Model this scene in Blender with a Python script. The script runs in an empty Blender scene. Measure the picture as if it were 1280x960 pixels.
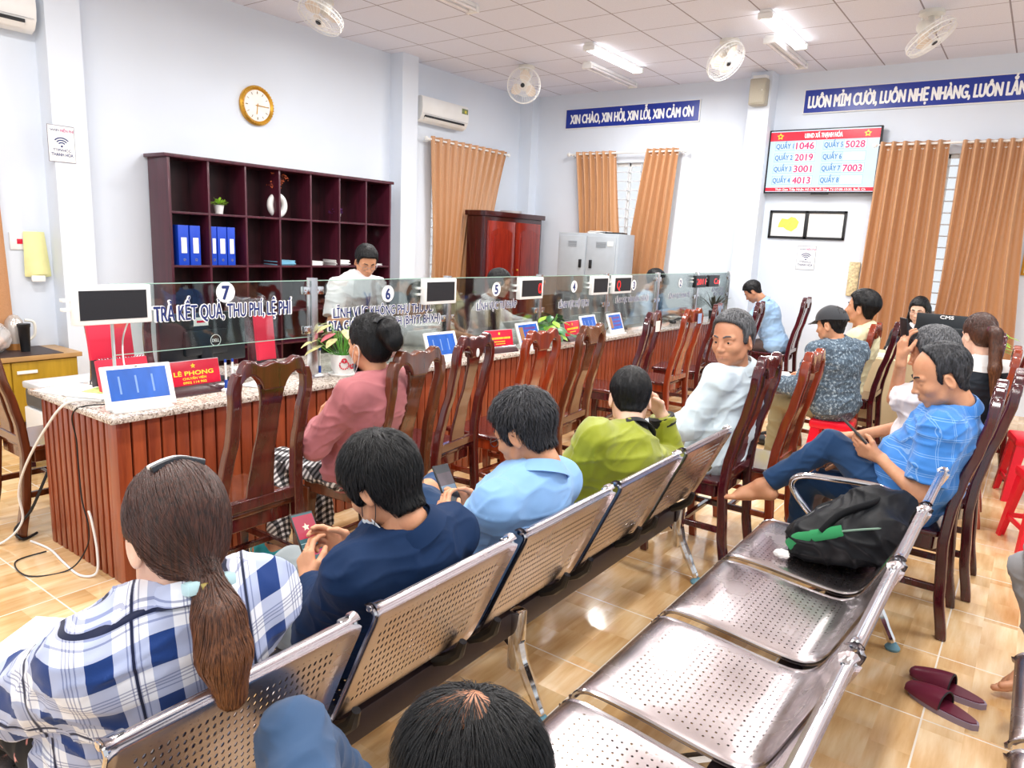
import bpy, bmesh, math, random
import numpy as np
from mathutils import Vector, Matrix
random.seed(7)
rng = np.random.default_rng(5)
SC = bpy.context.scene
COL = SC.collection
PI = math.pi

# ---------------------------------------------------------------- camera
cam = bpy.data.objects.new('camera', bpy.data.cameras.new('camera'))
COL.objects.link(cam)
F_ = Vector((-0.57228963, 0.79683305, -0.19375672))
R_ = Vector((0.80603123, 0.59008235, 0.04600514))
U_ = Vector((-0.15099084, 0.12984571, 0.97997034))
M = Matrix((( R_.x, U_.x, -F_.x), (R_.y, U_.y, -F_.y), (R_.z, U_.z, -F_.z))).to_4x4()
M.translation = Vector((0, 0, 1.6))
cam.matrix_world = M
cam.data.sensor_width = 36.0
cam.data.lens = 899.9/1280*36
cam.data.clip_start = 0.05
SC.camera = cam
SC.view_settings.view_transform = 'Standard'
SC.view_settings.look = 'None'
SC.view_settings.gamma = 1.0
SC.view_settings.use_curve_mapping = False
SC.view_settings.exposure = 0.0

# ---------------------------------------------------------------- world and lights
world = bpy.data.worlds.new('daylight'); SC.world = world
world.use_nodes = True
bg = world.node_tree.nodes['Background']
bg.inputs[0].default_value = (0.90, 0.95, 1.0, 1)
bg.inputs[1].default_value = 1.05

def area(name, loc, size, energy, rot=(0, 0, 0), color=(1, 1, 1)):
    l = bpy.data.lights.new(name, 'AREA'); l.shape = 'RECTANGLE'
    l.size, l.size_y = size; l.energy = energy; l.color = color
    o = bpy.data.objects.new(name, l); COL.objects.link(o)
    o.location = loc; o.rotation_euler = rot
    return o
# lit tubes in view (fixtures further down) plus unseen lamps added for brightness
for i, (x, y) in enumerate([(-4.3, 7.75), (-2.35, 7.55), (-4.65, 4.9), (-2.3, 4.4), (-0.2, 6.0), (-0.2, 2.2), (-2.3, 1.2), (-4.7, 1.6), (1.6, 4.0), (-0.3, -1.5), (-3.6, -1.5)]):
    area('tube_and_fill_light', (x, y, 3.60), (0.16, 1.2), 62, (0, 0, 0), (1.0, 0.985, 0.96))

ZC, XW, YW = 3.74, -6.7, 9.4

# ---------------------------------------------------------------- materials
def lin(c):
    if isinstance(c, str):
        c = tuple(int(c[i:i+2], 16)/255 for i in (0, 2, 4))
    return tuple((v/12.92 if v <= 0.04045 else ((v+0.055)/1.055)**2.4) for v in c[:3]) + (1,)

MATS = {}
class NT:
    def __init__(s, name):
        s.m = bpy.data.materials.new(name); s.m.use_nodes = True
        s.nt = s.m.node_tree; s.b = s.nt.nodes['Principled BSDF']
        s.out = s.nt.nodes['Material Output']
    def n(s, t, **kw):
        nd = s.nt.nodes.new(t)
        for k, v in kw.items(): setattr(nd, k, v)
        return nd
    def l(s, a, b): s.nt.links.new(a, b)
    def coord(s, scale=(1, 1, 1), rot=(0, 0, 0), kind='Object', loc=(0, 0, 0)):
        tc = s.n('ShaderNodeTexCoord'); mp = s.n('ShaderNodeMapping')
        s.l(tc.outputs[kind], mp.inputs[0])
        mp.inputs['Scale'].default_value = scale; mp.inputs['Rotation'].default_value = rot
        mp.inputs['Location'].default_value = loc
        return mp.outputs[0]
    def noise(s, vec, scale, detail=3, rough=0.5):
        nd = s.n('ShaderNodeTexNoise'); s.l(vec, nd.inputs['Vector'])
        nd.inputs['Scale'].default_value = scale; nd.inputs['Detail'].default_value = detail
        nd.inputs['Roughness'].default_value = rough
        return nd.outputs[0]
    def ramp(s, fac, stops, interp='LINEAR'):
        nd = s.n('ShaderNodeValToRGB'); s.l(fac, nd.inputs[0]); cr = nd.color_ramp
        cr.interpolation = interp
        while len(cr.elements) < len(stops): cr.elements.new(0.5)
        for e, (p, c) in zip(cr.elements, stops):
            e.position = p; e.color = c if len(c) == 4 else (*c, 1)
        return nd.outputs[0]
    def mix(s, fac, a, b, mode='MIX'):
        nd = s.n('ShaderNodeMix', data_type='RGBA', blend_type=mode)
        for i, v in ((0, fac), (6, a), (7, b)):
            if hasattr(v, 'is_linked') or hasattr(v, 'links'): s.l(v, nd.inputs[i])
            else: nd.inputs[i].default_value = v
        return nd.outputs[2]
    def math(s, op, a, b=None, c=None):
        nd = s.n('ShaderNodeMath', operation=op)
        for i, v in enumerate((a, b, c)):
            if v is None: continue
            if hasattr(v, 'links'): s.l(v, nd.inputs[i])
            else: nd.inputs[i].default_value = v
        return nd.outputs[0]
    def bump(s, h, dist=0.002, strength=0.5):
        nd = s.n('ShaderNodeBump'); nd.inputs['Distance'].default_value = dist
        nd.inputs['Strength'].default_value = strength
        s.l(h, nd.inputs['Height']); s.l(nd.outputs[0], s.b.inputs['Normal'])
    def setp(s, **kw):
        for k, v in kw.items():
            k = k.replace('_', ' ')
            if hasattr(v, 'links'): s.l(v, s.b.inputs[k])
            else: s.b.inputs[k].default_value = v

def mat(name, col, rough=0.5, metal=0.0, var=0.08, vscale=8, bump=0.0, bscale=60, **kw):
    """plain procedural material: a base colour with slight mottling and optional grain"""
    if name in MATS: return MATS[name]
    t = NT(name); c = lin(col); v = t.coord()
    n = t.noise(v, vscale, 3)
    lo = tuple(x*(1-var) for x in c[:3])+(1,); hi = tuple(min(1, x*(1+var)) for x in c[:3])+(1,)
    t.setp(Base_Color=t.ramp(n, [(0.3, lo), (0.7, hi)]), Roughness=rough, Metallic=metal)
    if bump: t.bump(t.noise(v, bscale, 4), bump, 0.6)
    for k, q in kw.items(): t.b.inputs[k.replace('_', ' ')].default_value = q
    MATS[name] = t.m
    return t.m

def emis(name, col, strength=1.0, var=0.0, base=None):
    if name in MATS: return MATS[name]
    t = NT(name); c = lin(col)
    t.setp(Base_Color=(c[0]*.3, c[1]*.3, c[2]*.3, 1), Roughness=0.25, Emission_Color=c, Emission_Strength=strength)
    if var:
        n = t.noise(t.coord((1, 3, 1)), 6, 2)
        t.setp(Emission_Color=t.ramp(n, [(0.3, tuple(x*(1-var) for x in c[:3])+(1,)), (0.7, c)]))
    MATS[name] = t.m
    return t.m

def wood(name, dark, light, rough=0.18, axis=2, coat=0.6, scale=1.0, red=None):
    if name in MATS: return MATS[name]
    t = NT(name)
    sc = [14*scale, 14*scale, 14*scale]; sc[axis] = 1.2*scale
    v = t.coord(tuple(sc))
    info = t.n('ShaderNodeObjectInfo')
    n1 = t.noise(v, 1.6, 5, 0.6)
    c = t.ramp(n1, [(0.3, lin(dark)), (0.7, lin(light))])
    t.setp(Base_Color=c, Roughness=rough, Coat_Weight=coat, Coat_Roughness=0.08)
    t.bump(n1, 0.0006, 0.3)
    MATS[name] = t.m
    return t.m

def floor_mat():
    t = NT('wood_look_tiles'); P = 0.5195
    v = t.coord((1, 1, 1), kind='Object')
    sep = t.n('ShaderNodeSeparateXYZ'); t.l(v, sep.inputs[0])
    # tile index and local coordinate
    ux = t.math('DIVIDE', t.math('ADD', sep.outputs[0], 0.112), P)
    uy = t.math('DIVIDE', t.math('SUBTRACT', sep.outputs[1], 0.155), P)
    fx = t.math('FRACT', ux); fy = t.math('FRACT', uy)
    # planks inside the tile: four wide (along X), length along Y
    px = t.math('FLOOR', t.math('MULTIPLY', ux, 4.0))
    w1 = t.n('ShaderNodeTexWhiteNoise', noise_dimensions='1D'); t.l(px, w1.inputs[1])
    py = t.math('FLOOR', t.math('ADD', t.math('MULTIPLY', uy, 2.1), t.math('MULTIPLY', w1.outputs[0], 3.0)))
    cmb = t.n('ShaderNodeCombineXYZ'); t.l(px, cmb.inputs[0]); t.l(py, cmb.inputs[1])
    w2 = t.n('ShaderNodeTexWhiteNoise', noise_dimensions='3D'); t.l(cmb.outputs[0], w2.inputs[0])
    # grain, shifted per plank
    off = t.n('ShaderNodeVectorMath', operation='MULTIPLY_ADD')
    t.l(w2.outputs[1], off.inputs[0]); off.inputs[1].default_value = (9, 9, 9); t.l(v, off.inputs[2])
    mp = t.n('ShaderNodeMapping'); t.l(off.outputs[0], mp.inputs[0]); mp.inputs['Scale'].default_value = (20, 2.2, 1)
    g = t.noise(mp.outputs[0], 1.5, 5, 0.62)
    wv = t.n('ShaderNodeTexWave', wave_type='RINGS'); t.l(mp.outputs[0], wv.inputs['Vector'])
    wv.inputs['Scale'].default_value = 0.35; wv.inputs['Distortion'].default_value = 5; wv.inputs['Detail'].default_value = 2
    gg = t.math('ADD', t.math('MULTIPLY', g, 0.7), t.math('MULTIPLY', wv.outputs[1], 0.25))
    grain = t.ramp(gg, [(0.25, lin('CFA570')), (0.5, lin('E2BF90')), (0.8, lin('F2DDB8'))])
    tone = t.ramp(w2.outputs[0], [(0.0, (0.84, 0.79, 0.70, 1)), (0.5, (0.97, 0.95, 0.92, 1)), (1.0, (1.12, 1.12, 1.15, 1))])
    c = t.mix(1.0, grain, tone, 'MULTIPLY')
    def edge(f, w): return t.math('LESS_THAN', t.math('MINIMUM', f, t.math('SUBTRACT', 1.0, f)), w)
    seam = t.math('MAXIMUM', edge(fx, 0.006), edge(fy, 0.006))
    c = t.mix(seam, c, lin('EFE6D8'))
    t.setp(Base_Color=c, Roughness=t.math('ADD', t.math('MULTIPLY', g, 0.10), 0.06), Specular_IOR_Level=0.6)
    return t.m

def ceiling_mat():
    t = NT('ceiling_tiles'); P = 0.6155
    v = t.coord(kind='Object'); sep = t.n('ShaderNodeSeparateXYZ'); t.l(v, sep.inputs[0])
    fx = t.math('FRACT', t.math('DIVIDE', t.math('ADD', sep.outputs[0], 0.565), P))
    fy = t.math('FRACT', t.math('DIVIDE', t.math('SUBTRACT', sep.outputs[1], 6.388), P))
    def edge(f, w): return t.math('LESS_THAN', t.math('MINIMUM', f, t.math('SUBTRACT', 1.0, f)), w)
    seam = t.math('MAXIMUM', edge(fx, 0.011), edge(fy, 0.008))
    n = t.noise(v, 220, 2)
    base = t.ramp(n, [(0.35, lin('E0E2EE')), (0.65, lin('ECEEFA'))])
    t.setp(Base_Color=t.mix(seam, base, lin('9C949C')), Roughness=0.9)
    t.bump(seam, -0.004, 0.6)
    return t.m

def granite_mat():
    t = NT('speckled_granite'); v = t.coord()
    vo = t.n('ShaderNodeTexVoronoi'); t.l(v, vo.inputs['Vector']); vo.inputs['Scale'].default_value = 130
    c1 = t.ramp(vo.outputs['Color'], [(0.15, lin('6E5B50')), (0.4, lin('BCAEA2')), (0.7, lin('D9CFC4')), (1, lin('EFE9E2'))])
    t.setp(Base_Color=c1, Roughness=0.12)
    return t.m

def perforated(name, col, rough, px, py, rad, slot=False):
    """polished sheet steel with rows of punched holes (UV in metres)"""
    t = NT(name); tc = t.n('ShaderNodeUVMap'); sep = t.n('ShaderNodeSeparateXYZ'); t.l(tc.outputs[0], sep.inputs[0])
    u, v = sep.outputs[0], sep.outputs[1]
    def inside(u0, u1, x):
        return t.math('MULTIPLY', t.math('GREATER_THAN', x, u0), t.math('LESS_THAN', x, u1))
    bk = t.math('LESS_THAN', v, 0.41)
    px = t.math('SUBTRACT', 0.024, t.math('MULTIPLY', bk, 0.010)); py = t.math('ADD', 0.020, t.math('MULTIPLY', bk, 0.008))
    row = t.math('FLOOR', t.math('DIVIDE', v, py))
    sh = t.math('MULTIPLY', t.math('MODULO', row, 2.0), 0.5)
    fu = t.math('SUBTRACT', t.math('FRACT', t.math('ADD', t.math('DIVIDE', u, px), sh)), 0.5)
    fv = t.math('SUBTRACT', t.math('FRACT', t.math('DIVIDE', v, py)), 0.5)
    du = t.math('MULTIPLY', fu, px); dv = t.math('MULTIPLY', fv, py)
    dv = t.math('MULTIPLY', dv, t.math('SUBTRACT', 1.0, t.math('MULTIPLY', bk, 0.55)))
    d = t.math('SQRT', t.math('ADD', t.math('POWER', du, 2.0), t.math('POWER', dv, 2.0)))
    hole = t.math('LESS_THAN', d, rad)
    reg = t.math('MULTIPLY', inside(0.045, 0.47, u), t.math('MAXIMUM', inside(0.075, 0.36, v), inside(0.46, 0.86, v)))
    hole = t.math('MULTIPLY', hole, reg)
    n = t.noise(t.coord((1, 1, 1)), 7, 3)
    c = lin(col)
    t.setp(Base_Color=t.ramp(n, [(0.3, tuple(x*.9 for x in c[:3])+(1,)), (0.7, c)]), Metallic=1.0,
           Roughness=t.math('ADD', t.math('MULTIPLY', n, 0.12), rough-0.06))
    t.setp(Alpha=t.math('SUBTRACT', 1.0, hole))
    return t.m

def glass_mat(name='clear_glass', tint='F1F8F6', refl=0.05):
    t = NT(name)
    tr = t.n('ShaderNodeBsdfTransparent'); tr.inputs[0].default_value = lin(tint)
    gl = t.n('ShaderNodeBsdfGlossy'); gl.inputs['Roughness'].default_value = 0.02
    fr = t.n('ShaderNodeFresnel'); fr.inputs[0].default_value = 1.5
    n = t.noise(t.coord(), 3, 2)
    f = t.math('ADD', t.math('MULTIPLY', fr.outputs[0], 0.7), t.math('MULTIPLY', n, refl))
    mx = t.n('ShaderNodeMixShader'); t.l(f, mx.inputs[0]); t.l(tr.outputs[0], mx.inputs[1]); t.l(gl.outputs[0], mx.inputs[2])
    t.l(mx.outputs[0], t.out.inputs[0])
    return t.m

def satin_mat():
    t = NT('gold_satin'); v = t.coord((1, 1, 1))
    n = t.noise(t.coord((60, 60, 60)), 2.0, 3)
    t.setp(Base_Color=t.ramp(n, [(0.3, lin('BD8A5E')), (0.7, lin('C89468'))]), Roughness=0.33, Sheen_Weight=0.3, Specular_IOR_Level=0.6)
    t.bump(n, 0.0008, 0.2)
    return t.m

def skin_mat(name, col, col2=None):
    if name in MATS: return MATS[name]
    t = NT(name); v = t.coord()
    c = lin(col); c2 = lin(col2) if col2 else tuple(x*y for x, y in zip(c[:3], (0.86, 0.74, 0.70)))+(1,)
    n = t.noise(v, 14, 4, 0.6)
    t.setp(Base_Color=t.ramp(n, [(0.25, c2), (0.65, c)]), Roughness=0.48, Specular_IOR_Level=0.45,
           Subsurface_Weight=0.08, Subsurface_Radius=(0.012, 0.005, 0.003), Subsurface_Scale=0.5)
    t.bump(t.noise(v, 260, 3), 0.0008, 0.4)
    MATS[name] = t.m
    return t.m

def hair_mat(name, dark, light, rough=0.35, stretch=(160, 160, 8)):
    if name in MATS: return MATS[name]
    t = NT(name); v = t.coord(stretch)
    n = t.noise(v, 1.0, 4, 0.7)
    t.setp(Base_Color=t.ramp(n, [(0.38, lin(dark)), (0.66, lin(light))]), Roughness=rough, Specular_IOR_Level=0.35)
    t.bump(n, 0.003, 0.8)
    MATS[name] = t.m
    return t.m

def cloth(name, col, var=0.10, rough=0.8, weave=900, sheen=0.15, vscale=5, bump=0.0006):
    if name in MATS: return MATS[name]
    t = NT(name); v = t.coord(); c = lin(col)
    n = t.noise(v, vscale, 4)
    lo = tuple(x*(1-var) for x in c[:3])+(1,); hi = tuple(min(1, x*(1+var)) for x in c[:3])+(1,)
    t.setp(Base_Color=t.ramp(n, [(0.3, lo), (0.7, hi)]), Roughness=rough, Sheen_Weight=sheen, Specular_IOR_Level=0.25)
    t.bump(t.noise(v, weave, 2), bump, 0.5)
    MATS[name] = t.m
    return t.m

def stripes(t, x, period, a, b):
    f = t.math('FRACT', t.math('DIVIDE', x, period))
    return t.math('MULTIPLY', t.math('GREATER_THAN', f, a), t.math('LESS_THAN', f, b))

def plaid_mat(name, base, broad, line, period=0.13, rot=(0, 0, 0)):
    t = NT(name); v = t.coord(rot=rot); sep = t.n('ShaderNodeSeparateXYZ'); t.l(v, sep.inputs[0])
    y = t.math('ADD', sep.outputs[1], t.math('MULTIPLY', sep.outputs[0], 0.6)); z = sep.outputs[2]
    sy = stripes(t, y, period, 0.05, 0.48); sz = stripes(t, z, period, 0.05, 0.48)
    c = t.mix(t.math('MULTIPLY', sy, 0.55), lin(base), lin(broad))
    c = t.mix(t.math('MULTIPLY', sz, 0.62), c, lin(broad))
    both = t.math('MULTIPLY', sy, sz)
    c = t.mix(both, c, lin('1B3A78'))
    for off, w in ((0.70, 0.012), (0.76, 0.012), (0.82, 0.012), (0.62, 0.012)):
        c = t.mix(t.math('MULTIPLY', stripes(t, y, period, off, off+w*2), 0.55), c, lin(line))
        c = t.mix(t.math('MULTIPLY', stripes(t, z, period, off, off+w*2), 0.55), c, lin(line))
    c = t.mix(stripes(t, y, period*2, 0.36, 0.385), c, lin('141C3A'))
    c = t.mix(stripes(t, z, period*2, 0.36, 0.385), c, lin('141C3A'))
    t.setp(Base_Color=c, Roughness=0.85, Sheen_Weight=0.2, Specular_IOR_Level=0.2)
    t.bump(t.noise(v, 700, 2), 0.0006, 0.5)
    return t.m

def check_mat(name, a, b, period):
    t = NT(name); v = t.coord(); sep = t.n('ShaderNodeSeparateXYZ'); t.l(v, sep.inputs[0])
    s1 = stripes(t, t.math('ADD', sep.outputs[1], 0.0), period, 0, 0.5)
    s2 = stripes(t, t.math('ADD', sep.outputs[0], t.math('MULTIPLY', sep.outputs[2], 0.9)), period, 0, 0.5)
    m = t.math('MULTIPLY', t.math('ADD', s1, s2), 0.5)
    t.setp(Base_Color=t.ramp(m, [(0.0, lin(a)), (0.5, lin('6E6A6C')), (1.0, lin(b))], 'CONSTANT') , Roughness=0.85)
    return t.m

def window_check_mat(name, base, line, period):
    t = NT(name); v = t.coord(); sep = t.n('ShaderNodeSeparateXYZ'); t.l(v, sep.inputs[0])
    a = t.math('ADD', sep.outputs[0], sep.outputs[1])
    m = t.math('MAXIMUM', stripes(t, a, period, 0, 0.035), stripes(t, sep.outputs[2], period, 0, 0.035))
    m2 = t.math('MAXIMUM', stripes(t, a, period, 0.12, 0.15), stripes(t, sep.outputs[2], period, 0.12, 0.15))
    n = t.noise(v, 6, 3); c = lin(base)
    bc = t.ramp(n, [(0.3, tuple(x*.92 for x in c[:3])+(1,)), (0.7, c)])
    t.setp(Base_Color=t.mix(t.math('MULTIPLY', t.math('MAXIMUM', m, m2), 0.7), bc, lin(line)), Roughness=0.8, Sheen_Weight=0.15)
    return t.m

# ---------------------------------------------------------------- mesh building helpers
class MB:
    """collects shapes and links them as one mesh object"""
    def __init__(s): s.v = []; s.f = []; s.mi = []; s.uv = None
    def add(s, verts, faces, mi=0):
        o = len(s.v); s.v += [tuple(p) for p in verts]
        s.f += [tuple(i+o for i in f) for f in faces]; s.mi += [mi]*len(faces)
        return s
    def box(s, c, d, rz=0, bev=0.0, mi=0, rot=None):
        x, y, z = d[0]/2, d[1]/2, d[2]/2
        bm = bmesh.new(); bmesh.ops.create_cube(bm, size=1)
        bmesh.ops.scale(bm, vec=(d[0], d[1], d[2]), verts=bm.verts)
        if bev: bmesh.ops.bevel(bm, geom=bm.edges[:]+bm.verts[:], offset=min(bev, min(d)*0.45), segments=2, profile=0.6, affect='EDGES')
        m = Matrix.Translation(c) @ (rot if rot is not None else Matrix.Rotation(rz, 4, 'Z'))
        bmesh.ops.transform(bm, matrix=m, verts=bm.verts)
        bm.verts.index_update()
        s.add([v.co[:] for v in bm.verts], [[v.index for v in f.verts] for f in bm.faces], mi)
        bm.free(); return s
    def b2(s, lo, hi, bev=0.0, mi=0):
        return s.box([(a+b)/2 for a, b in zip(lo, hi)], [abs(b-a) for a, b in zip(lo, hi)], bev=bev, mi=mi)
    def tube(s, pts, r, n=8, closed=False, mi=0, flat=1.0, cap=True):
        pts = [Vector(p) for p in pts]; N = len(pts)
        rs = r if isinstance(r, (list, tuple)) else [r]*N
        ring = []; prev = None
        for i, p in enumerate(pts):
            if closed: d = pts[(i+1) % N]-pts[i-1]
            else: d = pts[min(i+1, N-1)]-pts[max(i-1, 0)]
            if d.length < 1e-9: d = Vector((0, 0, 1))
            d.normalize()
            a = prev if prev is not None else (Vector((0, 0, 1)) if abs(d.z) < 0.9 else Vector((1, 0, 0)))
            u = (a-d*a.dot(d))
            if u.length < 1e-6: u = Vector((1, 0, 0)).cross(d)
            u.normalize(); w = d.cross(u); prev = u
            ring.append([p+(u*math.cos(2*PI*k/n)+w*math.sin(2*PI*k/n)*flat)*rs[i] for k in range(n)])
        V = [q for g in ring for q in g]; Fc = []
        for i in range(N if closed else N-1):
            j = (i+1) % N
            for k in range(n):
                Fc.append((i*n+k, i*n+(k+1) % n, j*n+(k+1) % n, j*n+k))
        if not closed and cap:
            Fc.append(tuple(range(n))[::-1]); Fc.append(tuple((N-1)*n+k for k in range(n)))
        return s.add(V, Fc, mi)
    def lathe(s, prof, c=(0, 0, 0), n=24, mi=0, axis=None):
        V = []; Fc = []; m = axis if axis is not None else Matrix.Identity(3)
        c = Vector(c)
        for r, z in prof:
            for k in range(n):
                V.append(c+m @ Vector((r*math.cos(2*PI*k/n), r*math.sin(2*PI*k/n), z)))
        for i in range(len(prof)-1):
            for k in range(n):
                Fc.append((i*n+k, i*n+(k+1) % n, (i+1)*n+(k+1) % n, (i+1)*n+k))
        if prof[0][0] > 1e-5: Fc.append(tuple(range(n))[::-1])
        if prof[-1][0] > 1e-5: Fc.append(tuple((len(prof)-1)*n+k for k in range(n)))
        return s.add(V, Fc, mi)
    def prism(s, poly, fn0, fn1, mi=0):
        """poly: 2D points, fn0/fn1 map (a,b) to 3D for both faces"""
        n = len(poly)
        V = [fn0(*p) for p in poly]+[fn1(*p) for p in poly]
        Fc = [tuple(range(n))[::-1], tuple(range(n, 2*n))]
        for k in range(n): Fc.append((k, (k+1) % n, n+(k+1) % n, n+k))
        return s.add(V, Fc, mi)
    def grid(s, fn, nu, nv, mi=0, thick=None):
        P = [[Vector(fn(i/nu, j/nv)) for j in range(nv+1)] for i in range(nu+1)]
        V = [p for row in P for p in row]; w = nv+1
        Fc = [(i*w+j, (i+1)*w+j, (i+1)*w+j+1, i*w+j+1) for i in range(nu) for j in range(nv)]
        if thick is None: return s.add(V, Fc, mi)
        N = []
        for i in range(nu+1):
            for j in range(nv+1):
                du = P[min(i+1, nu)][j]-P[max(i-1, 0)][j]; dv = P[i][min(j+1, nv)]-P[i][max(j-1, 0)]
                nn = du.cross(dv)
                if nn.length > 1e-12: nn.normalize()
                N.append(nn)
        o = len(V); V2 = [v-nn*thick for v, nn in zip(V, N)]
        Fc2 = [tuple(q+o for q in f[::-1]) for f in Fc]
        rim = [i*w for i in range(nu+1)]+[nu*w+j for j in range(1, w)]+[i*w+nv for i in range(nu-1, -1, -1)]+[j for j in range(nv-1, 0, -1)]
        R = [(rim[k], rim[(k+1) % len(rim)], rim[(k+1) % len(rim)]+o, rim[k]+o) for k in range(len(rim))]
        R = [f[::-1] for f in R]
        return s.add(V+V2, Fc+Fc2+R, mi)
    def sphere(s, c, r, n=12, mi=0, m=None):
        r = r if isinstance(r, (tuple, list)) else (r, r, r); c = Vector(c)
        V = []; Fc = []; h = n
        for i in range(h+1):
            a = PI*i/h
            for k in range(n):
                p = Vector((math.sin(a)*math.cos(2*PI*k/n)*r[0], math.sin(a)*math.sin(2*PI*k/n)*r[1], math.cos(a)*r[2]))
                V.append(c+(m @ p if m is not None else p))
        for i in range(h):
            for k in range(n):
                Fc.append((i*n+k, (i+1)*n+k, (i+1)*n+(k+1) % n, i*n+(k+1) % n))
        return s.add(V, Fc, mi)
    def xf(s, m):
        s.v = [tuple(m @ Vector(p)) for p in s.v]; return s
    def build(s, name, mats, parent=None, smooth=True, loc=(0, 0, 0), angle=40):
        me = bpy.data.meshes.new(name); me.from_pydata(s.v, [], s.f)
        if not isinstance(mats, (list, tuple)): mats = [mats]
        for m in mats: me.materials.append(m)
        if len(mats) > 1: me.polygons.foreach_set('material_index', s.mi)
        bm = bmesh.new(); bm.from_mesh(me); bmesh.ops.remove_doubles(bm, verts=bm.verts, dist=1e-6)
        bmesh.ops.recalc_face_normals(bm, faces=bm.faces); bm.to_mesh(me); bm.free()
        if smooth:
            me.polygons.foreach_set('use_smooth', [True]*len(me.polygons))
            try: me.set_sharp_from_angle(angle=math.radians(angle))
            except Exception: pass
        me.update()
        o = bpy.data.objects.new(name, me); COL.objects.link(o); o.location = loc
        if parent: o.parent = parent
        return o

def thing(name, label, cat, loc=(0, 0, 0), rz=0, group=None, scale=1.0):
    o = bpy.data.objects.new(name, None); COL.objects.link(o)
    o.empty_display_size = 0.1
    o.location = loc; o.rotation_euler = (0, 0, rz); o.scale = (scale,)*3
    if label: o['label'] = label; o['category'] = cat
    if group: o['group'] = group
    return o
def tag(o, label, cat, group=None, kind=None):
    if label: o['label'] = label
    if cat: o['category'] = cat
    if group: o['group'] = group
    if kind: o['kind'] = kind
    return o
def struct(o): o['kind'] = 'structure'; return o
def dup(root, loc, rz=None, label=None, group=None, scale=None):
    def cp(o, par):
        c = o.copy(); COL.objects.link(c)
        if par is not None: c.parent = par
        for ch in kids.get(o.name, []): cp(ch, c)
        return c
    kids = {}
    stack = [root]
    while stack:
        q = stack.pop()
        kids[q.name] = list(q.children); stack += list(q.children)
    r = cp(root, None)
    r.location = loc
    if rz is not None: r.rotation_euler = (0, 0, rz)
    if scale is not None: r.scale = (scale,)*3
    if label: r['label'] = label
    if group: r['group'] = group
    return r

BASES = {'+X': (Vector((0, 1, 0)), Vector((0, 0, 1)), Vector((1, 0, 0))),
         '-Y': (Vector((1, 0, 0)), Vector((0, 0, 1)), Vector((0, -1, 0)))}
HORN = dict(zip('ƠỜỚỞỠỢơờớởỡợƯỪỨỬỮỰưừứửữự', 'OÒÓỎÕỌoòóỏõọUÙÚỦŨỤuùúủũụ'))
def glyphs(s, spacing):
    cu = bpy.data.curves.new('line', 'FONT'); cu.body = s; cu.align_x = 'LEFT'; cu.size = 1.0; cu.resolution_u = 3; cu.space_character = spacing
    o = bpy.data.objects.new('line', cu); COL.objects.link(o); bpy.context.view_layer.update()
    me = bpy.data.meshes.new_from_object(o.evaluated_get(bpy.context.evaluated_depsgraph_get()))
    bpy.data.objects.remove(o); co = np.zeros(len(me.vertices)*3, dtype=np.float32); me.vertices.foreach_get('co', co)
    P = [list(p.vertices) for p in me.polygons]; bpy.data.meshes.remove(me)
    return co.reshape(-1, 3).astype(float), P
def text(s, name, pos, h, width=None, basis='+X', m=None, parent=None, bold=0.0, depth=0.0005, align='CENTER', spacing=1.0):
    """writing as a thin mesh; h = letter height, width = width of the whole line"""
    plain = ''.join(HORN.get(c, c) for c in s); co, polys = glyphs(plain, spacing)
    for i, c in enumerate(s):      # the hooks of the horned vowels
        if c in HORN:
            x = glyphs(plain[:i+1], spacing)[0][:, 0].max(); top = 0.50 if c.islower() else 0.68; k = len(co)
            co = np.concatenate([co, [(x-0.07, top-0.06, 0), (x+0.00, top-0.10, 0), (x+0.075, top+0.02, 0), (x+0.075, top+0.10, 0), (x+0.00, top+0.10, 0), (x+0.0, top, 0)]])
            polys.append([k, k+1, k+2, k+3, k+4, k+5])
    sc = h/0.72; x0, x1 = co[:, 0].min(), co[:, 0].max(); sx = (width/(x1-x0)) if width else sc
    b = BASES[basis] if isinstance(basis, str) else basis
    r, u, n = [np.array(q) for q in b]
    P = np.array(pos)[None, :] + (co[:, :1]-(x0+x1)/2)*sx*r + (co[:, 1:2]-0.36)*sc*u + depth*n
    V = []; Fc = []; ks = (8 if bold > 0.035 else 4) if bold else 1; nv = len(co)
    for k in range(ks):     # bold strokes are slightly shifted copies
        a_ = 2*PI*k/ks
        V.append(P+r*(math.cos(a_)*bold*h*1.1)+u*(math.sin(a_)*bold*h*0.9)+n*(k*2e-6)); Fc += [[i+k*nv for i in f] for f in polys]
    me = bpy.data.meshes.new(name); me.from_pydata(np.concatenate(V).tolist(), [], Fc); me.update()
    me.materials.append(m)
    ob = bpy.data.objects.new(name, me); COL.objects.link(ob)
    if parent: ob.parent = parent
    return ob
def catmull(pts, n=6):
    pts = [Vector(p) for p in pts]; out = []
    for i in range(len(pts)-1):
        p0 = pts[max(i-1, 0)]; p1 = pts[i]; p2 = pts[i+1]; p3 = pts[min(i+2, len(pts)-1)]
        for k in range(n):
            t = k/n
            out.append(0.5*((2*p1)+(p2-p0)*t+(2*p0-5*p1+4*p2-p3)*t*t+(3*p1-p0-3*p2+p3)*t**3))
    out.append(pts[-1]); return out

def W(mb, name, mats, parent, **kw):
    """build from world coordinates under a parent"""
    return mb.xf(parent.matrix_basis.inverted()).build(name, mats, parent, **kw)
def WT(*a, parent=None, **kw):
    o = text(*a, **kw)
    if parent is not None:
        o.data.transform(parent.matrix_basis.inverted()); o.parent = parent
    return o

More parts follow.
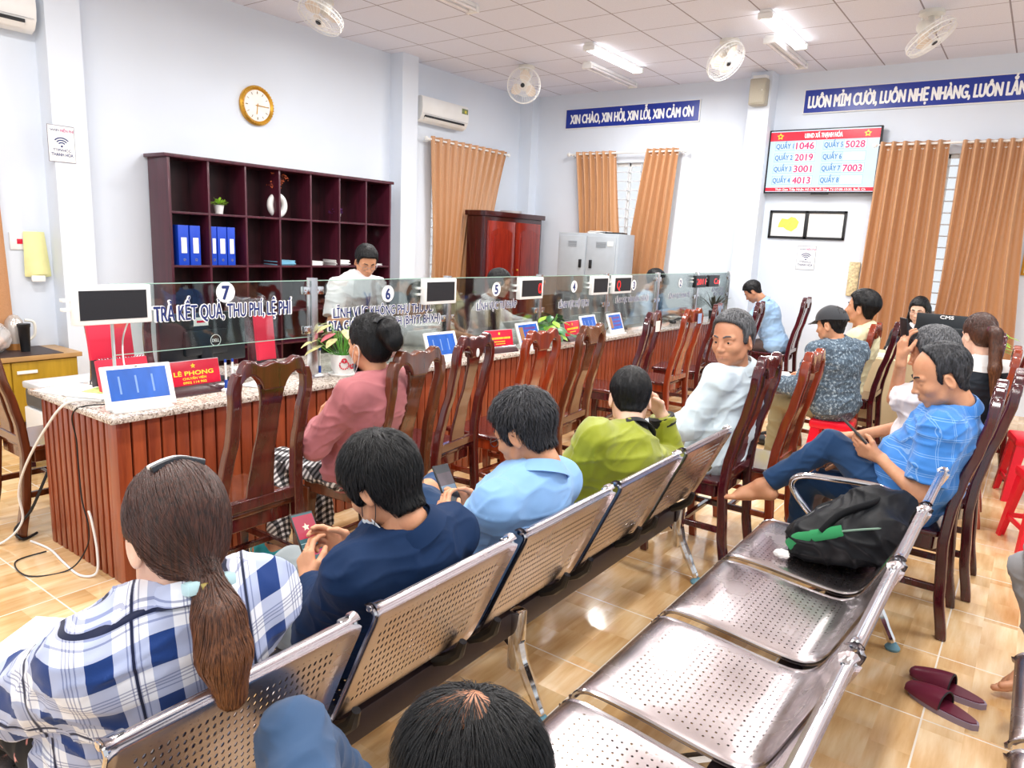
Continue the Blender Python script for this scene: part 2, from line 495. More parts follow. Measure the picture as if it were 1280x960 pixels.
# ---------------------------------------------------------------- shared materials
wallm = mat('pale_blue_wall_paint', 'E1E9F4', 0.75, var=0.015, vscale=1.5)
white = mat('white_plastic', 'F2F2F0', 0.35, var=0.02)
offwhite = mat('ivory_plastic', 'E9E6DC', 0.4, var=0.03)
black = mat('black_plastic', '15161A', 0.4, var=0.15)
steel = mat('brushed_steel', 'C9C9CC', 0.25, 1.0, var=0.06)
chrome = mat('polished_chrome', 'E2E2E4', 0.10, 1.0, var=0.04)
paper = mat('white_paper', 'F4F4F2', 0.7, var=0.03)
navy_ink = mat('navy_lettering', '1F3272', 0.5)
white_ink = mat('white_lettering', 'FFFFFF', 0.5, var=0.0)
gold_ink = mat('yellow_lettering', 'FFD83A', 0.5)
redm = mat('red_acrylic', 'D81E3C', 0.25, var=0.06)
maroon = wood('maroon_board', '3A1220', '571E30', 0.35, 2, 0.2)
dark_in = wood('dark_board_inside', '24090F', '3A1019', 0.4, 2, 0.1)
bluep = mat('blue_binder_board', '1747C8', 0.4, var=0.06)

# ---------------------------------------------------------------- room shell
struct(MB().b2((XW, -3.2, -0.1), (3.4, YW, 0)).build('floor', floor_mat(), smooth=False))
struct(MB().b2((XW, -3.2, ZC), (3.4, YW, ZC+0.1)).build('ceiling', ceiling_mat(), smooth=False))
def wall_with_holes(name, axis, fixed, lo, hi, holes, t=0.12):
    """wall slab with rectangular window openings cut out"""
    mb = MB(); cuts = sorted(holes)
    def add(u0, u1, z0, z1):
        if axis == 'x': mb.b2((fixed-t, u0, z0), (fixed, u1, z1))
        else: mb.b2((u0, fixed, z0), (u1, fixed+t, z1))
    u = lo
    for (a, b, z0, z1) in cuts:
        add(u, a, 0, ZC); add(a, b, 0, z0); add(a, b, z1, ZC); u = b
    add(u, hi, 0, ZC)
    return struct(mb.build(name, wallm, smooth=False))
wall_with_holes('wall_left', 'x', XW, -3.2, YW+0.12, [(7.3, 8.6, 1.0, 2.72)])
wall_with_holes('wall_back', 'y', YW, XW, 3.4, [(-5.5, -4.35, 1.0, 2.76), (-1.62, -0.45, 1.0, 2.76)])
struct(MB().b2((XW, 2.66, 0), (-6.5, 2.92, ZC)).build('trim_1', wallm, smooth=False))
struct(MB().b2((XW, 6.53, 0), (-6.5, 6.8, ZC)).build('trim_2', wallm, smooth=False))
struct(MB().b2((-3.22, 9.15, 0), (-2.96, YW, ZC)).build('trim_3', wallm, smooth=False))
struct(MB().b2((XW, 9.22, 0), (-6.48, YW, ZC)).build('trim_4', wallm, smooth=False))
frost = NT('frosted_window_glass'); frost.setp(Base_Color=(0.95, 0.97, 1, 1), Roughness=0.5, Transmission_Weight=0.9, Alpha=0.35)
def window(name, axis, fixed, a, b, z0, z1, nx, nz):
    w = thing(name, '', '', (fixed-0.06, (a+b)/2, z0) if axis == 'x' else ((a+b)/2, fixed+0.06, z0)); struct(w)
    for k in ('label', 'category'):
        if k in w: del w[k]
    def P(u, d, z): return (fixed-d, u, z) if axis == 'x' else (u, fixed+d, z)
    fr = MB(); g = MB()
    def bar(m, u0, u1, za, zb, d, w_):
        p, q = P(u0, d-w_/2, za), P(u1, d+w_/2, zb)
        m.b2([min(x, y) for x, y in zip(p, q)], [max(x, y) for x, y in zip(p, q)])
    s = 0.045
    for (u0, u1, za, zb) in ((a, b, z0, z0+s), (a, b, z1-s, z1), (a, a+s, z0, z1), (b-s, b, z0, z1), ((a+b)/2-s/2, (a+b)/2+s/2, z0, z1)):
        bar(fr, u0, u1, za, zb, 0.07, 0.04)
    for i in range(1, nx): bar(g, a+(b-a)*i/nx-0.006, a+(b-a)*i/nx+0.006, z0, z1, 0.03, 0.012)
    for k in range(1, nz):
        z = z0+(z1-z0)*k/nz; bar(g, a, b, z-0.006, z+0.006, 0.03, 0.012)
    W(fr, 'window_frame', white, w); W(g, 'security_grille', mat('pale_grille_paint', 'E2E5EA', 0.5), w)
    pn = MB(); bar(pn, a, b, z0, z1, 0.09, 0.006); W(pn, 'pane', frost.m, w)
window('window_1', 'y', YW, -5.5, -4.35, 1.0, 2.76, 6, 14)
window('window_2', 'y', YW, -1.62, -0.45, 1.0, 2.76, 6, 14)
window('window_3', 'x', XW, 7.3, 8.6, 1.0, 2.72, 6, 14)

# ---------------------------------------------------------------- curtains
satin = satin_mat(); edge_satin = mat('cream_curtain_lining', 'E2C79B', 0.6)
def curtain(name, label, axis, fixed, top, bot, zt, zb, nf, amp, pinch=0.0, group='gold satin curtains'):
    c0 = (top[0]+top[1])/2
    t = thing(name, label, 'curtain', (fixed, c0, zb) if axis == 'x' else (c0, fixed, zb), group=None)
    sg = 1 if axis == 'x' else -1
    ph = rng.uniform(-1, 1, nf+2); jit = rng.uniform(0.6, 1.3, nf+2)
    def fn(u, v):
        a0 = top[0]+(top[1]-top[0])*u; a1 = bot[0]+(bot[1]-bot[0])*u
        s = v**0.9
        a = a0+(a1-a0)*s
        k = min(int(u*nf), nf-1)
        w = math.sin(2*PI*nf*u + 0.5*ph[k]*v)
        w = math.copysign(abs(w)**0.6, w)
        am = amp*(0.75+0.5*v*(jit[k]-0.6)) * (1-0.25*math.sin(PI*v)*pinch)
        a += 0.018*math.cos(2*PI*nf*u)*(0.3+v) + pinch*0.05*math.sin(3*v+5*u)*v
        d = 0.07+am*(1+w)
        z = zt+(zb-zt)*v
        return (fixed+sg*d, a, z) if axis == 'x' else (a, fixed+sg*d, z)
    W(MB().grid(fn, nf*14, 26, thick=0.003), 'curtain_panel', satin, t, angle=70)
    for k in range(nf*2):
        u = (k+0.5)/(nf*2)
        p = fn(u if k % 2 else u, 0.035)
        if k % 2 == 0: continue
        ring = [(p[0]+(0.0 if axis == 'y' else sg*0.004)+(0.026*math.cos(q) if axis == 'y' else 0), p[1]+(0.026*math.cos(q) if axis == 'x' else -0.004 if axis == 'y' else 0), zt-0.055+0.026*math.sin(q)) for q in np.linspace(0, 2*PI, 14)[:-1]]
        W(MB().tube(ring, 0.006, 6, closed=True), 'eyelet', white, t)
    return t
def rod(axis, fixed, a, b, z, label):
    t = thing('curtain_rod', label, 'curtain rod', (fixed, (a+b)/2, z) if axis == 'x' else ((a+b)/2, fixed, z))
    sg = 1 if axis == 'x' else -1
    P = (lambda u, d, zz: (fixed+sg*d, u, zz)) if axis == 'x' else (lambda u, d, zz: (u, fixed+sg*d, zz))
    W(MB().tube([P(a, 0.11, z), P(b, 0.11, z)], 0.013, 10), 'rod', white, t)
    for u in (a, b): W(MB().sphere(P(u, 0.11, z), 0.03, 12), 'finial', white, t)
    for u in (a+0.06, b-0.06): W(MB().tube([P(u, 0.0, z-0.02), P(u, 0.06, z-0.03), P(u, 0.11, z-0.012)], 0.009, 8), 'bracket', white, t)
rod('x', XW, 7.06, 8.82, 2.84, 'white curtain rod on the left wall below the air conditioner')
rod('y', YW, -5.84, -4.04, 2.88, 'white curtain rod above the barred window behind the grey locker')
rod('y', YW, -1.76, -0.1, 2.86, 'white curtain rod on the right of the wall screen')
curtain('curtain', 'gold satin curtain on the left wall behind the red wooden cabinet', 'x', XW, (7.14, 8.78), (7.2, 8.2), 2.88, 0.75, 11, 0.05, 1.0)
curtain('curtain', 'short looking gold curtain hanging behind the grey metal locker', 'y', YW, (-5.72, -5.08), (-5.55, -4.88), 2.91, 0.9, 6, 0.055, 0.8)
curtain('curtain', 'narrow gold curtain right of the barred window, drawn in tight pleats', 'y', YW, (-4.6, -4.14), (-4.86, -4.25), 2.92, 0.75, 5, 0.055)
curtain('curtain', 'gold curtain hanging straight just right of the wall screen', 'y', YW, (-1.71, -1.03), (-1.76, -0.98), 2.89, 0.5, 6, 0.065)
curtain('curtain', 'gold curtain at far right with slanting folds and a bright gap on its left', 'y', YW, (-0.91, -0.28), (-0.98, -0.2), 2.88, 0.5, 6, 0.065, 1.0)
curtain('curtain', 'tan curtain edge on the left wall, cut off by the left picture border', 'x', XW, (1.5, 2.25), (1.5, 2.28), 2.85, 0.75, 5, 0.03)

# ---------------------------------------------------------------- ceiling lamps in view
def tube_lamp(x, y, label, lit, L=1.22, twin=True):
    t = thing('ceiling_lamp', label, 'ceiling light', (x, y, ZC))
    W(MB().b2((x-0.05, y-L/2, ZC-0.035), (x+0.05, y+L/2, ZC), 0.006), 'lamp_body', white, t)
    tm = emis('glowing_tube', 'FFFFFF', 9.0) if lit else mat('unlit_tube_glass', 'F4F1F4', 0.2)
    for dx in ((-0.045, 0.045) if twin else (0,)):
        W(MB().tube([(x+dx, y-L/2+0.04, ZC-0.055), (x+dx, y+L/2-0.04, ZC-0.055)], 0.014, 10), 'fluorescent_tube', tm, t)
    for s in (-1, 1):
        W(MB().b2((x-0.065, y+s*(L/2-0.02)-0.02, ZC-0.075), (x+0.065, y+s*(L/2-0.02)+0.02, ZC-0.02), 0.006), 'tube_holder', white, t)
tube_lamp(-4.33, 7.75, 'lit twin tube ceiling lamp glowing over the left part of the back windows', True)
tube_lamp(-4.76, 8.45, 'unlit twin tube ceiling lamp beside the lit one nearest the left corner', False)
tube_lamp(-2.36, 7.5, 'lit twin tube ceiling lamp between the two right hand ceiling fans', True)
tube_lamp(-2.56, 8.3, 'unlit twin tube ceiling lamp beyond the lit one above the wall speaker', False)
tube_lamp(-4.65, 4.98, 'ceiling tube lamp whose end shows at the top border of the photo', False)

# ---------------------------------------------------------------- orbit ceiling fans
blade_m = mat('cream_fan_blade', 'EBDCCB', 0.4)
def orbit_fan(x, y, hx, hy, hz, nrm, label, rr=0.205):
    t = thing('ceiling_fan', label, 'ceiling fan', (x, y, ZC), group=None)
    W(MB().lathe([(0.0, ZC), (0.1, ZC), (0.105, ZC-0.03), (0.08, ZC-0.05), (0.0, ZC-0.05)], (x, y, 0), 20), 'ceiling_plate', offwhite, t)
    for s in (-1, 1):
        W(MB().tube([(x+s*0.075, y, ZC-0.02), (x+s*0.08, y, ZC-0.12), (x*0.6+hx*0.4+s*0.06, y*0.6+hy*0.4, hz+0.1), ((x+hx)/2+s*0.03, (y+hy)/2, hz+0.06)], 0.012, 8, flat=1.6), 'bracket', white, t)
    n = Vector(nrm).normalized(); H = Vector((hx, hy, hz))
    u = n.cross(Vector((0, 0, 1))).normalized(); v = n.cross(u)
    ax = Matrix((u, v, n)).transposed()
    W(MB().tube([Vector((x, y, ZC-0.04)), Vector(((x+hx)/2, (y+hy)/2, (ZC+hz)/2)), H-n*0.12], 0.028, 10), 'swivel_arm', offwhite, t)
    W(MB().lathe([(0.0, -0.16), (0.04, -0.155), (0.058, -0.13), (0.06, -0.07), (0.045, -0.05), (0, -0.05)], H, 20, axis=ax), 'motor', offwhite, t)
    def ring(r, d, w): return MB().tube([H+u*(r*math.cos(a))+v*(r*math.sin(a))+n*d for a in np.linspace(0, 2*PI, 41)[:-1]], w, 6, closed=True)
    cage = ring(rr, 0.0, 0.006)
    for r, d in ((rr*0.97, 0.035), (rr*0.97, -0.035), (rr*0.55, 0.055), (rr*0.3, 0.06), (rr*0.6, -0.055)):
        m2 = ring(r, d, 0.0025); cage.add(m2.v, m2.f)
    for k in range(36):
        a = 2*PI*k/36; c = u*math.cos(a)+v*math.sin(a)
        cage.tube([H+c*0.03+n*0.06, H+c*rr*0.6+n*0.055, H+c*rr*0.97+n*0.035, H+c*rr, H+c*rr*0.97-n*0.035, H+c*rr*0.6-n*0.055, H+c*0.05-n*0.06], 0.0016, 4)
    W(cage, 'wire_cage', white, t)
    for k in range(3):
        a0 = 2*PI*k/3+0.4
        def bl(i, j):
            r = 0.03+(rr-0.06)*i; a = a0+(j-0.5)*(1.3*math.sin(PI*min(1, i*0.75+0.2)))
            return H+u*(r*math.cos(a))+v*(r*math.sin(a))+n*(0.03*(j-0.5)-0.01)
        W(MB().grid(bl, 8, 6, thick=0.003), 'blade', blade_m, t)
    W(MB().lathe([(0, 0.068), (0.02, 0.066), (0.026, 0.058), (0.024, 0.045), (0, 0.045)], H, 16, axis=ax), 'hub_cap', black, t)
    return t
def cdir(r, u, f): return R_*r+U_*u+F_*f
orbit_fan(-5.84, 4.8, -5.5, 4.5, 3.47, cdir(-0.35, -0.88, -0.15), 'white orbit ceiling fan cut by the top border above the wall clock')
orbit_fan(-5.55, 7.72, -5.42, 7.5, 3.46, cdir(-0.25, -0.3, -0.85), 'white orbit ceiling fan in the far left corner, cage turned to the viewer')
orbit_fan(-2.97, 7.7, -2.9, 7.45, 3.48, cdir(0.42, -0.75, -0.45), 'white orbit ceiling fan hanging above the beige wall speaker')
orbit_fan(-1.13, 7.59, -1.08, 7.38, 3.47, cdir(0.42, -0.86, -0.18), 'white orbit ceiling fan nearest the right, above the long slogan board')

# ---------------------------------------------------------------- air conditioners
def aircon(y0, y1, z0, z1, label, sticker):
    t = thing('air_conditioner', label, 'air conditioner', (XW, (y0+y1)/2, z0))
    h = z1-z0
    prof = [(0, 0.02), (0.10, 0.0), (0.165, 0.025), (0.205, 0.09), (0.215, 0.16), (0.21, h-0.03), (0.19, h), (0, h)]
    W(MB().prism(prof, lambda a, b: (XW+a, y0, z0+b), lambda a, b: (XW+a, y1, z0+b)), 'casing', white, t, angle=50)
    W(MB().b2((XW+0.17, y0+0.06, z0+0.052), (XW+0.212, y1-0.08, z0+0.078), 0.004), 'air_outlet', black, t)
    W(MB().prism([(0.165, 0.026), (0.206, 0.06), (0.212, 0.058), (0.17, 0.020)], lambda a, b: (XW+a, y0+0.06, z0+b), lambda a, b: (XW+a, y1-0.08, z0+b)), 'air_flap', white, t)
    W(MB().b2((XW+0.212, y0+0.02, z0+0.09), (XW+0.2165, y1-0.02, z0+0.093)), 'seam', mat('grey_seam', 'B9BCC2', 0.5), t)
    if sticker:
        W(MB().b2((XW+0.2125, y1-0.14, z1-0.10), (XW+0.2165, y1-0.02, z1-0.035)), 'energy_sticker', mat('green_grey_sticker', '7C8A62', 0.5, var=0.5, vscale=60), t)
        W(MB().b2((XW+0.214, y1-0.09, z1-0.09), (XW+0.2172, y1-0.05, z1-0.055)), 'sticker_patch', mat('yellow_patch', 'D6C84A', 0.5), t)
aircon(6.87, 7.76, 3.02, 3.32, 'white air conditioner above the gold curtain on the left wall', True)
aircon(1.75, 2.6, 3.0, 3.28, 'white air conditioner cut off at the top left corner of the photo', False)

# ---------------------------------------------------------------- wall clock
t = thing('wall_clock', 'round gold rimmed wall clock with white dial on the left wall', 'clock', (XW, 4.65, 2.83))
axx = Matrix(((0, 0, 1), (1, 0, 0), (0, 1, 0)))   # local z -> +X
gold = mat('gold_rim', 'E0A93C', 0.3, 0.7, var=0.15)
W(MB().lathe([(0, 0.0), (0.19, 0.0), (0.192, 0.03), (0.175, 0.05), (0.155, 0.038), (0.15, 0.025), (0.0, 0.025)], (XW, 4.65, 2.83), 48, axis=axx), 'rim', gold, t)
mb = MB()
for k in range(40):
    a = 2*PI*k/40; mb.sphere((XW+0.045, 4.65+0.176*math.cos(a), 2.83+0.176*math.sin(a)), 0.0095, 6)
W(mb, 'bead_ring', gold, t)
W(MB().lathe([(0, 0.03), (0.15, 0.03), (0.15, 0.024)], (XW, 4.65, 2.83), 40, axis=axx), 'dial', mat('clock_dial', 'F3F0EA', 0.5), t)
mb = MB()
for k in range(12):
    a = 2*PI*k/12
    mb.tube([(XW+0.032, 4.65+r*math.sin(a), 2.83+r*math.cos(a)) for r in (0.112, 0.135)], 0.003 if k % 3 else 0.005, 5)
W(mb, 'hour_marks', mat('bronze_marks', '8D7A5A', 0.5), t)
for nm, L, a in (('hour_hand', 0.085, PI*1.04), ('minute_hand', 0.12, PI/2)):
    W(MB().tube([(XW+0.035, 4.65-0.02*math.sin(a), 2.83-0.02*math.cos(a)), (XW+0.035, 4.65+L*math.sin(a), 2.83+L*math.cos(a))], 0.004, 5), nm, gold, t)

# ---------------------------------------------------------------- wall notices
def wifi(axis, origin, w, h, label, lines):
    """sheet with the wireless symbol: origin = centre"""
    b = BASES['+X'] if axis == 'x' else BASES['-Y']
    r, u, n = b; O = Vector(origin)
    t = thing('wifi_notice', label, 'notice', tuple(O-u*h/2))
    W(MB().prism([(-w/2, -h/2), (w/2, -h/2), (w/2, h/2), (-w/2, h/2)], lambda a, c: O+r*a+u*c, lambda a, c: O+r*a+u*c+n*0.004), 'border', mat('grey_border', '8F8C96', 0.6), t, smooth=False)
    k = 0.96
    W(MB().prism([(-w/2*k, -h/2*k), (w/2*k, -h/2*k), (w/2*k, h/2*k), (-w/2*k, h/2*k)], lambda a, c: O+r*a+u*c, lambda a, c: O+r*a+u*c+n*0.005), 'sheet', paper, t, smooth=False)
    mb = MB(); C = O+u*h*0.0
    for rad in (0.11, 0.19, 0.27):
        R0 = rad*w*1.15; th = 0.045*w
        pts = []
        for rr_ in (R0, R0+th):
            arc = [(rr_*math.sin(a), rr_*math.cos(a)-0.02) for a in np.linspace(-0.85, 0.85, 14)]
            pts += arc if rr_ == R0 else arc[::-1]
        for i in range(13):
            q = [pts[i], pts[i+1], pts[26-i], pts[27-i]]
            mb.add([C+r*a+u*c+n*0.0062 for a, c in q], [(0, 1, 2, 3)])
    mb.sphere(C-u*0.018+n*0.006, (0.04*w, 0.04*w, 0.04*w), 8)
    W(mb, 'wireless_symbol', navy_ink, t)
    for s, dx, dz, hh, ww, mm in lines:
        WT(s, 'lettering', tuple(O+r*dx*w+u*dz*h), hh*h, ww*w, ('+X' if axis == 'x' else '-Y'), m=mm, bold=0.02, depth=0.0065, parent=t)
magenta = mat('magenta_lettering', 'C23A8A', 0.5)
wifi('x', (-6.5, 2.715, 2.2), 0.2, 0.285, 'free wifi notice on the narrow wall column at left',
     [('WIFI', -0.24, 0.36, 0.06, 0.32, navy_ink), ('MIỄN PHÍ', 0.22, 0.36, 0.07, 0.5, magenta), ('TTPVHCC', 0, -0.17, 0.07, 0.66, navy_ink), ('THẠNH HÓA', 0, -0.29, 0.09, 0.8, navy_ink)])
wifi('y', (-2.39, 9.4, 1.57), 0.22, 0.29, 'small wifi notice on the back wall under the framed map',
     [('WIFI', -0.24, 0.36, 0.06, 0.32, navy_ink), ('MIỄN PHÍ', 0.22, 0.36, 0.07, 0.5, magenta), ('TTPVHCC', 0, -0.17, 0.07, 0.66, navy_ink), ('THẠNH HÓA', 0, -0.29, 0.09, 0.8, navy_ink)])

bn_blue = mat('royal_blue_board', '14309A', 0.35, var=0.05)
def banner(x0, x1, z0, z1, s, label, w, xc, hh):
    t = thing('slogan_board', label, 'sign', ((x0+x1)/2, YW, z0))
    W(MB().b2((x0, YW-0.025, z0), (x1, YW, z1), 0.003), 'frame', white, t)
    W(MB().b2((x0+0.012, YW-0.029, z0+0.012), (x1-0.012, YW-0.024, z1-0.012)), 'board', bn_blue, t)
    WT(s, 'lettering', (xc, YW-0.0295, (z0+z1)/2-0.005), hh, w, '-Y', m=white_ink, bold=0.045, depth=0.001, parent=t)
banner(-5.99, -3.93, 3.25, 3.53, 'XIN CHÀO, XIN HỎI, XIN LỖI, XIN CẢM ƠN', 'blue slogan board with white lettering beginning XIN CHÀO on the back wall', 1.88, -4.96, 0.125)
banner(-2.63, 0.75, 3.26, 3.54, 'LUÔN MỈM CƯỜI, LUÔN NHẸ NHÀNG, LUÔN LẮNG NGHE, LUÔN GIÚP ĐỠ', 'long blue slogan board beginning LUÔN MỈM CƯỜI above the wall screen', 3.22, -0.96, 0.135)

# wall screen
t = thing('television', 'wall mounted screen showing red queue numbers on pale blue', 'television', (-2.33, 9.33, 2.34))
W(MB().b2((-2.96, 9.28, 2.335), (-1.70, 9.325, 3.075), 0.006), 'housing', black, t)
W(MB().b2((-2.4, 9.325, 2.6), (-2.2, 9.395, 2.8)), 'wall_bracket', black, t)
W(MB().b2((-2.4, 9.285, 2.32), (-2.2, 9.31, 2.34), 0.003), 'sensor_bump', black, t)
tvb = emis('screen_pale_blue', 'CFE6F7', 0.85, var=0.12)
X0, X1, Z0, Z1 = -2.94, -1.72, 2.35, 3.06
yS = 9.2795
def plate(x0, x1, z0, z1, d, m, nm):
    W(MB().b2((x0, yS-d, z0), (x1, yS-d+0.001, z1)), nm, m, t, smooth=False)
plate(X0, X1, Z0, Z1, 0.000, tvb, 'screen')
tvred = emis('screen_red', 'E81F3C', 0.9); tvline = emis('screen_line_blue', '8CC3E8', 0.8); tvcell = emis('screen_cell', 'E6F2FB', 0.9)
tvtx = emis('screen_blue_text', '2B7CC4', 0.8); tvnum = emis('screen_pink_text', 'D81E6A', 0.95); tvw = emis('screen_white', 'FFFFFF', 1.0); tvy = emis('screen_gold', 'FFC83A', 1.0)
plate(X0, X1, Z1-0.115, Z1-0.012, 0.001, tvred, 'header_band'); plate(X0, X1, Z0+0.008, Z0+0.05, 0.001, tvred, 'footer_band')
WT('UBND XÃ THẠNH HÓA', 'lettering', (-2.33, yS-0.002, Z1-0.062), 0.052, 0.42, '-Y', m=tvw, bold=0.04, depth=0.001, parent=t)
WT('Thời Gian Tiếp Nhận Hồ Sơ, Buổi Sáng Từ 07:00-10:30, Buổi Ch', 'lettering', (-2.31, yS-0.002, Z0+0.028), 0.026, 1.02, '-Y', m=tvw, bold=0.02, depth=0.001, parent=t)
for xx in (X0+0.115, X1-0.13):
    mb = MB()
    pts = []
    for k in range(10):
        a = PI/2+2*PI*k/10; r = 0.042 if k % 2 == 0 else 0.024
        pts.append((xx+r*math.cos(a), Z1-0.063+r*math.sin(a)))
    mb.prism(pts, lambda a, b: (a, yS-0.002, b), lambda a, b: (a, yS-0.003, b)); W(mb, 'emblem', tvy, t, smooth=False)
    W(MB().lathe([(0, 0.0), (0.013, 0.0), (0.013, 0.004), (0, 0.004)], (xx, yS-0.004, Z1-0.063), 12, axis=Matrix(((1, 0, 0), (0, 0, -1), (0, 1, 0)))), 'emblem_centre', tvred, t)
for ci, (cx0, col_) in enumerate(((X0+0.065, ['1', '2', '3', '4']), (X0+0.62, ['5', '6', '7', '8']))):
    for ri in range(4):
        zc = Z1-0.175-ri*0.133
        plate(cx0, cx0+0.475, zc-0.052, zc+0.052, 0.001, tvline, 'cell_border')
        plate(cx0+0.004, cx0+0.225, zc-0.048, zc+0.048, 0.002, tvb, 'cell'); plate(cx0+0.229, cx0+0.471, zc-0.048, zc+0.048, 0.002, tvcell, 'cell')
        WT('QUẦY '+col_[ri], 'lettering', (cx0+0.115, yS-0.003, zc), 0.058, 0.205, '-Y', m=tvtx, bold=0.02, depth=0.001, parent=t)
        num = [['1046', '2019', '3001', '4013'], ['5028', '', '7003', '']][ci][ri]
        if num: WT(num, 'lettering', (cx0+0.35, yS-0.003, zc), 0.078, 0.205, '-Y', m=tvnum, bold=0.03, depth=0.001, parent=t)

# framed map and notice
t = thing('picture_frame', 'black double frame holding a yellow map and a printed notice', 'picture frame', (-2.43, 9.4, 1.8))
mb = MB()
for a, b, c, d in ((-2.88, -1.98, 1.795, 1.825), (-2.88, -1.98, 2.105, 2.135), (-2.88, -2.85, 1.795, 2.135), (-2.01, -1.98, 1.795, 2.135), (-2.455, -2.41, 1.795, 2.135)):
    mb.b2((a, 9.375, c), (b, 9.4, d), 0.003)
W(mb, 'frame', black, t); W(MB().b2((-2.86, 9.39, 1.81), (-2.0, 9.398, 2.12)), 'mount', paper, t)
pts = [(-2.76, 1.98), (-2.73, 2.04), (-2.66, 2.03), (-2.62, 2.06), (-2.57, 2.05), (-2.52, 2.0), (-2.54, 1.93), (-2.60, 1.88), (-2.66, 1.90), (-2.70, 1.93), (-2.77, 1.93)]
W(MB().prism(pts, lambda a, b: (a, 9.389, b), lambda a, b: (a, 9.388, b)), 'map_shape', mat('map_yellow', 'E3DC5A', 0.6, var=0.2, vscale=40), t, smooth=False)
mb = MB()
for k in range(9): mb.b2((-2.38, 9.388, 2.065-k*0.022), (-2.10-(k % 3)*0.03, 9.389, 2.071-k*0.022))
W(mb, 'printed_lines', mat('grey_print', 'C9CDD6', 0.6), t, smooth=False)
t = thing('picture_frame', 'small gilt frame on the back wall cut by the right picture border', 'picture frame', (-0.05, 9.4, 1.55))
W(MB().b2((-0.2, 9.37, 1.5), (0.2, 9.4, 1.95), 0.006), 'frame', gold, t); W(MB().b2((-0.175, 9.366, 1.525), (0.175, 9.372, 1.925)), 'picture', mat('beige_picture', 'E6DCC4', 0.6), t)
t = thing('wall_ornament', 'patterned beige hanging beside the gold curtain behind the seated man', 'wall hanging', (-1.8, 9.38, 1.2))
W(MB().b2((-1.88, 9.37, 1.15), (-1.76, 9.39, 1.55), 0.01), 'panel', mat('patterned_beige', 'D8C49A', 0.7, var=0.4, vscale=40), t)

# speaker on the column
t = thing('wall_speaker', 'beige box speaker near the ceiling on the back wall column', 'speaker', (-3.08, 9.15, 3.34))
W(MB().b2((-3.18, 9.01, 3.34), (-2.98, 9.15, 3.64), 0.02), 'cabinet', mat('beige_speaker', 'B5AF9E', 0.6), t)
W(MB().b2((-3.165, 9.0, 3.36), (-2.995, 9.012, 3.62), 0.004), 'grille', mat('beige_grille', 'C1BBAA', 0.7, var=0.2, vscale=300), t)
W(MB().sphere((-3.02, 8.998, 3.5), 0.008, 8), 'badge', white, t)
W(MB().b2((-3.16, 9.05, 3.64), (-3.0, 9.15, 3.68)), 'bracket', white, t)

# switch and yellow bag on the left wall
t = thing('wall_switch', 'white wall switch with red rocker behind the yellow bag', 'switch', (XW, 2.42, 1.42))
W(MB().b2((XW, 2.36, 1.355), (XW+0.012, 2.5, 1.49), 0.003), 'plate', white, t)
W(MB().b2((XW+0.01, 2.41, 1.40), (XW+0.016, 2.45, 1.44), 0.002), 'rocker', redm, t)
t = thing('hanging_bag', 'pale yellow plastic pouch hanging on the left wall', 'bag', (XW, 2.52, 1.1))
def bagf(u, v):
    w = 0.075+0.02*v; z = 1.5-0.36*v
    return (XW+0.02+0.045*math.sin(PI*u)*(0.3+v)*(1 if v < 0.97 else 0.4), 2.53-w+2*w*u+0.01*v, z)
W(MB().grid(bagf, 12, 16, thick=0.006), 'pouch', mat('pale_yellow_plastic', 'EFEBA8', 0.4, var=0.08), t)
W(MB().b2((XW+0.05, 2.475, 1.10), (XW+0.075, 2.575, 1.15), 0.008), 'tissue', paper, t)
W(MB().b2((XW+0.024, 2.50, 1.475), (XW+0.036, 2.55, 1.49)), 'slot', black, t)

# ---------------------------------------------------------------- bookshelf
t = thing('bookshelf', 'tall dark maroon shelf unit of open cubbies against the left wall', 'bookshelf', (-6.52, 4.86, 0))
ys = [3.5+2.72*k/7 for k in range(8)]; zs = [0.08, 0.45, 0.79, 1.25, 1.73]
for y in (ys[0], ys[-1]-0.025): W(MB().b2((-6.68, y, 0), (-6.35, y+0.025, 2.2), 0.002), 'side_panel', maroon, t)
W(MB().b2((-6.69, 3.47, 2.195), (-6.335, 6.25, 2.225), 0.003), 'top_panel', maroon, t)
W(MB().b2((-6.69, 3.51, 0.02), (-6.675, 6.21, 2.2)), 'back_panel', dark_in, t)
for z in zs: W(MB().b2((-6.675, 3.52, z-0.02), (-6.352, 6.2, z), 0.001), 'shelf', maroon, t)
for y in ys[1:-1]: W(MB().b2((-6.675, y-0.01, 0.06), (-6.35, y+0.01, 2.2), 0.001), 'divider', maroon, t)
W(MB().b2((-6.66, 3.52, 0), (-6.38, 6.2, 0.07)), 'plinth', maroon, t)
for i, (y0, w) in enumerate([(3.585, 0.105), (3.70, 0.105), (3.905, 0.065), (3.975, 0.10), (4.08, 0.085)]):
    lab = ['leftmost blue binder in the first cubby of the maroon shelf', 'second blue binder in the first cubby of the maroon shelf', 'thin blue binder at the left of the second cubby', 'middle wide blue binder in the second cubby', 'rightmost blue binder in the second cubby of the shelf'][i]
    b = thing('binder', lab, 'binder', (-6.5, y0+w/2, 1.25), group='blue binders on the maroon shelf')
    W(MB().b2((-6.64, y0, 1.25), (-6.37, y0+w-0.006, 1.61), 0.003), 'cover', bluep, b)
    W(MB().b2((-6.372, y0+w*0.25, 1.36), (-6.3675, y0+w*0.75, 1.50)), 'label', paper, b)
    W(MB().lathe([(0.012, 0), (0.012, 0.004), (0.007, 0.004), (0.007, 0)], (-6.371, y0+w/2, 1.30), 12, axis=axx), 'finger_ring', steel, b)

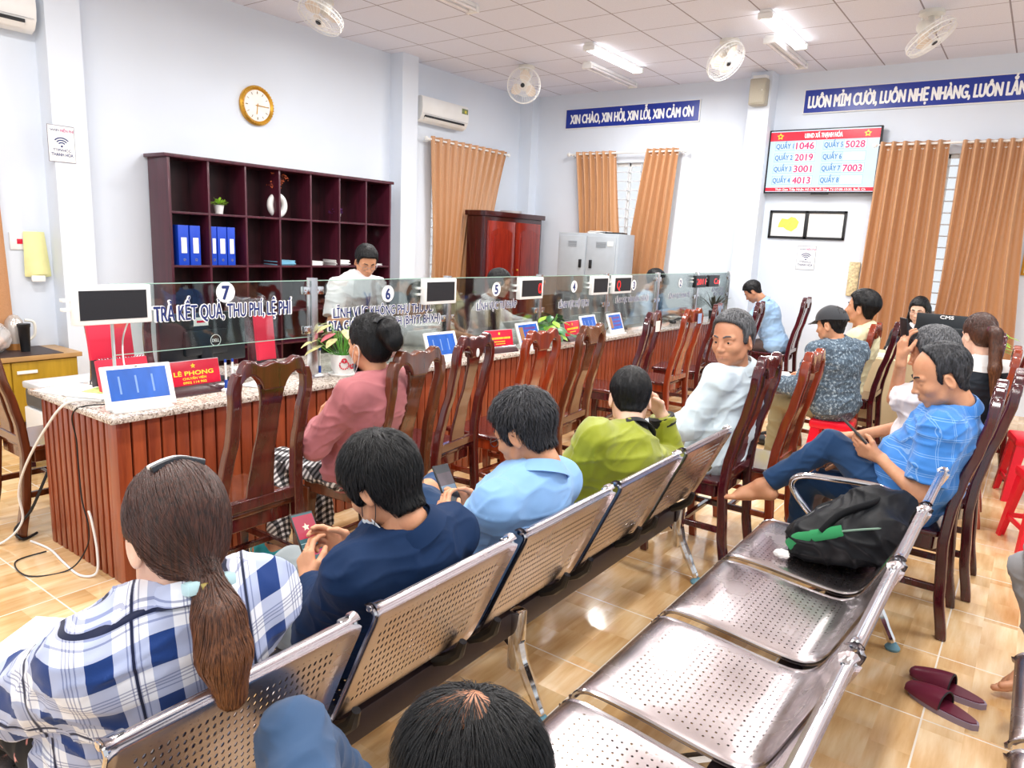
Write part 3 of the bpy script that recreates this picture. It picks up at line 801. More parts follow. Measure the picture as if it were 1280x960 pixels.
def leaf(mb, base, d, L, w, droop=0.3, n=6, mi=0, twist=0.0, cup=0.15):
    d = Vector(d).normalized(); side = d.cross(Vector((0, 0, 1)))
    if side.length < 1e-3: side = Vector((1, 0, 0))
    side.normalize(); side = (Matrix.Rotation(twist, 3, d) @ side)
    up = side.cross(d)
    def fn(u, v):
        s = u*L; wd = w*math.sin(PI*min(0.98, 0.04+u*0.96))**0.8*(1-0.25*u)
        p = Vector(base)+d*s-Vector((0, 0, 1))*(droop*L*u*u)
        return p+side*((v-0.5)*wd)+up*(-cup*wd*abs(v-0.5))
    mb.grid(fn, n, 4, mi=mi, thick=0.0008)
green = mat('leaf_green', '5FA83C', 0.4, var=0.35, vscale=30); lime = mat('lime_leaf', '9CCB3E', 0.4, var=0.3, vscale=20)
dgreen = mat('dark_leaf', '2F6B3A', 0.35, var=0.4, vscale=20)
def little_plant(y, z, label, foliage_m, nm='potted_plant', zoff=0):
    t = thing(nm, label, 'potted plant', (-6.47, y, z))
    W(MB().lathe([(0, z), (0.035, z), (0.048, z+0.085), (0.043, z+0.085), (0.038, z+0.07), (0, z+0.07)], (-6.47, y, 0), 20), 'pot', white, t)
    mb = MB()
    for k in range(90):
        a = rng.uniform(0, 2*PI); e = rng.uniform(0.1, 1.4)
        d = (math.cos(a)*math.cos(e), math.sin(a)*math.cos(e), math.sin(e))
        r = rng.uniform(0.02, 0.06)
        leaf(mb, (-6.47+d[0]*r*1.0, y+d[1]*r*1.2, z+0.085+abs(d[2])*r*0.9), d, 0.035, 0.022, 0.2, 3)
    W(mb, 'foliage', foliage_m, t)
little_plant(4.06, 1.73, 'tiny green plant in a white pot in the second top cubby', lime)
little_plant(5.5, 1.73, 'tiny plant with purple flowers in a white pot on the shelf', mat('purple_petals', '7C3FA0', 0.5, var=0.3, vscale=40))
t = thing('vase', 'white ring shaped vase holding dried orange twigs on the shelf', 'vase', (-6.47, 4.72, 1.73))
W(MB().tube([(-6.47, 4.72+0.085*math.sin(a), 1.73+0.125+0.095*math.cos(a)) for a in np.linspace(0, 2*PI, 33)[:-1]], 0.033, 12, closed=True), 'ring_body', white, t)
W(MB().lathe([(0.02, 1.93), (0.022, 1.99), (0.03, 2.0), (0.022, 2.0), (0.016, 1.93)], (-6.47, 4.72, 0), 14), 'neck', white, t)
mb = MB(); mb2 = MB()
for k in range(26):
    a = rng.uniform(0, 2*PI); r = rng.uniform(0.02, 0.11); top = Vector((-6.47+r*math.cos(a)*0.8, 4.73+r*math.sin(a), rng.uniform(2.03, 2.17)))
    mb.tube([(-6.47, 4.72, 1.97), (Vector((-6.47, 4.72, 1.98))+top)/2+Vector((0, 0, 0.03)), top], 0.0018, 4)
    for q in range(5): mb2.sphere(top+Vector(rng.uniform(-0.02, 0.02, 3)), 0.006, 5)
W(mb, 'twigs', mat('dry_twig', '8A3E22', 0.7), t); W(mb2, 'berries', mat('orange_berries', 'B5532B', 0.6, var=0.3, vscale=40), t)
for (y0, y1, z, h, c, lab) in ((4.66, 4.88, 1.25, 0.05, 'light_blue_card', 'light blue leaflets lying in the fourth cubby, middle row'),
                            (5.06, 5.24, 1.25, 0.045, 'white_paper', 'white papers in the fifth cubby, middle row'),
                            (5.42, 5.62, 1.25, 0.06, 'white_paper', 'thicker pile of papers in the sixth cubby, middle row'),
                            (5.9, 6.12, 1.25, 0.02, 'white_paper', 'flat papers in the last cubby behind the standing clerk')):
    b = thing('paper_stack', lab, 'papers', (-6.48, (y0+y1)/2, z), group='papers on the maroon shelf')
    m_ = mat('light_blue_card', '7FBFDD', 0.6) if c[0] == 'l' else paper
    mb = MB()
    nl = 5
    for k in range(nl):
        dy = rng.uniform(-0.012, 0.012)
        mb.b2((-6.62, y0+dy, z+h*k/nl), (-6.39+rng.uniform(-.01, .01), y1+dy, z+h*(k+0.85)/nl), 0.001)
    W(mb, 'sheets', m_, b)
mb = MB()
tg = thing('shelf_label', 'small silver label at the upper right inside the last cubby', 'label', (-6.66, 6.1, 1.6))
W(MB().b2((-6.675, 6.05, 1.6), (-6.668, 6.14, 1.66)), 'plate', steel, tg)

# ---------------------------------------------------------------- red wooden cabinet
rw = wood('red_lacquered_wood', '6E1710', '9E2B1C', 0.2, 2, 0.7)
rwd = wood('dark_red_lacquered_wood', '2E0A10', '4A1118', 0.2, 2, 0.6)
t = thing('wardrobe', 'red lacquered wooden cabinet with two arched doors in the far left corner', 'cabinet', (-6.42, 8.5, 0))
W(MB().b2((-6.50, 7.82, 0.06), (-6.2, 9.2, 1.93), 0.004), 'carcass', rwd, t)
W(MB().b2((-6.52, 7.78, 1.93), (-6.16, 9.24, 2.0), 0.012), 'cornice', rwd, t)
W(MB().b2((-6.49, 7.84, 0), (-6.22, 9.18, 0.07)), 'plinth', rwd, t)
for k, (y0, y1) in enumerate(((7.88, 8.5), (8.53, 9.14))):
    d = W(MB().b2((-6.2, y0, 0.12), (-6.175, y1, 1.87), 0.004), 'door', rw, t)
    arch = [(y0+0.07, 0.22), (y1-0.07, 0.22)]+[(y1-0.07-(y1-y0-0.14)*q, 1.72+0.06*math.sin(PI*q)) for q in np.linspace(0, 1, 12)]
    W(MB().prism(arch, lambda a, b: (-6.176, a, b), lambda a, b: (-6.166, a, b)), 'arched_panel', rw, t, smooth=False)
    inset = [(y0+0.11, 0.27), (y1-0.11, 0.27)]+[(y1-0.11-(y1-y0-0.22)*q, 1.66+0.05*math.sin(PI*q)) for q in np.linspace(0, 1, 12)]
    W(MB().prism(inset, lambda a, b: (-6.167, a, b), lambda a, b: (-6.158, a, b)), 'raised_field', rw, t, smooth=False)
W(MB().sphere((-6.15, 8.56, 1.2), 0.016, 10), 'knob', gold, t)
t = thing('tray', 'white round tray lying on top of the red wooden cabinet', 'tray', (-6.34, 8.6, 2.0))
W(MB().lathe([(0, 2.0), (0.14, 2.0), (0.16, 2.03), (0.15, 2.03), (0.135, 2.012), (0, 2.012)], (-6.34, 8.6, 0), 32), 'dish', white, t)

# ---------------------------------------------------------------- metal locker
lk = mat('grey_locker_paint', 'AEB6BE', 0.4, var=0.04)
lkd = mat('grey_vent_shade', '868E97', 0.5)  # darker grey that puts the shade of the vent slots into the colour
t = thing('metal_locker', 'light grey metal locker with black handles in front of the barred window', 'locker', (-4.97, 8.72, 0))
W(MB().b2((-5.43, 8.5, 0), (-4.51, 8.95, 1.76), 0.006), 'carcass', lk, t)
for (x0, x1, z0, z1) in ((-5.40, -4.99, 0.98, 1.72), (-4.97, -4.54, 0.98, 1.72), (-5.40, -4.99, 0.06, 0.95), (-4.97, -4.54, 0.06, 0.95)):
    d = W(MB().b2((x0, 8.485, z0), (x1, 8.5, z1), 0.004), 'door', lk, t)
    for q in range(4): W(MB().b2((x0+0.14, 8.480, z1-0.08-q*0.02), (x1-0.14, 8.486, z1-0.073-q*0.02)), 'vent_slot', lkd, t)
    inner = x1-0.09 if x1 < -4.9 else x0+0.05
    W(MB().b2((inner, 8.468, (z0+z1)/2-0.05), (inner+0.04, 8.49, (z0+z1)/2+0.06), 0.006), 'handle', black, t)
W(MB().b2((-4.66, 8.481, 1.6), (-4.58, 8.486, 1.66)), 'paper_label', paper, t)
b = thing('paper_stack', 'loose white papers on top of the grey locker', 'papers', (-4.93, 8.7, 1.76))
mb = MB()
for k in range(4): mb.box((-4.9+rng.uniform(-.02, .02), 8.68, 1.764+k*0.008), (0.2, 0.28, 0.006), rz=rng.uniform(-.4, .4))
W(mb, 'sheets', paper, b)
b = thing('notebook', 'black notebook on top of the grey locker', 'notebook', (-4.66, 8.7, 1.76))
W(MB().box((-4.66, 8.7, 1.771), (0.22, 0.3, 0.02), rz=0.2, bev=0.003), 'cover', black, b)

# ---------------------------------------------------------------- service counter
slatw = wood('red_brown_slats', '7A3018', 'A8502C', 0.35, 2, 0.25)
slatd = mat('dark_slat_gap', '2A0E08', 0.6)
gran = granite_mat()
t = thing('service_counter', 'long red brown slatted counter with speckled granite top', 'counter', (-3.5, 5.4, 0))
mb = MB(); mb.b2((-3.83, 1.47, 0), (-3.135, 9.36, 0.755)); W(mb, 'carcass', slatd, t, smooth=False)
mb = MB(); y = 1.44; i = 0
while y < 9.34:
    w = 0.057
    mb.b2((-3.14, y, 0.0), (-3.115, min(y+w, 9.36), 0.756), 0.004); y += w+0.010
W(mb, 'front_slats', slatw, t)
mb = MB(); x = -3.865
while x < -3.2:
    mb.b2((x, 1.438, 0.0), (x+0.042, 1.475, 0.756), 0.004); x += 0.0585
mb.b2((-3.19, 1.436, 0), (-3.113, 1.475, 0.756), 0.004)
W(mb, 'end_slats', slatw, t)
W(MB().b2((-3.93, 1.405, 0.757), (-3.085, 9.37, 0.785), 0.008), 'worktop', gran, t)

# glass screens on the counter
glass = glass_mat(); XG = -3.3
post_y = [1.53, 2.63, 3.78, 4.91, 6.03, 7.15, 8.25, 9.33]
for k, y in enumerate(post_y[1:]):
    p = thing('glass_screen_post', ['square steel post between window seven and window six screens', 'steel post between window six and window five screens', 'steel post between window five and window four screens', 'steel post between window four and window three screens', 'steel post between window three and window two screens', 'steel post left of the window one screen', 'last steel post of the glass screens, by the wall column'][k], 'post', (XG, y, 0.785), group='steel posts of the glass screens')
    W(MB().b2((XG-0.022, y-0.022, 0.785), (XG+0.022, y+0.022, 1.35), 0.003), 'post', steel, p)
    W(MB().b2((XG-0.045, y-0.045, 0.785), (XG+0.045, y+0.045, 0.792), 0.002), 'foot_plate', steel, p)
    for s in (-1, 1):
        if k == 6 and s == 1: continue
        for z in (1.28, 1.06):
            W(MB().b2((XG-0.014, y+s*0.022-0.002+(0 if s > 0 else -0.045), z-0.022), (XG+0.016, y+s*0.022+(0.047 if s > 0 else 0.002), z+0.022), 0.004), 'clamp', chrome, p)
names = {0: ('7', ['TRẢ KẾT QUẢ, THU PHÍ, LỆ PHÍ']), 1: ('6', ['LĨNH VỰC KHÔNG PHỤ THUỘC', 'ĐỊA GIỚI HÀNH CHÍNH (BHYT, BHXH)']), 2: ('5', ['LĨNH VỰC TƯ PHÁP']), 3: ('4', ['LĨNH VỰC HỘ TỊCH']), 4: ('3', ['LĨNH VỰC VĂN HÓA - XÃ HỘI']), 5: ('2', ['LĨNH VỰC KINH TẾ']), 6: ('1', ['LĨNH VỰC', 'ĐẤT ĐAI'])}
numy = [2.09, 3.21, 4.33, 5.45, 6.6, 7.76, 8.95]
txt = [[(2.10, 1.195, 0.77, 0.072)], [(3.2, 1.145, 0.86, 0.058), (3.22, 1.07, 0.98, 0.056)], [(4.35, 1.125, 0.5, 0.055)], [(5.47, 1.09, 0.5, 0.055)], [(6.6, 1.09, 0.72, 0.05)], [(7.76, 1.09, 0.6, 0.05)], [(8.95, 1.13, 0.4, 0.045), (8.98, 1.07, 0.34, 0.045)]]
gedge = mat('glass_edge_green', 'A9CDBE', 0.15, var=0.05)
for k in range(7):
    y0, y1 = post_y[k]+(0.0 if k == 0 else 0.03), post_y[k+1]-0.03
    zb = 1.02 if k < 1 else 0.80
    t = thing('glass_screen', 'clear glass screen of service window '+['seven, nearest of the row', 'six with two lines of navy lettering', 'five in front of the clerk in profile', 'four left of the blank display', 'three with the red Q display', 'two with the 2011 display', 'one, farthest by the wall column'][k], 'glass screen', (XG, (y0+y1)/2, zb))
    W(MB().b2((XG-0.004, y0, zb), (XG+0.004, y1, 1.335)), 'pane', glass, t, smooth=False)
    W(MB().b2((XG-0.0045, y0, 1.333), (XG+0.0045, y1, 1.337)), 'top_edge', gedge, t)
    if k < 1: W(MB().b2((XG-0.0045, y0, zb-0.002), (XG+0.0045, y1, zb+0.001)), 'bottom_edge', gedge, t)
    R = 0.052
    zc = [1.285, 1.245, 1.245, 1.24, 1.23, 1.23, 1.22][k]
    W(MB().lathe([(0, 0.0045), (R, 0.0045), (R, 0.006), (0, 0.006)], (XG, numy[k], zc), 32, axis=axx), 'number_disc', white_ink, t)
    WT(names[k][0], 'numeral', (XG, numy[k], zc), 0.068, 0.036, '+X', m=navy_ink, bold=0.05, depth=0.0068, parent=t)
    for s, (yc, z, w, h) in zip(names[k][1], txt[k]):
        WT(s, 'lettering_outline', (XG, yc, z), h, w, '+X', m=white_ink, bold=0.085, depth=0.0047, parent=t)
        WT(s, 'lettering', (XG, yc, z), h, w*0.985, '+X', m=navy_ink, bold=0.02, depth=0.0055, parent=t)
    if k == 0:
        W(MB().b2((XG-0.012, 1.53, 0.785), (XG+0.012, 1.536, 1.33), 0.002), 'end_support', mat('clear_acrylic_edge', 'C5CDD0', 0.15), t)

# LED counters
ledm = NT('led_matrix'); v = ledm.coord((150, 150, 150)); vo = ledm.n('ShaderNodeTexVoronoi'); ledm.l(v, vo.inputs['Vector']); vo.inputs['Scale'].default_value = 1.0; vo.inputs['Randomness'].default_value = 0.0
ledm.setp(Base_Color=ledm.ramp(vo.outputs['Distance'], [(0.3, lin('5A5E6A')), (0.5, lin('17181E'))]), Roughness=0.5)
ledred = emis('led_red', 'FF2A2A', 2.0)
def led(y0, y1, z0, z1, s, label, frame=True, sw=0.1, sy=0):
    t = thing('led_display', label, 'display', (XG+0.02, (y0+y1)/2, z0))
    m = 0.022 if frame else 0.006
    W(MB().b2((XG+0.008, y0, z0), (XG+0.048, y1, z1), 0.006), 'housing', white if frame else black, t)
    W(MB().b2((XG+0.046, y0+m, z0+m), (XG+0.0495, y1-m, z1-m)), 'screen', ledm.m, t)
    for z in (z0+0.06, z0+0.1): W(MB().b2((XG-0.01, y0-0.03, z), (XG+0.02, y0+0.02, z+0.014), 0.002), 'hook', white, t)
    if s: WT(s, 'digits', (XG+0.05, (y0+y1)/2+sy, (z0+z1)/2), (z1-z0)*0.5, sw, '+X', m=ledred, bold=0.0, depth=0.001, parent=t)
    return t
led(1.36, 1.69, 1.165, 1.335, '', 'largest white framed dark display at the near end of the glass screens')
led(3.50, 3.82, 1.165, 1.335, '', 'blank white framed display on the window six glass screen')
led(4.58, 4.90, 1.16, 1.33, '0', 'white framed display showing a red circle on the window five screen', sw=0.05, sy=0.11)
led(5.70, 6.0, 1.16, 1.33, '', 'blank white framed display on the window four screen')
led(6.10, 6.47, 1.16, 1.33, 'Q', 'white framed display with a red Q on the window three screen', sw=0.07, sy=-0.09)
led(8.10, 8.43, 1.17, 1.31, '2011', 'small display reading 2011 in red on the window two screen', False, 0.27)
led(8.52, 8.86, 1.17, 1.31, 'Co', 'small display with red letters Co next to the last post', False, 0.17, 0.07)
t = thing('cable', 'white lead hanging from the largest display down to the worktop', 'cable', (XG, 1.55, 0.79))
W(MB().tube(catmull([(XG+0.01, 1.60, 1.17), (XG+0.0, 1.575, 1.08), (XG+0.02, 1.57, 0.95), (XG+0.02, 1.62, 0.80)]), 0.0035, 6), 'lead', white, t)

# tablets
def tablet(x, y, label, ang=0.1, tilt=0.35, w=0.30, h=0.195, pat=0):
    t = thing('tablet', label, 'tablet', (x, y, 0.785), rz=ang)
    rt = Matrix.Rotation(-tilt, 4, 'Y')
    def L(c, d, bev): return MB().box((0, 0, 0), d, bev=bev).xf(rt @ Matrix.Translation(c))
    L((0, 0, h/2+0.012), (0.014, w, h), 0.006).xf(Matrix.Translation((0, 0, 0.0))).build('case', white, t)
    scm = emis('tablet_blue_screen', '2F6FD8', 0.8, var=0.35)
    L((0.0075, 0, h/2+0.022), (0.001, w-0.05, h-0.055), 0).build('screen', scm, t)
    if pat:
        for k in range(3): L((0.0085, 0.02, h*0.35+0.02+k*0.035), (0.0006, w*0.5, 0.018), 0).build('menu_band', emis('tablet_purple', '7A4FA0', 0.6), t)
        L((0.0085, -w*0.32, h*0.5+0.02), (0.0006, 0.05, h*0.55), 0).build('menu_column', emis('tablet_tan', 'C48A5A', 0.6), t)
    else:
        for k in range(3): L((0.0085, -0.08+k*0.07, h*0.5+0.02), (0.0005, 0.008, 0.08), 0).build('screen_glint', emis('tablet_light', '8FB4EE', 0.7), t)
    L((0.008, 0, h+0.002), (0.002, 0.01, 0.004), 0).build('camera_dot', black, t)
    MB().prism([(-0.005, 0), (-0.11, 0), (-0.10, 0.012), (-0.05, 0.12), (-0.04, 0.10)], lambda a, b: (a, -0.05, b), lambda a, b: (a, 0.05, b)).build('stand', white, t)
    MB().b2((-0.1, -w*0.42, 0.0), (0.03, w*0.42, 0.012), 0.004).build('base', white, t)
    return t
tablet(-3.17, 1.585, 'white tablet with blue screen at the near corner of the counter', -0.12)
tablet(-3.16, 3.62, 'white tablet on the counter right behind the chair beside the pink clad woman', -0.05)
tablet(-3.17, 4.66, 'white tablet partly behind the third chair back, left of the leafy plant', 0.0, pat=1)
tablet(-3.2, 5.66, 'white tablet right of the red nameplate in front of window four', 0.05)
tablet(-3.17, 6.1, 'white tablet showing a purple menu in front of window three', 0.05, pat=1)

# nameplates
nam_w = wood('dark_nameplate_wood', '2A0D14', '451A22', 0.25, 1, 0.5)
def nameplate(x, y, lines, label, w=0.28, h=0.125, ang=0.0, z=0.785):
    t = thing('nameplate', label, 'nameplate', (x, y, z), rz=ang)
    MB().prism([(-0.05, 0), (0.05, 0), (0.045, 0.014), (0.012, 0.045), (-0.03, 0.045), (-0.05, 0.014)], lambda a, b: (a, -w/2-0.01, b), lambda a, b: (a, w/2+0.01, b)).build('base', nam_w, t)
    tilt = Matrix.Rotation(-0.2, 4, 'Y') @ Matrix.Identity(4); off = Matrix.Translation((0, 0, 0.038))
    MB().b2((-0.003, -w/2, 0), (0.003, w/2, h), 0.001).xf(off @ tilt).build('plate', redm, t)
    MB().b2((-0.005, -w/2-0.004, 0), (-0.003, w/2+0.004, h+0.004)).xf(off @ tilt).build('clear_backing', mat('pale_acrylic', 'D8C8D0', 0.15), t)
    fx = off @ tilt
    pts = []
    for k in range(10):
        a = PI/2+2*PI*k/10; r = 0.0135 if k % 2 == 0 else 0.007
        pts.append((r*math.cos(a), h*0.80+r*math.sin(a)))
    MB().prism(pts, lambda a, b: (0.0032, a, b), lambda a, b: (0.0042, a, b)).xf(fx).build('emblem', gold_ink, t, smooth=False)
    for s, z_, hh, ww in lines:
        if s is None:      # too blurred in the photograph to read: rows of short strokes
            q = MB(); yy = -ww*w/2; r_ = random.Random(int(z_*100)+int(y*10))
            while yy < ww*w/2:
                l_ = r_.uniform(0.006, 0.014); q.b2((0.0032, yy, z_*h-hh*h/2), (0.0042, yy+l_, z_*h+hh*h/2)); yy += l_+0.004
            q.xf(fx).build('blurred_lettering', gold_ink, t, smooth=False); continue
        o = text(s, 'lettering', (0.0036, 0, z_*h), hh*h, ww*w, '+X', m=gold_ink, bold=0.04, depth=0.001, parent=t); o.data.transform(fx)
nameplate(-3.33, 1.93, [('LÊ PHONG', 0.52, 0.17, 0.74), ('CHUYÊN VIÊN', 0.31, 0.09, 0.44), ('0902 114 902', 0.15, 0.09, 0.44)], 'red nameplate with large yellow capitals nearest the near corner')
nameplate(-3.2, 4.28, [(None, 0.52, 0.12, 0.76), (None, 0.32, 0.06, 0.4), (None, 0.18, 0.05, 0.3)], 'red nameplate with gold lettering in front of window five', ang=-0.15)
nameplate(-3.22, 5.36, [(None, 0.5, 0.13, 0.75), (None, 0.28, 0.06, 0.4)], 'red nameplate with gold band left of the fourth tablet', ang=0.1)
nameplate(-3.35, 6.42, [(None, 0.5, 0.12, 0.6)], 'red nameplate partly hidden behind the purple menu tablet', 0.24, 0.12)
nameplate(-3.35, 8.1, [(None, 0.5, 0.12, 0.6)], 'red nameplate in front of window two, right of the headphones', 0.22, 0.11)

# pens on stands
bl = mat('blue_pen_plastic', '1E49A8', 0.3)
def pens(x, y, label):
    t = thing('pen_stand', label, 'pen stand', (x, y, 0.785))
    MB().lathe([(0, 0), (0.04, 0), (0.042, 0.01), (0.02, 0.02), (0, 0.02)], n=20).build('base', white, t)
    for s in (-1, 1):
        MB().tube([(0, s*0.018, 0.01), (0, s*0.018, 0.06)], 0.009, 10).build('socket', bl, t)
        MB().tube([(0, s*0.018, 0.06), (0, s*0.02, 0.15)], 0.0055, 8).build('pen_barrel', white, t)
        MB().tube([(0, s*0.02, 0.15), (0, s*0.02, 0.165)], 0.0062, 8).build('pen_cap', bl, t)
    return t
pens(-3.27, 2.08, 'two blue and white pens on a round stand beside the nearest red nameplate')
pens(-3.3, 2.66, 'blue pen stand at the foot of the first steel post')

# potted plant in a white pot with red design
t = thing('potted_plant', 'variegated pink and cream leaved plant in a white pot with red motif', 'potted plant', (-3.24, 2.80, 0.785))
MB().lathe([(0, 0), (0.075, 0), (0.085, 0.012), (0.05, 0.014), (0, 0.014)], n=28).build('saucer', white, t)
MB().lathe([(0, 0.012), (0.05, 0.012), (0.066, 0.04), (0.072, 0.10), (0.067, 0.125), (0.058, 0.125), (0.058, 0.105), (0, 0.105)], n=28).build('pot', white, t)
mb = MB()
for a0, z0, r in ((-0.35, 0.07, 0.026), (0.35, 0.06, 0.013), (-0.35, 0.095, 0.012)):
    for q in range(14):
        a = 2*PI*q/14
        mb.sphere((0.0715*math.cos(a0+r*math.cos(a)/0.07), 0.0715*math.sin(a0+r*math.cos(a)/0.07), z0+r*math.sin(a)*0.9), 0.0045, 6)
mb.xf(Matrix.Rotation(-0.25, 4, 'Z')).build('red_motif', redm, t)
mb = MB(); mp_ = MB(); st = MB()
for k in range(34):
    a = rng.uniform(0, 2*PI); e = rng.uniform(0.35, 1.3)
    L = rng.uniform(0.10, 0.20)
    top = Vector((math.cos(a)*math.cos(e)*L, math.sin(a)*math.cos(e)*L, 0.12+math.sin(e)*L))
    st.tube([(0.01*math.cos(a), 0.01*math.sin(a), 0.1), top*0.6+Vector((0, 0, 0.03)), top], 0.0025, 5)
    leaf(mp_ if k % 5 == 0 else mb, top, (math.cos(a), math.sin(a), 0.1), 0.10, 0.062, 0.55, 6)
mb.build('foliage', mat('cream_green_leaf', 'C9C48A', 0.45, var=0.35, vscale=45), t); mp_.build('pink_leaves', mat('pink_leaf', 'E0707C', 0.45, var=0.2, vscale=30), t)
st.build('stems', green, t)
t = thing('potted_plant', 'glossy green trailing plant on the counter between windows five and four', 'potted plant', (-3.22, 5.0, 0.785))
MB().lathe([(0, 0), (0.05, 0), (0.062, 0.09), (0.055, 0.09), (0.05, 0.07), (0, 0.07)], n=24).build('pot', white, t)
mb = MB(); m2 = MB(); st = MB()
for k in range(46):
    a = rng.uniform(0, 2*PI); e = rng.uniform(-0.2, 1.2); L = rng.uniform(0.08, 0.2)
    top = Vector((math.cos(a)*math.cos(e)*L, math.sin(a)*math.cos(e)*L*1.2, 0.09+math.sin(e)*L*0.9))
    top.z = max(top.z, 0.03)
    st.tube([(0, 0, 0.07), top*0.5+Vector((0, 0, 0.07)), top], 0.0025, 5)
    leaf(m2 if k % 4 == 0 else mb, top, (math.cos(a), math.sin(a), -0.15), 0.10, 0.07, 0.3, 6)
mb.build('foliage', dgreen, t); m2.build('young_leaves', lime, t); st.build('stems', green, t)
t = thing('potted_plant', 'dark spiky leaved plant by the far end of the glass screens', 'potted plant', (-3.2, 8.62, 0.785))
MB().lathe([(0, 0), (0.05, 0), (0.06, 0.1), (0.05, 0.1), (0, 0.09)], n=20).build('pot', black, t)
mb = MB()
for k in range(26):
    a = rng.uniform(0, 2*PI); e = rng.uniform(0.5, 1.4)
    leaf(mb, (0, 0, 0.1), (math.cos(a)*math.cos(e), math.sin(a)*math.cos(e), math.sin(e)), rng.uniform(0.2, 0.34), 0.03, 0.25, 6)
mb.build('foliage', mat('dark_spiky_leaf', '3A3A2C', 0.4, var=0.4), t)

# monitors behind the glass (their backs face the visitors)
mon = mat('dark_monitor_back', '1E242A', 0.3, var=0.1)
def monitor(x, y, z, label, w=0.52, h=0.30, ang=0.0, logo=None, sticker=False, mt=mon):
    t = thing('monitor', label, 'monitor', (x, y, z), rz=ang)
    MB().box((0, 0, 0.10+h/2), (0.03, w, h), bev=0.008).build('screen_back', mt, t)
    MB().box((-0.0165, 0, 0.10+h/2), (0.002, w-0.03, h-0.03)).build('display_panel', black, t)
    MB().box((0.02, 0, 0.10+h*0.42), (0.03, w*0.5, h*0.5), bev=0.012).build('rear_bulge', mt, t)
    MB().tube([(0.03, 0, 0.012), (0.03, 0, 0.12), (0.02, 0, 0.2)], 0.022, 10, flat=1.6).build('stand_neck', mt, t)
    MB().box((0.01, 0, 0.007), (0.18, 0.24, 0.014), bev=0.005).build('stand_foot', mt, t)
    if logo:
        yo = 0.0 if sticker else 0
        ring = MB().tube([(0.037, 0.05+0.03*math.cos(a), 0.10+h*0.45+0.03*math.sin(a)) for a in np.linspace(0, 2*PI, 33)[:-1]], 0.0018, 6, closed=True)
        if logo == 'DELL': ring.build('logo_ring', white_ink, t)
        text(logo, 'logo_lettering', (0.0365, 0.05, 0.10+h*0.45), 0.017, 0.042 if logo == 'DELL' else 0.09, '+X', m=white_ink, bold=0.03, depth=0.001, parent=t)
    if sticker:
        MB().box((0.0165, -0.02, 0.10+h*0.83), (0.001, 0.085, 0.045)).build('service_sticker', paper, t)
        MB().box((0.0173, -0.02, 0.10+h*0.83), (0.0006, 0.05, 0.012)).build('sticker_stamp', redm, t)
    return t
monitor(-3.58, 2.13, 0.785, 'black monitor with a round white logo behind the window seven screen', 0.50, 0.27, 0.04, 'DELL', True)
monitor(-3.6, 3.37, 0.72, 'dark monitor behind the window six screen, mostly hidden by lettering', 0.50, 0.30, 0.25)
monitor(-3.6, 4.72, 0.74, 'dark monitor in front of the seated clerk with profile view', 0.46, 0.28, 0.5)
monitor(-3.6, 5.55, 0.785, 'dark monitor behind the window four lettering', 0.5, 0.26, 0.15)
monitor(-3.65, 8.0, 0.785, 'dark monitor behind the window two screen', 0.46, 0.24, 0.3)
t = thing('headphones', 'black headphones lying on the counter near window two', 'headphones', (-3.2, 7.6, 0.785))
MB().tube([(0.07*math.cos(a), 0.07*math.sin(a), 0.03+0.03*math.sin(a)) for a in np.linspace(-0.3, PI+0.3, 16)], 0.008, 8).build('headband', black, t)
for s in (-1, 1): MB().lathe([(0, 0), (0.035, 0), (0.04, 0.02), (0.03, 0.035), (0, 0.035)], (s*0.07, -0.02, 0.0), 16).build('ear_cup', black, t)
# red folders and papers
for (x, y, z, w, h, tl, lab) in ((-3.72, 1.72, 0.93, 0.21, 0.2, -0.15, 'upper red folder leaning behind the first glass screen'),
                              (-3.55, 1.70, 0.785, 0.24, 0.17, -0.25, 'red spiral calendar standing below the upper red folder'),
                              (-3.72, 2.62, 0.83, 0.12, 0.27, -0.12, 'narrow red folder right of the black monitor with the round logo')):
    t = thing('red_folder', lab, 'folder', (x, y, z))
    MB().box((0, 0, h/2), (0.03, w, h), bev=0.004).xf(Matrix.Rotation(tl, 4, 'Y')).build('cover', mat('red_pink_folder', 'E02848', 0.5, var=0.04), t)
    if z < 0.8:
        MB().box((0, 0, 0.0), (0.01, 0.01, 0.01)).xf(Matrix.Translation((0, 0, 0.005))).build('foot', white, t)
        mb = MB()
        for k in range(16): mb.tube([(0.01*math.cos(a)+tl*0-0.04, -w/2+0.015+k*(w-0.03)/15, h-0.005+0.008*math.sin(a)) for a in np.linspace(0, 2*PI, 9)[:-1]], 0.0015, 4, closed=True)
        mb.build('spiral', steel, t)
    else:
        MB().box((0.0, 0, -(z-0.785)/2+0.004 if z > 0.8 else 0), (0.05, w*0.9, max(0.01, z-0.785)), bev=0.003).build('box_stand', mat('dark_box', '2B2024', 0.6), t)
def sheets(x, y, z, w, d, label, rot=0.0, n=4, m=None, grp=None, top=None):
    t = thing('paper_stack', label, 'papers', (x, y, z), group=grp)
    mb = MB()
    for k in range(n): mb.box((rng.uniform(-.01, .01), rng.uniform(-.01, .01), 0.002+k*0.0035), (w, d, 0.003), rz=rot+rng.uniform(-.08, .08))
    mb.build('sheets', m or paper, t)
    if top: MB().box((0, 0, n*0.0035+0.0015), (w*0.8, d*0.5, 0.0006), rz=rot).build('coloured_print', top, t)
    return t
sheets(-3.58, 1.62, 0.785, 0.21, 0.3, 'printed form with a green band at the near end of the counter', 0.5, 5, None, None, mat('green_print', 'BEDD82', 0.6, var=0.3, vscale=60))
sheets(-3.78, 1.53, 0.785, 0.2, 0.22, 'plain sheet lying at the near back corner of the counter', 0.2, 2)
sheets(-3.30, 2.3, 0.785, 0.15, 0.2, 'papers between the pens and the big chair back on the counter', 0.3, 2)
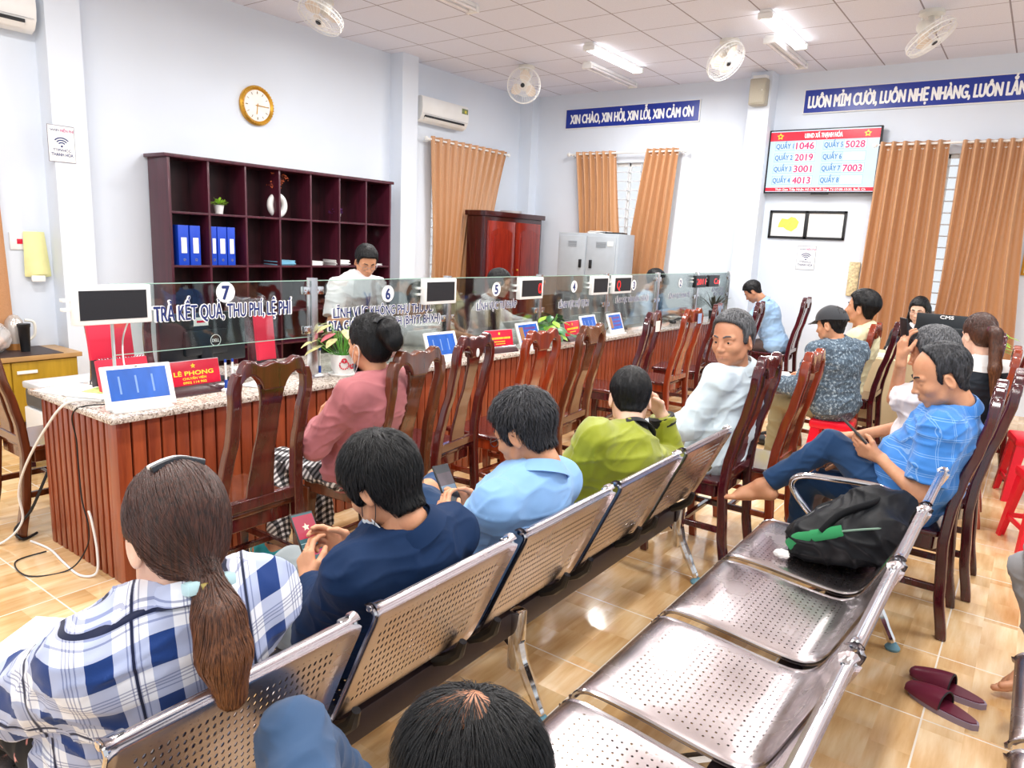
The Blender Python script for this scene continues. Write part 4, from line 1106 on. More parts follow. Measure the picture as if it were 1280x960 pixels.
sheets(-3.58, 2.5, 0.785, 0.21, 0.3, 'white papers behind the first glass screen below the red folder', -0.3, 8)
sheets(-3.25, 5.9, 0.785, 0.15, 0.2, 'papers between the two tablets near window four', -0.3, 3)
sheets(-3.2, 7.95, 0.785, 0.2, 0.24, 'white paper pile on the counter before the red nameplate at window two', 0.3, 12)
t = thing('wire_tray', 'black wire tray on the counter behind the near tablet', 'tray', (-3.72, 1.78, 0.785))
mb = MB()
for k in range(9): mb.tube([(-0.12, -0.12+k*0.03, 0.02), (0.12, -0.12+k*0.03, 0.02)], 0.003, 5)
for s in (-1, 1): mb.tube([(s*0.12, -0.12, 0.02), (s*0.12, 0.12, 0.02)], 0.004, 5); mb.tube([(-0.12, s*0.12, 0.0), (0.12, s*0.12, 0.0)], 0.003, 5); mb.tube([(s*0.12, -0.12, 0.0), (s*0.12, -0.12, 0.02)], 0.003, 5)
mb.build('wires', black, t)
# cables at the near end
def cable(label, pts, r, m, nm='cable'):
    o = MB().tube(catmull(pts, 8), r, 6).build(nm, m)
    tag(o, label, 'cable'); return o
cable('white cable looping from the worktop down the slatted end to the floor', [(-3.42, 1.52, 0.792), (-3.48, 1.40, 0.79), (-3.60, 1.35, 0.66), (-3.78, 1.32, 0.45), (-3.90, 1.32, 0.28), (-3.92, 1.33, 0.12), (-3.98, 1.25, 0.012), (-4.03, 1.10, 0.007), (-4.0, 0.85, 0.007), (-3.95, 0.6, 0.007)], 0.006, white)
cable('thin black cable hanging down the middle of the slatted counter end', [(-3.25, 1.56, 0.80), (-3.40, 1.40, 0.775), (-3.45, 1.415, 0.6), (-3.43, 1.41, 0.35), (-3.38, 1.41, 0.22), (-3.42, 1.41, 0.1), (-3.45, 1.34, 0.008), (-3.52, 1.2, 0.006), (-3.72, 1.22, 0.006), (-3.74, 1.36, 0.006)], 0.0035, black)
cable('white extension lead with plug rising along the slatted counter end', [(-3.37, 1.41, 0.30), (-3.345, 1.41, 0.26), (-3.31, 1.41, 0.12), (-3.30, 1.395, 0.02), (-3.36, 1.35, 0.007), (-3.55, 1.36, 0.007), (-3.75, 1.38, 0.007), (-3.92, 1.36, 0.007)], 0.0055, white)
cable('thick black power cable behind the left chair by the counter end', [(-4.0, 1.58, 0.5), (-3.93, 1.5, 0.42), (-3.92, 1.44, 0.3), (-3.95, 1.38, 0.15), (-3.99, 1.32, 0.06), (-3.96, 1.34, 0.012), (-4.0, 1.42, 0.01)], 0.007, black)

# ---------------------------------------------------------------- low yellow cabinet, things on it, printer cart
yel = wood('mustard_veneer', '9C7A16', 'B99224', 0.4, 2, 0.1)
t = thing('low_cabinet', 'low mustard yellow cabinet against the left wall at far left', 'cabinet', (-6.4, 2.0, 0))
W(MB().b2((-6.68, 1.0, 0.05), (-6.22, 2.6, 0.53), 0.003), 'carcass', yel, t)
W(MB().b2((-6.69, 0.98, 0.53), (-6.19, 2.63, 0.565), 0.003), 'top_board', mat('tan_edge_board', 'B78F5C', 0.4), t)
W(MB().b2((-6.67, 1.0, 0.565), (-6.21, 2.5, 0.569)), 'dark_mat', mat('dark_mat', '3A2A28', 0.5), t)
for y0, y1 in ((1.02, 1.53), (1.54, 2.12), (2.13, 2.59)):
    d = W(MB().b2((-6.222, y0, 0.07), (-6.205, y1, 0.52), 0.002), 'door', yel, t)
    W(MB().b2((-6.206, y0+0.03, 0.43), (-6.195, y0+0.17, 0.455), 0.003), 'handle', white, t)
t = thing('tumbler', 'black insulated tumbler on the mustard cabinet', 'tumbler', (-6.42, 2.31, 0.569))
W(MB().lathe([(0, 0.569), (0.032, 0.569), (0.042, 0.76), (0.046, 0.765), (0.046, 0.79), (0, 0.792)], (-6.42, 2.31, 0), 20), 'cup', black, t)
t = thing('kettle', 'glass and copper kettle with pale handle on the mustard cabinet', 'kettle', (-6.6, 2.32, 0.569))
W(MB().lathe([(0, 0.569), (0.07, 0.569), (0.07, 0.62), (0, 0.62)], (-6.58, 2.3, 0), 20), 'base', mat('copper_base', 'C98A4C', 0.3, 0.5), t)
W(MB().lathe([(0.07, 0.62), (0.075, 0.70), (0.06, 0.80), (0.03, 0.84), (0, 0.85)], (-6.58, 2.3, 0), 20), 'jug', mat('smoky_jug', 'C7BFB8', 0.2, 0.4), t)
W(MB().tube(catmull([(-6.56, 2.37, 0.8), (-6.55, 2.43, 0.78), (-6.55, 2.43, 0.68), (-6.56, 2.38, 0.63)]), 0.011, 8), 'handle', offwhite, t)
plasti = NT('clear_crinkled_plastic'); plasti.setp(Base_Color=(0.95, 0.93, 0.92, 1), Roughness=0.2, Alpha=0.35); plasti.bump(plasti.noise(plasti.coord(), 30, 3), 0.01, 1.0)
t = thing('plastic_bag', 'crinkled clear plastic bag of snacks on the mustard cabinet', 'bag', (-6.45, 2.08, 0.569))
def blobf(cx, cy, cz, rx, ry, rz, am, sd):
    r2 = np.random.default_rng(sd); ph = r2.uniform(0, 6, 6)
    def fn(u, v):
        a = 2*PI*u; b = PI*v
        k = 1+am*(math.sin(5*a+ph[0]+3*b)*math.sin(4*b+ph[1])+0.6*math.sin(9*a+ph[2])*math.sin(7*b+ph[3]))
        return (cx+rx*k*math.sin(b)*math.cos(a), cy+ry*k*math.sin(b)*math.sin(a), cz+rz*k*math.cos(b))
    return fn
W(MB().grid(blobf(-6.47, 2.1, 0.69, 0.13, 0.13, 0.118, 0.08, 1), 40, 24), 'bag_skin', plasti.m, t)
W(MB().grid(blobf(-6.47, 2.1, 0.64, 0.09, 0.09, 0.06, 0.12, 2), 30, 16), 'snacks', mat('pale_pink_snacks', 'E0B9A4', 0.6, var=0.35, vscale=25), t)
t = thing('bowl', 'small glass bowl of green and yellow food on the mustard cabinet', 'bowl', (-6.3, 2.02, 0.569))
W(MB().lathe([(0, 0.569), (0.03, 0.569), (0.06, 0.63), (0.055, 0.63), (0.025, 0.578), (0, 0.578)], (-6.3, 2.02, 0), 24), 'dish', plasti.m, t)
mb = MB()
for k in range(30): mb.sphere((-6.3+rng.uniform(-.035, .035), 2.02+rng.uniform(-.035, .035), 0.61+rng.uniform(0, .035)), 0.012, 6)
W(mb, 'salad', mat('green_yellow_food', 'B9C46A', 0.5, var=0.5, vscale=60), t)
t = thing('bottle', 'yellow squeeze bottle among the snacks at far left', 'bottle', (-6.55, 1.97, 0.569))
W(MB().lathe([(0, 0.569), (0.035, 0.569), (0.035, 0.70), (0.015, 0.74), (0.012, 0.79), (0, 0.79)], (-6.55, 1.97, 0), 16), 'body', mat('bright_yellow_bottle', 'E8D03A', 0.35), t)
t = thing('fruit_bag', 'orange and yellow fruit bag at the left picture border', 'bag', (-6.4, 1.85, 0.569))
W(MB().grid(blobf(-6.4, 1.85, 0.62, 0.1, 0.1, 0.052, 0.06, 3), 30, 16), 'bag_skin', mat('orange_yellow_bag', 'E8B84A', 0.4, var=0.4, vscale=18), t)
t = thing('flower_arrangement', 'dried red flowers standing among the snacks at far left', 'flowers', (-6.62, 2.06, 0.569))
mb = MB(); m2 = MB()
for k in range(9):
    p = Vector((-6.62+rng.uniform(-.04, .04), 2.06+rng.uniform(-.09, .09), rng.uniform(0.78, 0.90)))
    mb.tube([(-6.62, 2.06, 0.569), p], 0.002, 4); m2.sphere(p, 0.02, 7)
W(mb, 'stems', green, t); W(m2, 'blossoms', mat('deep_red_petals', 'A03A3A', 0.6, var=0.3, vscale=30), t)

t = thing('printer', 'grey and white printer standing behind the left chair', 'printer', (-4.2, 1.7, 0.34))
W(MB().b2((-4.42, 1.50, 0.58), (-3.98, 1.92, 0.70), 0.02), 'paper_unit', mat('slate_printer', '4C535C', 0.4), t)
W(MB().b2((-4.43, 1.49, 0.70), (-3.97, 1.93, 0.745), 0.015), 'lid', mat('pale_grey_printer', 'C9CCD0', 0.4), t)
W(MB().b2((-4.42, 1.49, 0.34), (-3.98, 1.92, 0.58), 0.012), 'body', white, t)
W(MB().b2((-4.12, 1.484, 0.42), (-4.06, 1.492, 0.47)), 'power_socket', black, t)
t.location = Vector(t.location)+Vector((-0.74, 0.33, -0.16))
t = thing('side_table', 'small dark maroon table under the printer', 'table', (-4.2, 1.7, 0.16))
W(MB().b2((-4.5, 1.47, 0.30), (-3.95, 1.95, 0.34), 0.004), 'table_top', maroon, t)
for x in (-4.47, -4.0):
    for y in (1.50, 1.90): W(MB().b2((x, y, 0.16), (x+0.035, y+0.035, 0.30)), 'leg', maroon, t)
t.location = Vector(t.location)+Vector((-0.74, 0.33, -0.16))
t = thing('side_table', 'dark maroon low table with papers behind the near counter end', 'table', (-4.9, 2.62, 0))
W(MB().b2((-5.5, 2.38, 0.50), (-4.5, 2.85, 0.54), 0.004), 'table_top', maroon, t)
for x in (-5.45, -4.6):
    for y in (2.42, 2.76): W(MB().b2((x, y, 0), (x+0.05, y+0.05, 0.50)), 'leg', maroon, t)

# ---------------------------------------------------------------- carved wooden chairs
cw_red = wood('reddish_lacquered_chair', '3C1010', '62201A', 0.14, 2, 0.8)
cw_dark = wood('maroon_lacquered_chair', '2C0A12', '561420', 0.15, 2, 0.8)
cw_brown = wood('brown_lacquered_chair', '44200F', '74381C', 0.18, 2, 0.7)
cw_orange = wood('orange_brown_lacquered_chair', '6A2412', 'A23E1C', 0.14, 2, 0.9)
def sx(z):   # side profile of the rear posts (x over z)
    P = [(0.0, -0.255), (0.2, -0.222), (0.43, -0.205), (0.55, -0.212), (0.68, -0.235), (0.82, -0.272), (0.95, -0.298), (1.09, -0.305)]
    for (z0, x0), (z1, x1) in zip(P, P[1:]):
        if z <= z1:
            s = (z-z0)/(z1-z0); s = s*s*(3-2*s)*0.5+s*0.5
            return x0+(x1-x0)*s
    return P[-1][1]
def bent(cols, th, lo=None):
    """cols: list of (z, y0, y1) bands bent along the post profile"""
    mb = MB(); n = len(cols); V = []
    for z, a, b in cols:
        x = sx(z); V += [(x+th/2, a, z), (x+th/2, b, z), (x-th/2, b, z), (x-th/2, a, z)]
    F = [(0, 1, 2, 3), tuple((n-1)*4+k for k in (3, 2, 1, 0))]
    for i in range(n-1):
        for k in range(4): F.append((i*4+k, (i+1)*4+k, (i+1)*4+(k+1) % 4, i*4+(k+1) % 4))
    mb.add(V, F); return mb
def bevel_obj(o, w=0.006, seg=3):
    m = o.modifiers.new('soft_edges', 'BEVEL'); m.width = w; m.segments = seg; m.limit_method = 'ANGLE'; m.angle_limit = math.radians(40)
    return o
def post_y(z):     # half width of the back at height z (centre line of a rear post)
    P = [(0.0, 0.182), (0.43, 0.182), (0.6, 0.166), (0.75, 0.150), (0.88, 0.152), (0.97, 0.160), (1.02, 0.152), (1.06, 0.128)]
    for (z0, a), (z1, b) in zip(P, P[1:]):
        if z <= z1: return a+(b-a)*(z-z0)/(z1-z0)
    return P[-1][1]
def make_chair(label, m, seat_m=None):
    t = thing('wooden_chair', label, 'chair')
    seat_m = seat_m or m
    outline = [(0.215, -0.215), (0.225, -0.1), (0.225, 0.1), (0.215, 0.215), (-0.18, 0.198), (-0.20, 0.16), (-0.20, -0.16), (-0.18, -0.198)]
    bevel_obj(MB().prism(outline, lambda a, b: (a, b, 0.435), lambda a, b: (a, b, 0.46)).build('seat', seat_m, t), 0.008)
    bevel_obj(MB().prism([(a*0.93, b*0.93) for a, b in outline], lambda a, b: (a, b, 0.375), lambda a, b: (a, b, 0.436)).build('seat_frame', m, t), 0.004)
    for s in (-1, 1):
        # rear post runs from the floor up into the crest
        cols = [(z, s*post_y(z)-(0.022 if z < 0.9 else 0.021), s*post_y(z)+(0.022 if z < 0.9 else 0.021)) for z in np.linspace(0.0, 1.04, 30)]
        bevel_obj(bent(cols, 0.042).build('rear_post', m, t, angle=50), 0.008)
        # front leg, slightly curved
        V = []; zz = np.linspace(0, 0.40, 9); mb = MB()
        pts = [(0.185+0.012*math.sin(PI*(z/0.4))*1.0-0.01*(z < 0.06), s*0.182, z) for z in zz]
        rs = [0.018, 0.018, 0.019, 0.020, 0.022, 0.024, 0.026, 0.028, 0.028]
        n = len(pts)
        for p, r in zip(pts, rs): V += [(p[0]-r, p[1]-r, p[2]), (p[0]+r, p[1]-r, p[2]), (p[0]+r, p[1]+r, p[2]), (p[0]-r, p[1]+r, p[2])]
        F = [(3, 2, 1, 0), tuple((n-1)*4+k for k in range(4))]
        for i in range(n-1):
            for k in range(4): F.append((i*4+k, i*4+(k+1) % 4, (i+1)*4+(k+1) % 4, (i+1)*4+k))
        bevel_obj(mb.add(V, F).build('leg', m, t, angle=50), 0.006)
        bevel_obj(MB().b2((-0.21, s*0.182-0.011, 0.20), (0.185, s*0.182+0.011, 0.23)).build('side_stretcher', m, t), 0.004)
    bevel_obj(MB().b2((-0.02, -0.175, 0.205), (0.005, 0.175, 0.228)).build('cross_stretcher', m, t), 0.004)
    # carved crest rail with two shoulders and a raised middle, arched below on each side of the splat
    yy = np.linspace(-0.150, 0.150, 41); mb = MB(); V = []
    for y in yy:
        a = abs(y)
        hi = 1.062+0.022*math.exp(-((a-0.105)/0.032)**2)+0.012*math.exp(-(a/0.03)**2)-0.055*max(0, (a-0.118)/0.032)**2
        lo = 0.965+0.0*a
        if a > 0.045: lo = 0.965+0.06*math.sin(PI*min(1, (a-0.045)/0.11))**0.7
        if a > 0.135: lo = min(lo, hi-0.03)
        for x_, z in ((1, lo), (1, hi), (-1, hi), (-1, lo)):
            V.append((sx(min(z, 1.08))+x_*(0.021 if z == hi else 0.024), y, z))
    F = [(0, 1, 2, 3), tuple(40*4+k for k in (3, 2, 1, 0))]
    for i in range(40):
        for k in range(4): F.append((i*4+k, (i+1)*4+k, (i+1)*4+(k+1) % 4, i*4+(k+1) % 4))
    bevel_obj(mb.add(V, F).build('crest_rail', m, t, angle=50), 0.008)
    def sw(z):
        q = (z-0.5)/0.49
        return 0.058+0.012*math.cos(q*PI*1.0)*0.5-0.012*math.sin(PI*q)+0.006*max(0, q-0.85)*8
    bevel_obj(bent([(z, -sw(z), sw(z)) for z in np.linspace(0.50, 0.985, 18)], 0.016).build('back_splat', m, t, angle=50), 0.004)
    bevel_obj(bent([(z, -0.165, 0.165) for z in (0.468, 0.49, 0.515)], 0.028).build('lower_rail', m, t), 0.005)
    return t
CH = {}
def chair(x, y, ang, label, m, group, seat_m=None, scale=1.0, note=None):
    scale *= 1.03
    """x, y: position of the crest; the chair faces ang (degrees)"""
    a = math.radians(ang); cx, cy = x+0.30*scale*math.cos(a), y+0.30*scale*math.sin(a)
    k = (m.name, seat_m.name if seat_m else '')
    if k not in CH:
        t = make_chair(label, m, seat_m); t.location = (cx, cy, 0); t.rotation_euler = (0, 0, a); t.scale = (scale,)*3
        if group: t['group'] = group
        CH[k] = t
    else: t = dup(CH[k], (cx, cy, 0), a, label, group, scale)
    if 'group' in t: del t['group']
    if group: t['group'] = group
    return t
G1 = 'carved wooden chairs facing the service counter'; G2 = 'carved wooden chairs behind the waiting benches'
chair(-2.37, 1.69, 180, 'nearest carved chair facing the counter, showing its whole maroon back', cw_red, G1, cw_brown)
chair(-2.20, 2.33, 183, 'brown carved chair the pink clad woman sits on', cw_brown, G1)
chair(-2.36, 2.93, 187, 'carved chair with a white shell inlay mark on its crest rail', cw_red, G1, cw_dark)
chair(-2.28, 3.45, 180, 'reddish carved chair in front of the trailing plant on the counter', cw_orange, G1, cw_red)
chair(-2.24, 3.95, 184, 'dark brown carved chair standing before window four', cw_brown, G1, cw_red)
chair(-2.43, 5.25, 188, 'carved chair with a square white paper stuck on its crest', cw_dark, G1, cw_red)
chair(-2.36, 5.88, 178, 'carved chair with blue and white slips on its crest, left of the turned head', cw_orange, G1, cw_red)
chair(-2.45, 6.7, 190, 'dark carved chair seen just above the grey haired man', cw_red, G1, cw_dark)
chair(-2.30, 7.5, 185, 'dark carved chair right behind the grey haired man, below the bending man', cw_dark, G1, cw_red)
chair(-2.12, 8.6, 182, 'tall maroon carved chair standing alone against the white back wall', cw_dark, None, scale=1.02)
chair(-1.03, 3.60, 180, 'dark maroon carved chair under the man in the white shirt', cw_dark, G2)
chair(-0.91, 3.98, 180, 'orange red carved chair just right of the white shirted man', cw_orange, G2, cw_dark)
chair(-0.98, 6.12, 180, 'orange tinted carved chair between the capped man and the cream cloth desk', cw_orange, G2)
chair(-0.88, 6.56, 180, 'purple dark carved chair touching the cream cloth desk', cw_dark, G2)
chair(-0.075, 3.62, 180, 'maroon carved chair under the man in the bright blue shirt', cw_dark, G2, scale=1.0)
chair(-0.02, 4.12, 180, 'maroon carved chair right behind the bright blue shirt, cut at its top by glare', cw_dark, G2)
chair(-0.06, 5.3, 182, 'red glowing carved chair behind the ponytailed woman', cw_orange, G2, cw_dark)
chair(-0.17, 6.2, 184, 'carved chair right of the desk plant, farthest of the right hand chairs', cw_dark, G2)
chair(0.02, 6.62, 184, 'carved chair at the right picture border near the gilt frame', cw_red, G2, cw_dark)
chair(-4.185, 1.30, 90, 'brown carved chair beside the near end of the counter, cut by the left border', cw_brown, None)
chair(-4.55, 2.15, -10, 'dark carved chair behind the counter, its back post left of the first screen', cw_dark, None)
chair(-4.75, 3.2, -5, 'dark carved chair behind the first glass screen', cw_dark, None)
chair(-4.4, 4.95, -8, 'dark carved chair of the clerk at window five', cw_dark, None)
# papers on two crests
for (x, y, z, c, lab) in ((-2.385, 5.25, 1.0, paper, 'square white paper stuck on a chair crest before window three'), (-2.315, 5.93, 1.03, mat('blue_slip', 'A8C4F0', 0.6), 'pale blue slip hanging over a chair crest before window three')):
    t = thing('paper_note', lab, 'paper', (x, y, z)); MB().box((0.0, 0, 0.0), (0.003, 0.075, 0.085)).build('sheet', c, t)
t = thing('shell_inlay', 'white inlay mark on the crest of the third chair along the counter', 'inlay', (-2.335, 2.93, 1.02)); MB().sphere((0, 0, 0), (0.004, 0.014, 0.024), 10).build('inlay', white, t)

# ---------------------------------------------------------------- perforated steel benches
seat_st = perforated('perforated_steel_seat', 'D6CCCE', 0.26, 0.024, 0.018, 0.0032)
end_prof = [(0.025, 0.795), (0.008, 0.806), (0.0, 0.80), (0.0, 0.785), (0.03, 0.72), (0.075, 0.62), (0.125, 0.51), (0.155, 0.455), (0.19, 0.425), (0.24, 0.413), (0.35, 0.42), (0.48, 0.432), (0.60, 0.437), (0.645, 0.428), (0.668, 0.405), (0.665, 0.385)]
prof = catmull([(a, 0, z) for a, z in end_prof], 3)
cum = [0]
for a, b in zip(prof, prof[1:]): cum.append(cum[-1]+(b-a).length)
def seat_shell(w=0.515):
    me_v = []; faces = []; uvs = []
    nw = 14; us = [0, 0.012, 0.024] + [0.024+(w-0.048)*k/(nw-4) for k in range(1, nw-4)] + [w-0.024, w-0.012, w]
    th = 0.0025
    n = len(prof); m = len(us)
    for s_ in (0, 1):
        for i, p in enumerate(prof):
            d = (prof[min(i+1, n-1)]-prof[max(i-1, 0)]).normalized(); nn = Vector((-d.z, 0, d.x))
            if nn.z < 0 and i > 6: nn = -nn
            for u in us:
                e = min(u, w-u); lip = 0.010*max(0, 1-e/0.022)**1.5
                q = p+nn*(-lip if True else 0)-nn*(th*s_)
                me_v.append((-q.x, u-w/2, q.z)); uvs.append((u, cum[i]))
    N = n*m
    for i in range(n-1):
        for j in range(m-1):
            faces.append((i*m+j, i*m+j+1, (i+1)*m+j+1, (i+1)*m+j))
            faces.append((N+i*m+j, N+(i+1)*m+j, N+(i+1)*m+j+1, N+i*m+j+1))
    me = bpy.data.meshes.new('seat'); me.from_pydata(me_v, [], faces); me.materials.append(seat_st)
    uvl = me.uv_layers.new(name='UVMap')
    li = np.zeros(len(me.loops), dtype=np.int32); me.loops.foreach_get('vertex_index', li)
    uvl.data.foreach_set('uv', np.array(uvs, dtype=np.float32)[li].ravel())
    me.polygons.foreach_set('use_smooth', [True]*len(me.polygons)); me.update()
    return me
shell = seat_shell()
edge_m = mat('polished_edge_tube', 'D0D0D4', 0.14, 1.0, var=0.03)
rail_m = mat('dark_bronze_beam', '3A3036', 0.35, 0.3)
def side_tube():
    mb = MB(); mb.tube([(-p.x+0.0, 0, p.z-0.006) for p in prof[3:-1]], 0.006, 6); return mb
def bench(xtop, y0, label, nseat=5, pitch=0.5625, arms=True, legs=(0.15, 1.42, 2.78), group=None, armrest=(2.84,)):
    """seats face -X; xtop = x of the top edge of the backs"""
    t = thing('waiting_bench', label, 'bench', (xtop, y0, 0))
    for k in range(nseat):
        o = bpy.data.objects.new('seat', shell); COL.objects.link(o); o.parent = t; o.location = (0, 0.2575+k*pitch, 0)
        for s in (-1, 1):
            e = side_tube().xf(Matrix.Translation((0, s*0.253, 0))).build('edge_tube', edge_m, o)
        top = MB().tube([(-0.012, -0.235, 0.803), (-0.012, 0.235, 0.803)], 0.005, 8).build('top_edge', edge_m, o)
        for s in (-1, 1): MB().box((-0.012, s*0.24, 0.803), (0.018, 0.045, 0.016), bev=0.006).build('corner_cap', edge_m, o)
        for s in (-1, 1):
            MB().tube([(-0.20, s*0.20, 0.385), (-0.30, s*0.20, 0.392), (-0.42, s*0.20, 0.402), (-0.52, s*0.20, 0.410)], 0.012, 8).build('seat_support', black, o)
            MB().tube([(-0.118, s*0.2, 0.475), (-0.132, s*0.2, 0.435), (-0.17, s*0.2, 0.40), (-0.22, s*0.2, 0.375)], [0.012, 0.018, 0.02, 0.02], 8).build('hinge', black, o)
    L = (nseat-1)*pitch+0.515
    MB().b2((-0.29, 0.02, 0.285), (-0.215, L-0.02, 0.372), 0.006).build('beam', rail_m, t)
    for y in legs:
        g = MB(); g.box((-0.205, y, 0.27), (0.045, 0.05, 0.22), bev=0.01)
        for s in (-1, 1):
            e_ = 0.13 if s > 0 else 0.38; g.tube(catmull([(-0.22+s*0.02, y, 0.26), (-0.22+s*e_*0.3, y, 0.20), (-0.22+s*e_*0.75, y, 0.09), (-0.22+s*e_, y, 0.03)], 4), [0.026]*4+[0.022]*4+[0.018]*4+[0.015], 8)
        lg = g.build('leg_frame', chrome, t)
        for s in (-1, 1): MB().lathe([(0, 0), (0.028, 0), (0.03, 0.01), (0.014, 0.03), (0, 0.03)], (-0.22+s*(0.135 if s > 0 else 0.385), y, 0), 16).build('foot_pad', mat('blue_grey_foot_pad', '6FA0B4', 0.4) , lg)
    for y in armrest:
        g = MB().tube(catmull([(-0.20, y, 0.43), (-0.16, y, 0.60), (-0.22, y, 0.66), (-0.42, y, 0.655), (-0.54, y, 0.64), (-0.58, y, 0.60), (-0.55, y, 0.54), (-0.42, y, 0.41)], 6), 0.014, 10)
        g.build('armrest', chrome, t)
    return t
bench(-1.06, 0.44, 'perforated steel bench in front, seen from behind, four people sitting on it', armrest=())
bench(-0.19, 0.42, 'perforated steel bench with empty pinkish seats and a backpack on its far end')
bench(0.78, -0.15, 'steel bench at the lower right border, only a seat edge in view', legs=(0.3, 1.42, 2.6), armrest=())

# ---------------------------------------------------------------- red plastic stools
stm = mat('red_stool_plastic', 'E8102C', 0.3, var=0.05)
def stool(x, y, label, rz=0.0, h=0.45):
    t = thing('plastic_stool', label, 'stool', (x, y, 0), rz=rz)
    o = MB().box((0, 0, h-0.03), (0.29, 0.29, 0.06), bev=0.02).build('seat', stm, t)
    MB().box((0.0, 0.0, h+0.001), (0.12, 0.02, 0.004), bev=0.001).build('hand_slot', mat('pale_red_plastic', 'F06A7A', 0.4), o)
    for a in (-1, 1):
        for b in (-1, 1):
            V = []
            for z, w, off in ((0.0, 0.026, 0.155), (h-0.04, 0.05, 0.115)):
                c = Vector((a*off, b*off, z))
                V += [c+Vector((a*0.016, b*0.016, 0)), c+Vector((-a*w, b*0.016, 0)), c+Vector((-a*w, b*0.002, 0)), c+Vector((a*0.002, b*0.002, 0)), c+Vector((a*0.002, -b*w, 0)), c+Vector((a*0.016, -b*w, 0))]
            F = [(0, 1, 2, 3, 4, 5), tuple(range(6, 12))[::-1]]+[(k, (k+1) % 6, 6+(k+1) % 6, 6+k) for k in range(6)]
            MB().add(V, F).build('leg', stm, t, smooth=False)
    for a in (-1, 1):
        MB().b2((a*0.145-0.006, -0.14, 0.12), (a*0.145+0.006, 0.14, 0.15), 0.003).build('stretcher', stm, t)
        MB().b2((-0.14, a*0.145-0.006, 0.12), (0.14, a*0.145+0.006, 0.15), 0.003).build('stretcher', stm, t)
stool(-1.07, 5.5, 'red plastic stool under the man in the grey cap', 0.1)
stool(0.13, 6.05, 'red plastic stool at the right border behind the blue shirted man', 0.2)
stool(0.22, 5.0, 'second red plastic stool at the right border, just below the other', 0.35, 0.45)

# ---------------------------------------------------------------- cloth covered desk
creamc = cloth('cream_tablecloth', 'E0C9A0', 0.05, 0.7)
t = thing('desk', 'desk fully draped in a cream cloth in front of the right gold curtains', 'desk', (-0.55, 7.2, 0))
W(MB().b2((-1.14, 6.86, 0.72), (-0.25, 7.6, 0.745)), 'table_top', maroon, t)
for x in (-1.10, -0.32):
    for y in (6.9, 7.52): W(MB().b2((x, y, 0), (x+0.05, y+0.05, 0.72)), 'leg', maroon, t)
tc = thing('tablecloth', 'cream tablecloth hanging in soft folds over the desk', 'tablecloth', (-0.69, 7.23, 0.745))
mb = MB()
P = [(-1.16, 6.84), (-0.22, 6.84), (-0.22, 7.62), (-1.16, 7.62)]
def drape(u, v):
    s = u*4; k = int(s) % 4; f = s-int(s) if u < 1 else 0
    a, b = P[k], P[(k+1) % 4]
    x = a[0]+(b[0]-a[0])*f; y = a[1]+(b[1]-a[1])*f
    cx, cy = -0.69, 7.23; w = 0.016*(v**0.7)*math.sin(u*70)+0.008*v*math.sin(u*31)+0.012*v
    d = math.hypot(x-cx, y-cy)
    return (x+(x-cx)/d*w, y+(y-cy)/d*w, 0.752-0.60*v)
mb.grid(drape, 240, 8); mb.b2((-1.16, 6.84, 0.748), (-0.22, 7.62, 0.753)); W(mb, 'cloth', creamc, tc, angle=70)
t = monitor(-0.58, 7.1, 0.753, 'wide dark monitor on the cream cloth desk hiding the clerk', 0.50, 0.31, -PI/2-0.03, None, False)
text('CMS', 'logo_lettering', (0.034, -0.02, 0.39), 0.028, 0.10, '+X', m=white_ink, bold=0.04, depth=0.001, parent=t)
MB().box((0.017, 0.0, 0.125), (0.002, 0.45, 0.045)).build('blue_strip', mat('blue_strip', '2A4A8C', 0.4, var=0.3, vscale=30), t)
t = thing('water_bottle', 'clear water bottle left of the wide monitor on the cloth desk', 'bottle', (-0.78, 6.93, 0.753))
MB().lathe([(0, 0), (0.03, 0), (0.032, 0.02), (0.030, 0.12), (0.014, 0.16), (0.013, 0.175), (0, 0.175)], n=18).build('bottle', glass_mat('clear_bottle_plastic', 'DDE9F2', 0.15), t)
MB().lathe([(0, 0.172), (0.015, 0.172), (0.015, 0.192), (0, 0.192)], n=14).build('cap', white, t)
t = thing('drinking_glass', 'small glass with a straw before the clerk in black', 'glass', (-0.95, 6.98, 0.753))
MB().lathe([(0.0, 0), (0.025, 0), (0.034, 0.13), (0.031, 0.13), (0.022, 0.01), (0, 0.01)], n=18).build('tumbler_glass', MATS.get('cg') or glass_mat('pale_green_glass', 'CFE0D6', 0.15), t)
MB().tube([(0, 0, 0.02), (0.02, 0.02, 0.2)], 0.003, 6).build('straw', white, t)
sheets(-1.0, 7.1, 0.753, 0.2, 0.25, 'papers under the hands of the clerk in black', 0.2, 3)
t = thing('tissue_box', 'small white tissue packet on the near edge of the cloth desk', 'tissues', (-1.03, 6.95, 0.753))
MB().box((0, 0, 0.02), (0.1, 0.07, 0.04), bev=0.012).build('packet', paper, t)
t = thing('potted_plant', 'bright green leafy plant behind the ponytailed woman', 'potted plant', (-0.30, 7.45, 0.753))
MB().lathe([(0, 0), (0.06, 0), (0.075, 0.11), (0.065, 0.11), (0.06, 0.1), (0, 0.1)], n=20).build('pot', white, t)
mb = MB(); st = MB()
for k in range(40):
    a = rng.uniform(0, 2*PI); e = rng.uniform(-0.3, 1.2); L = rng.uniform(0.08, 0.2)
    top = Vector((math.cos(a)*math.cos(e)*L, math.sin(a)*math.cos(e)*L, 0.12+math.sin(e)*L))
    st.tube([(0, 0, 0.08), top], 0.0025, 4); leaf(mb, top, (math.cos(a), math.sin(a), 0), 0.08, 0.055, 0.3, 5)
mb.build('foliage', lime, t); st.build('stems', green, t)
t = thing('sign_stand', 'clear sign holder with a slanted dark rod near the right border', 'stand', (-0.33, 7.0, 0.753))
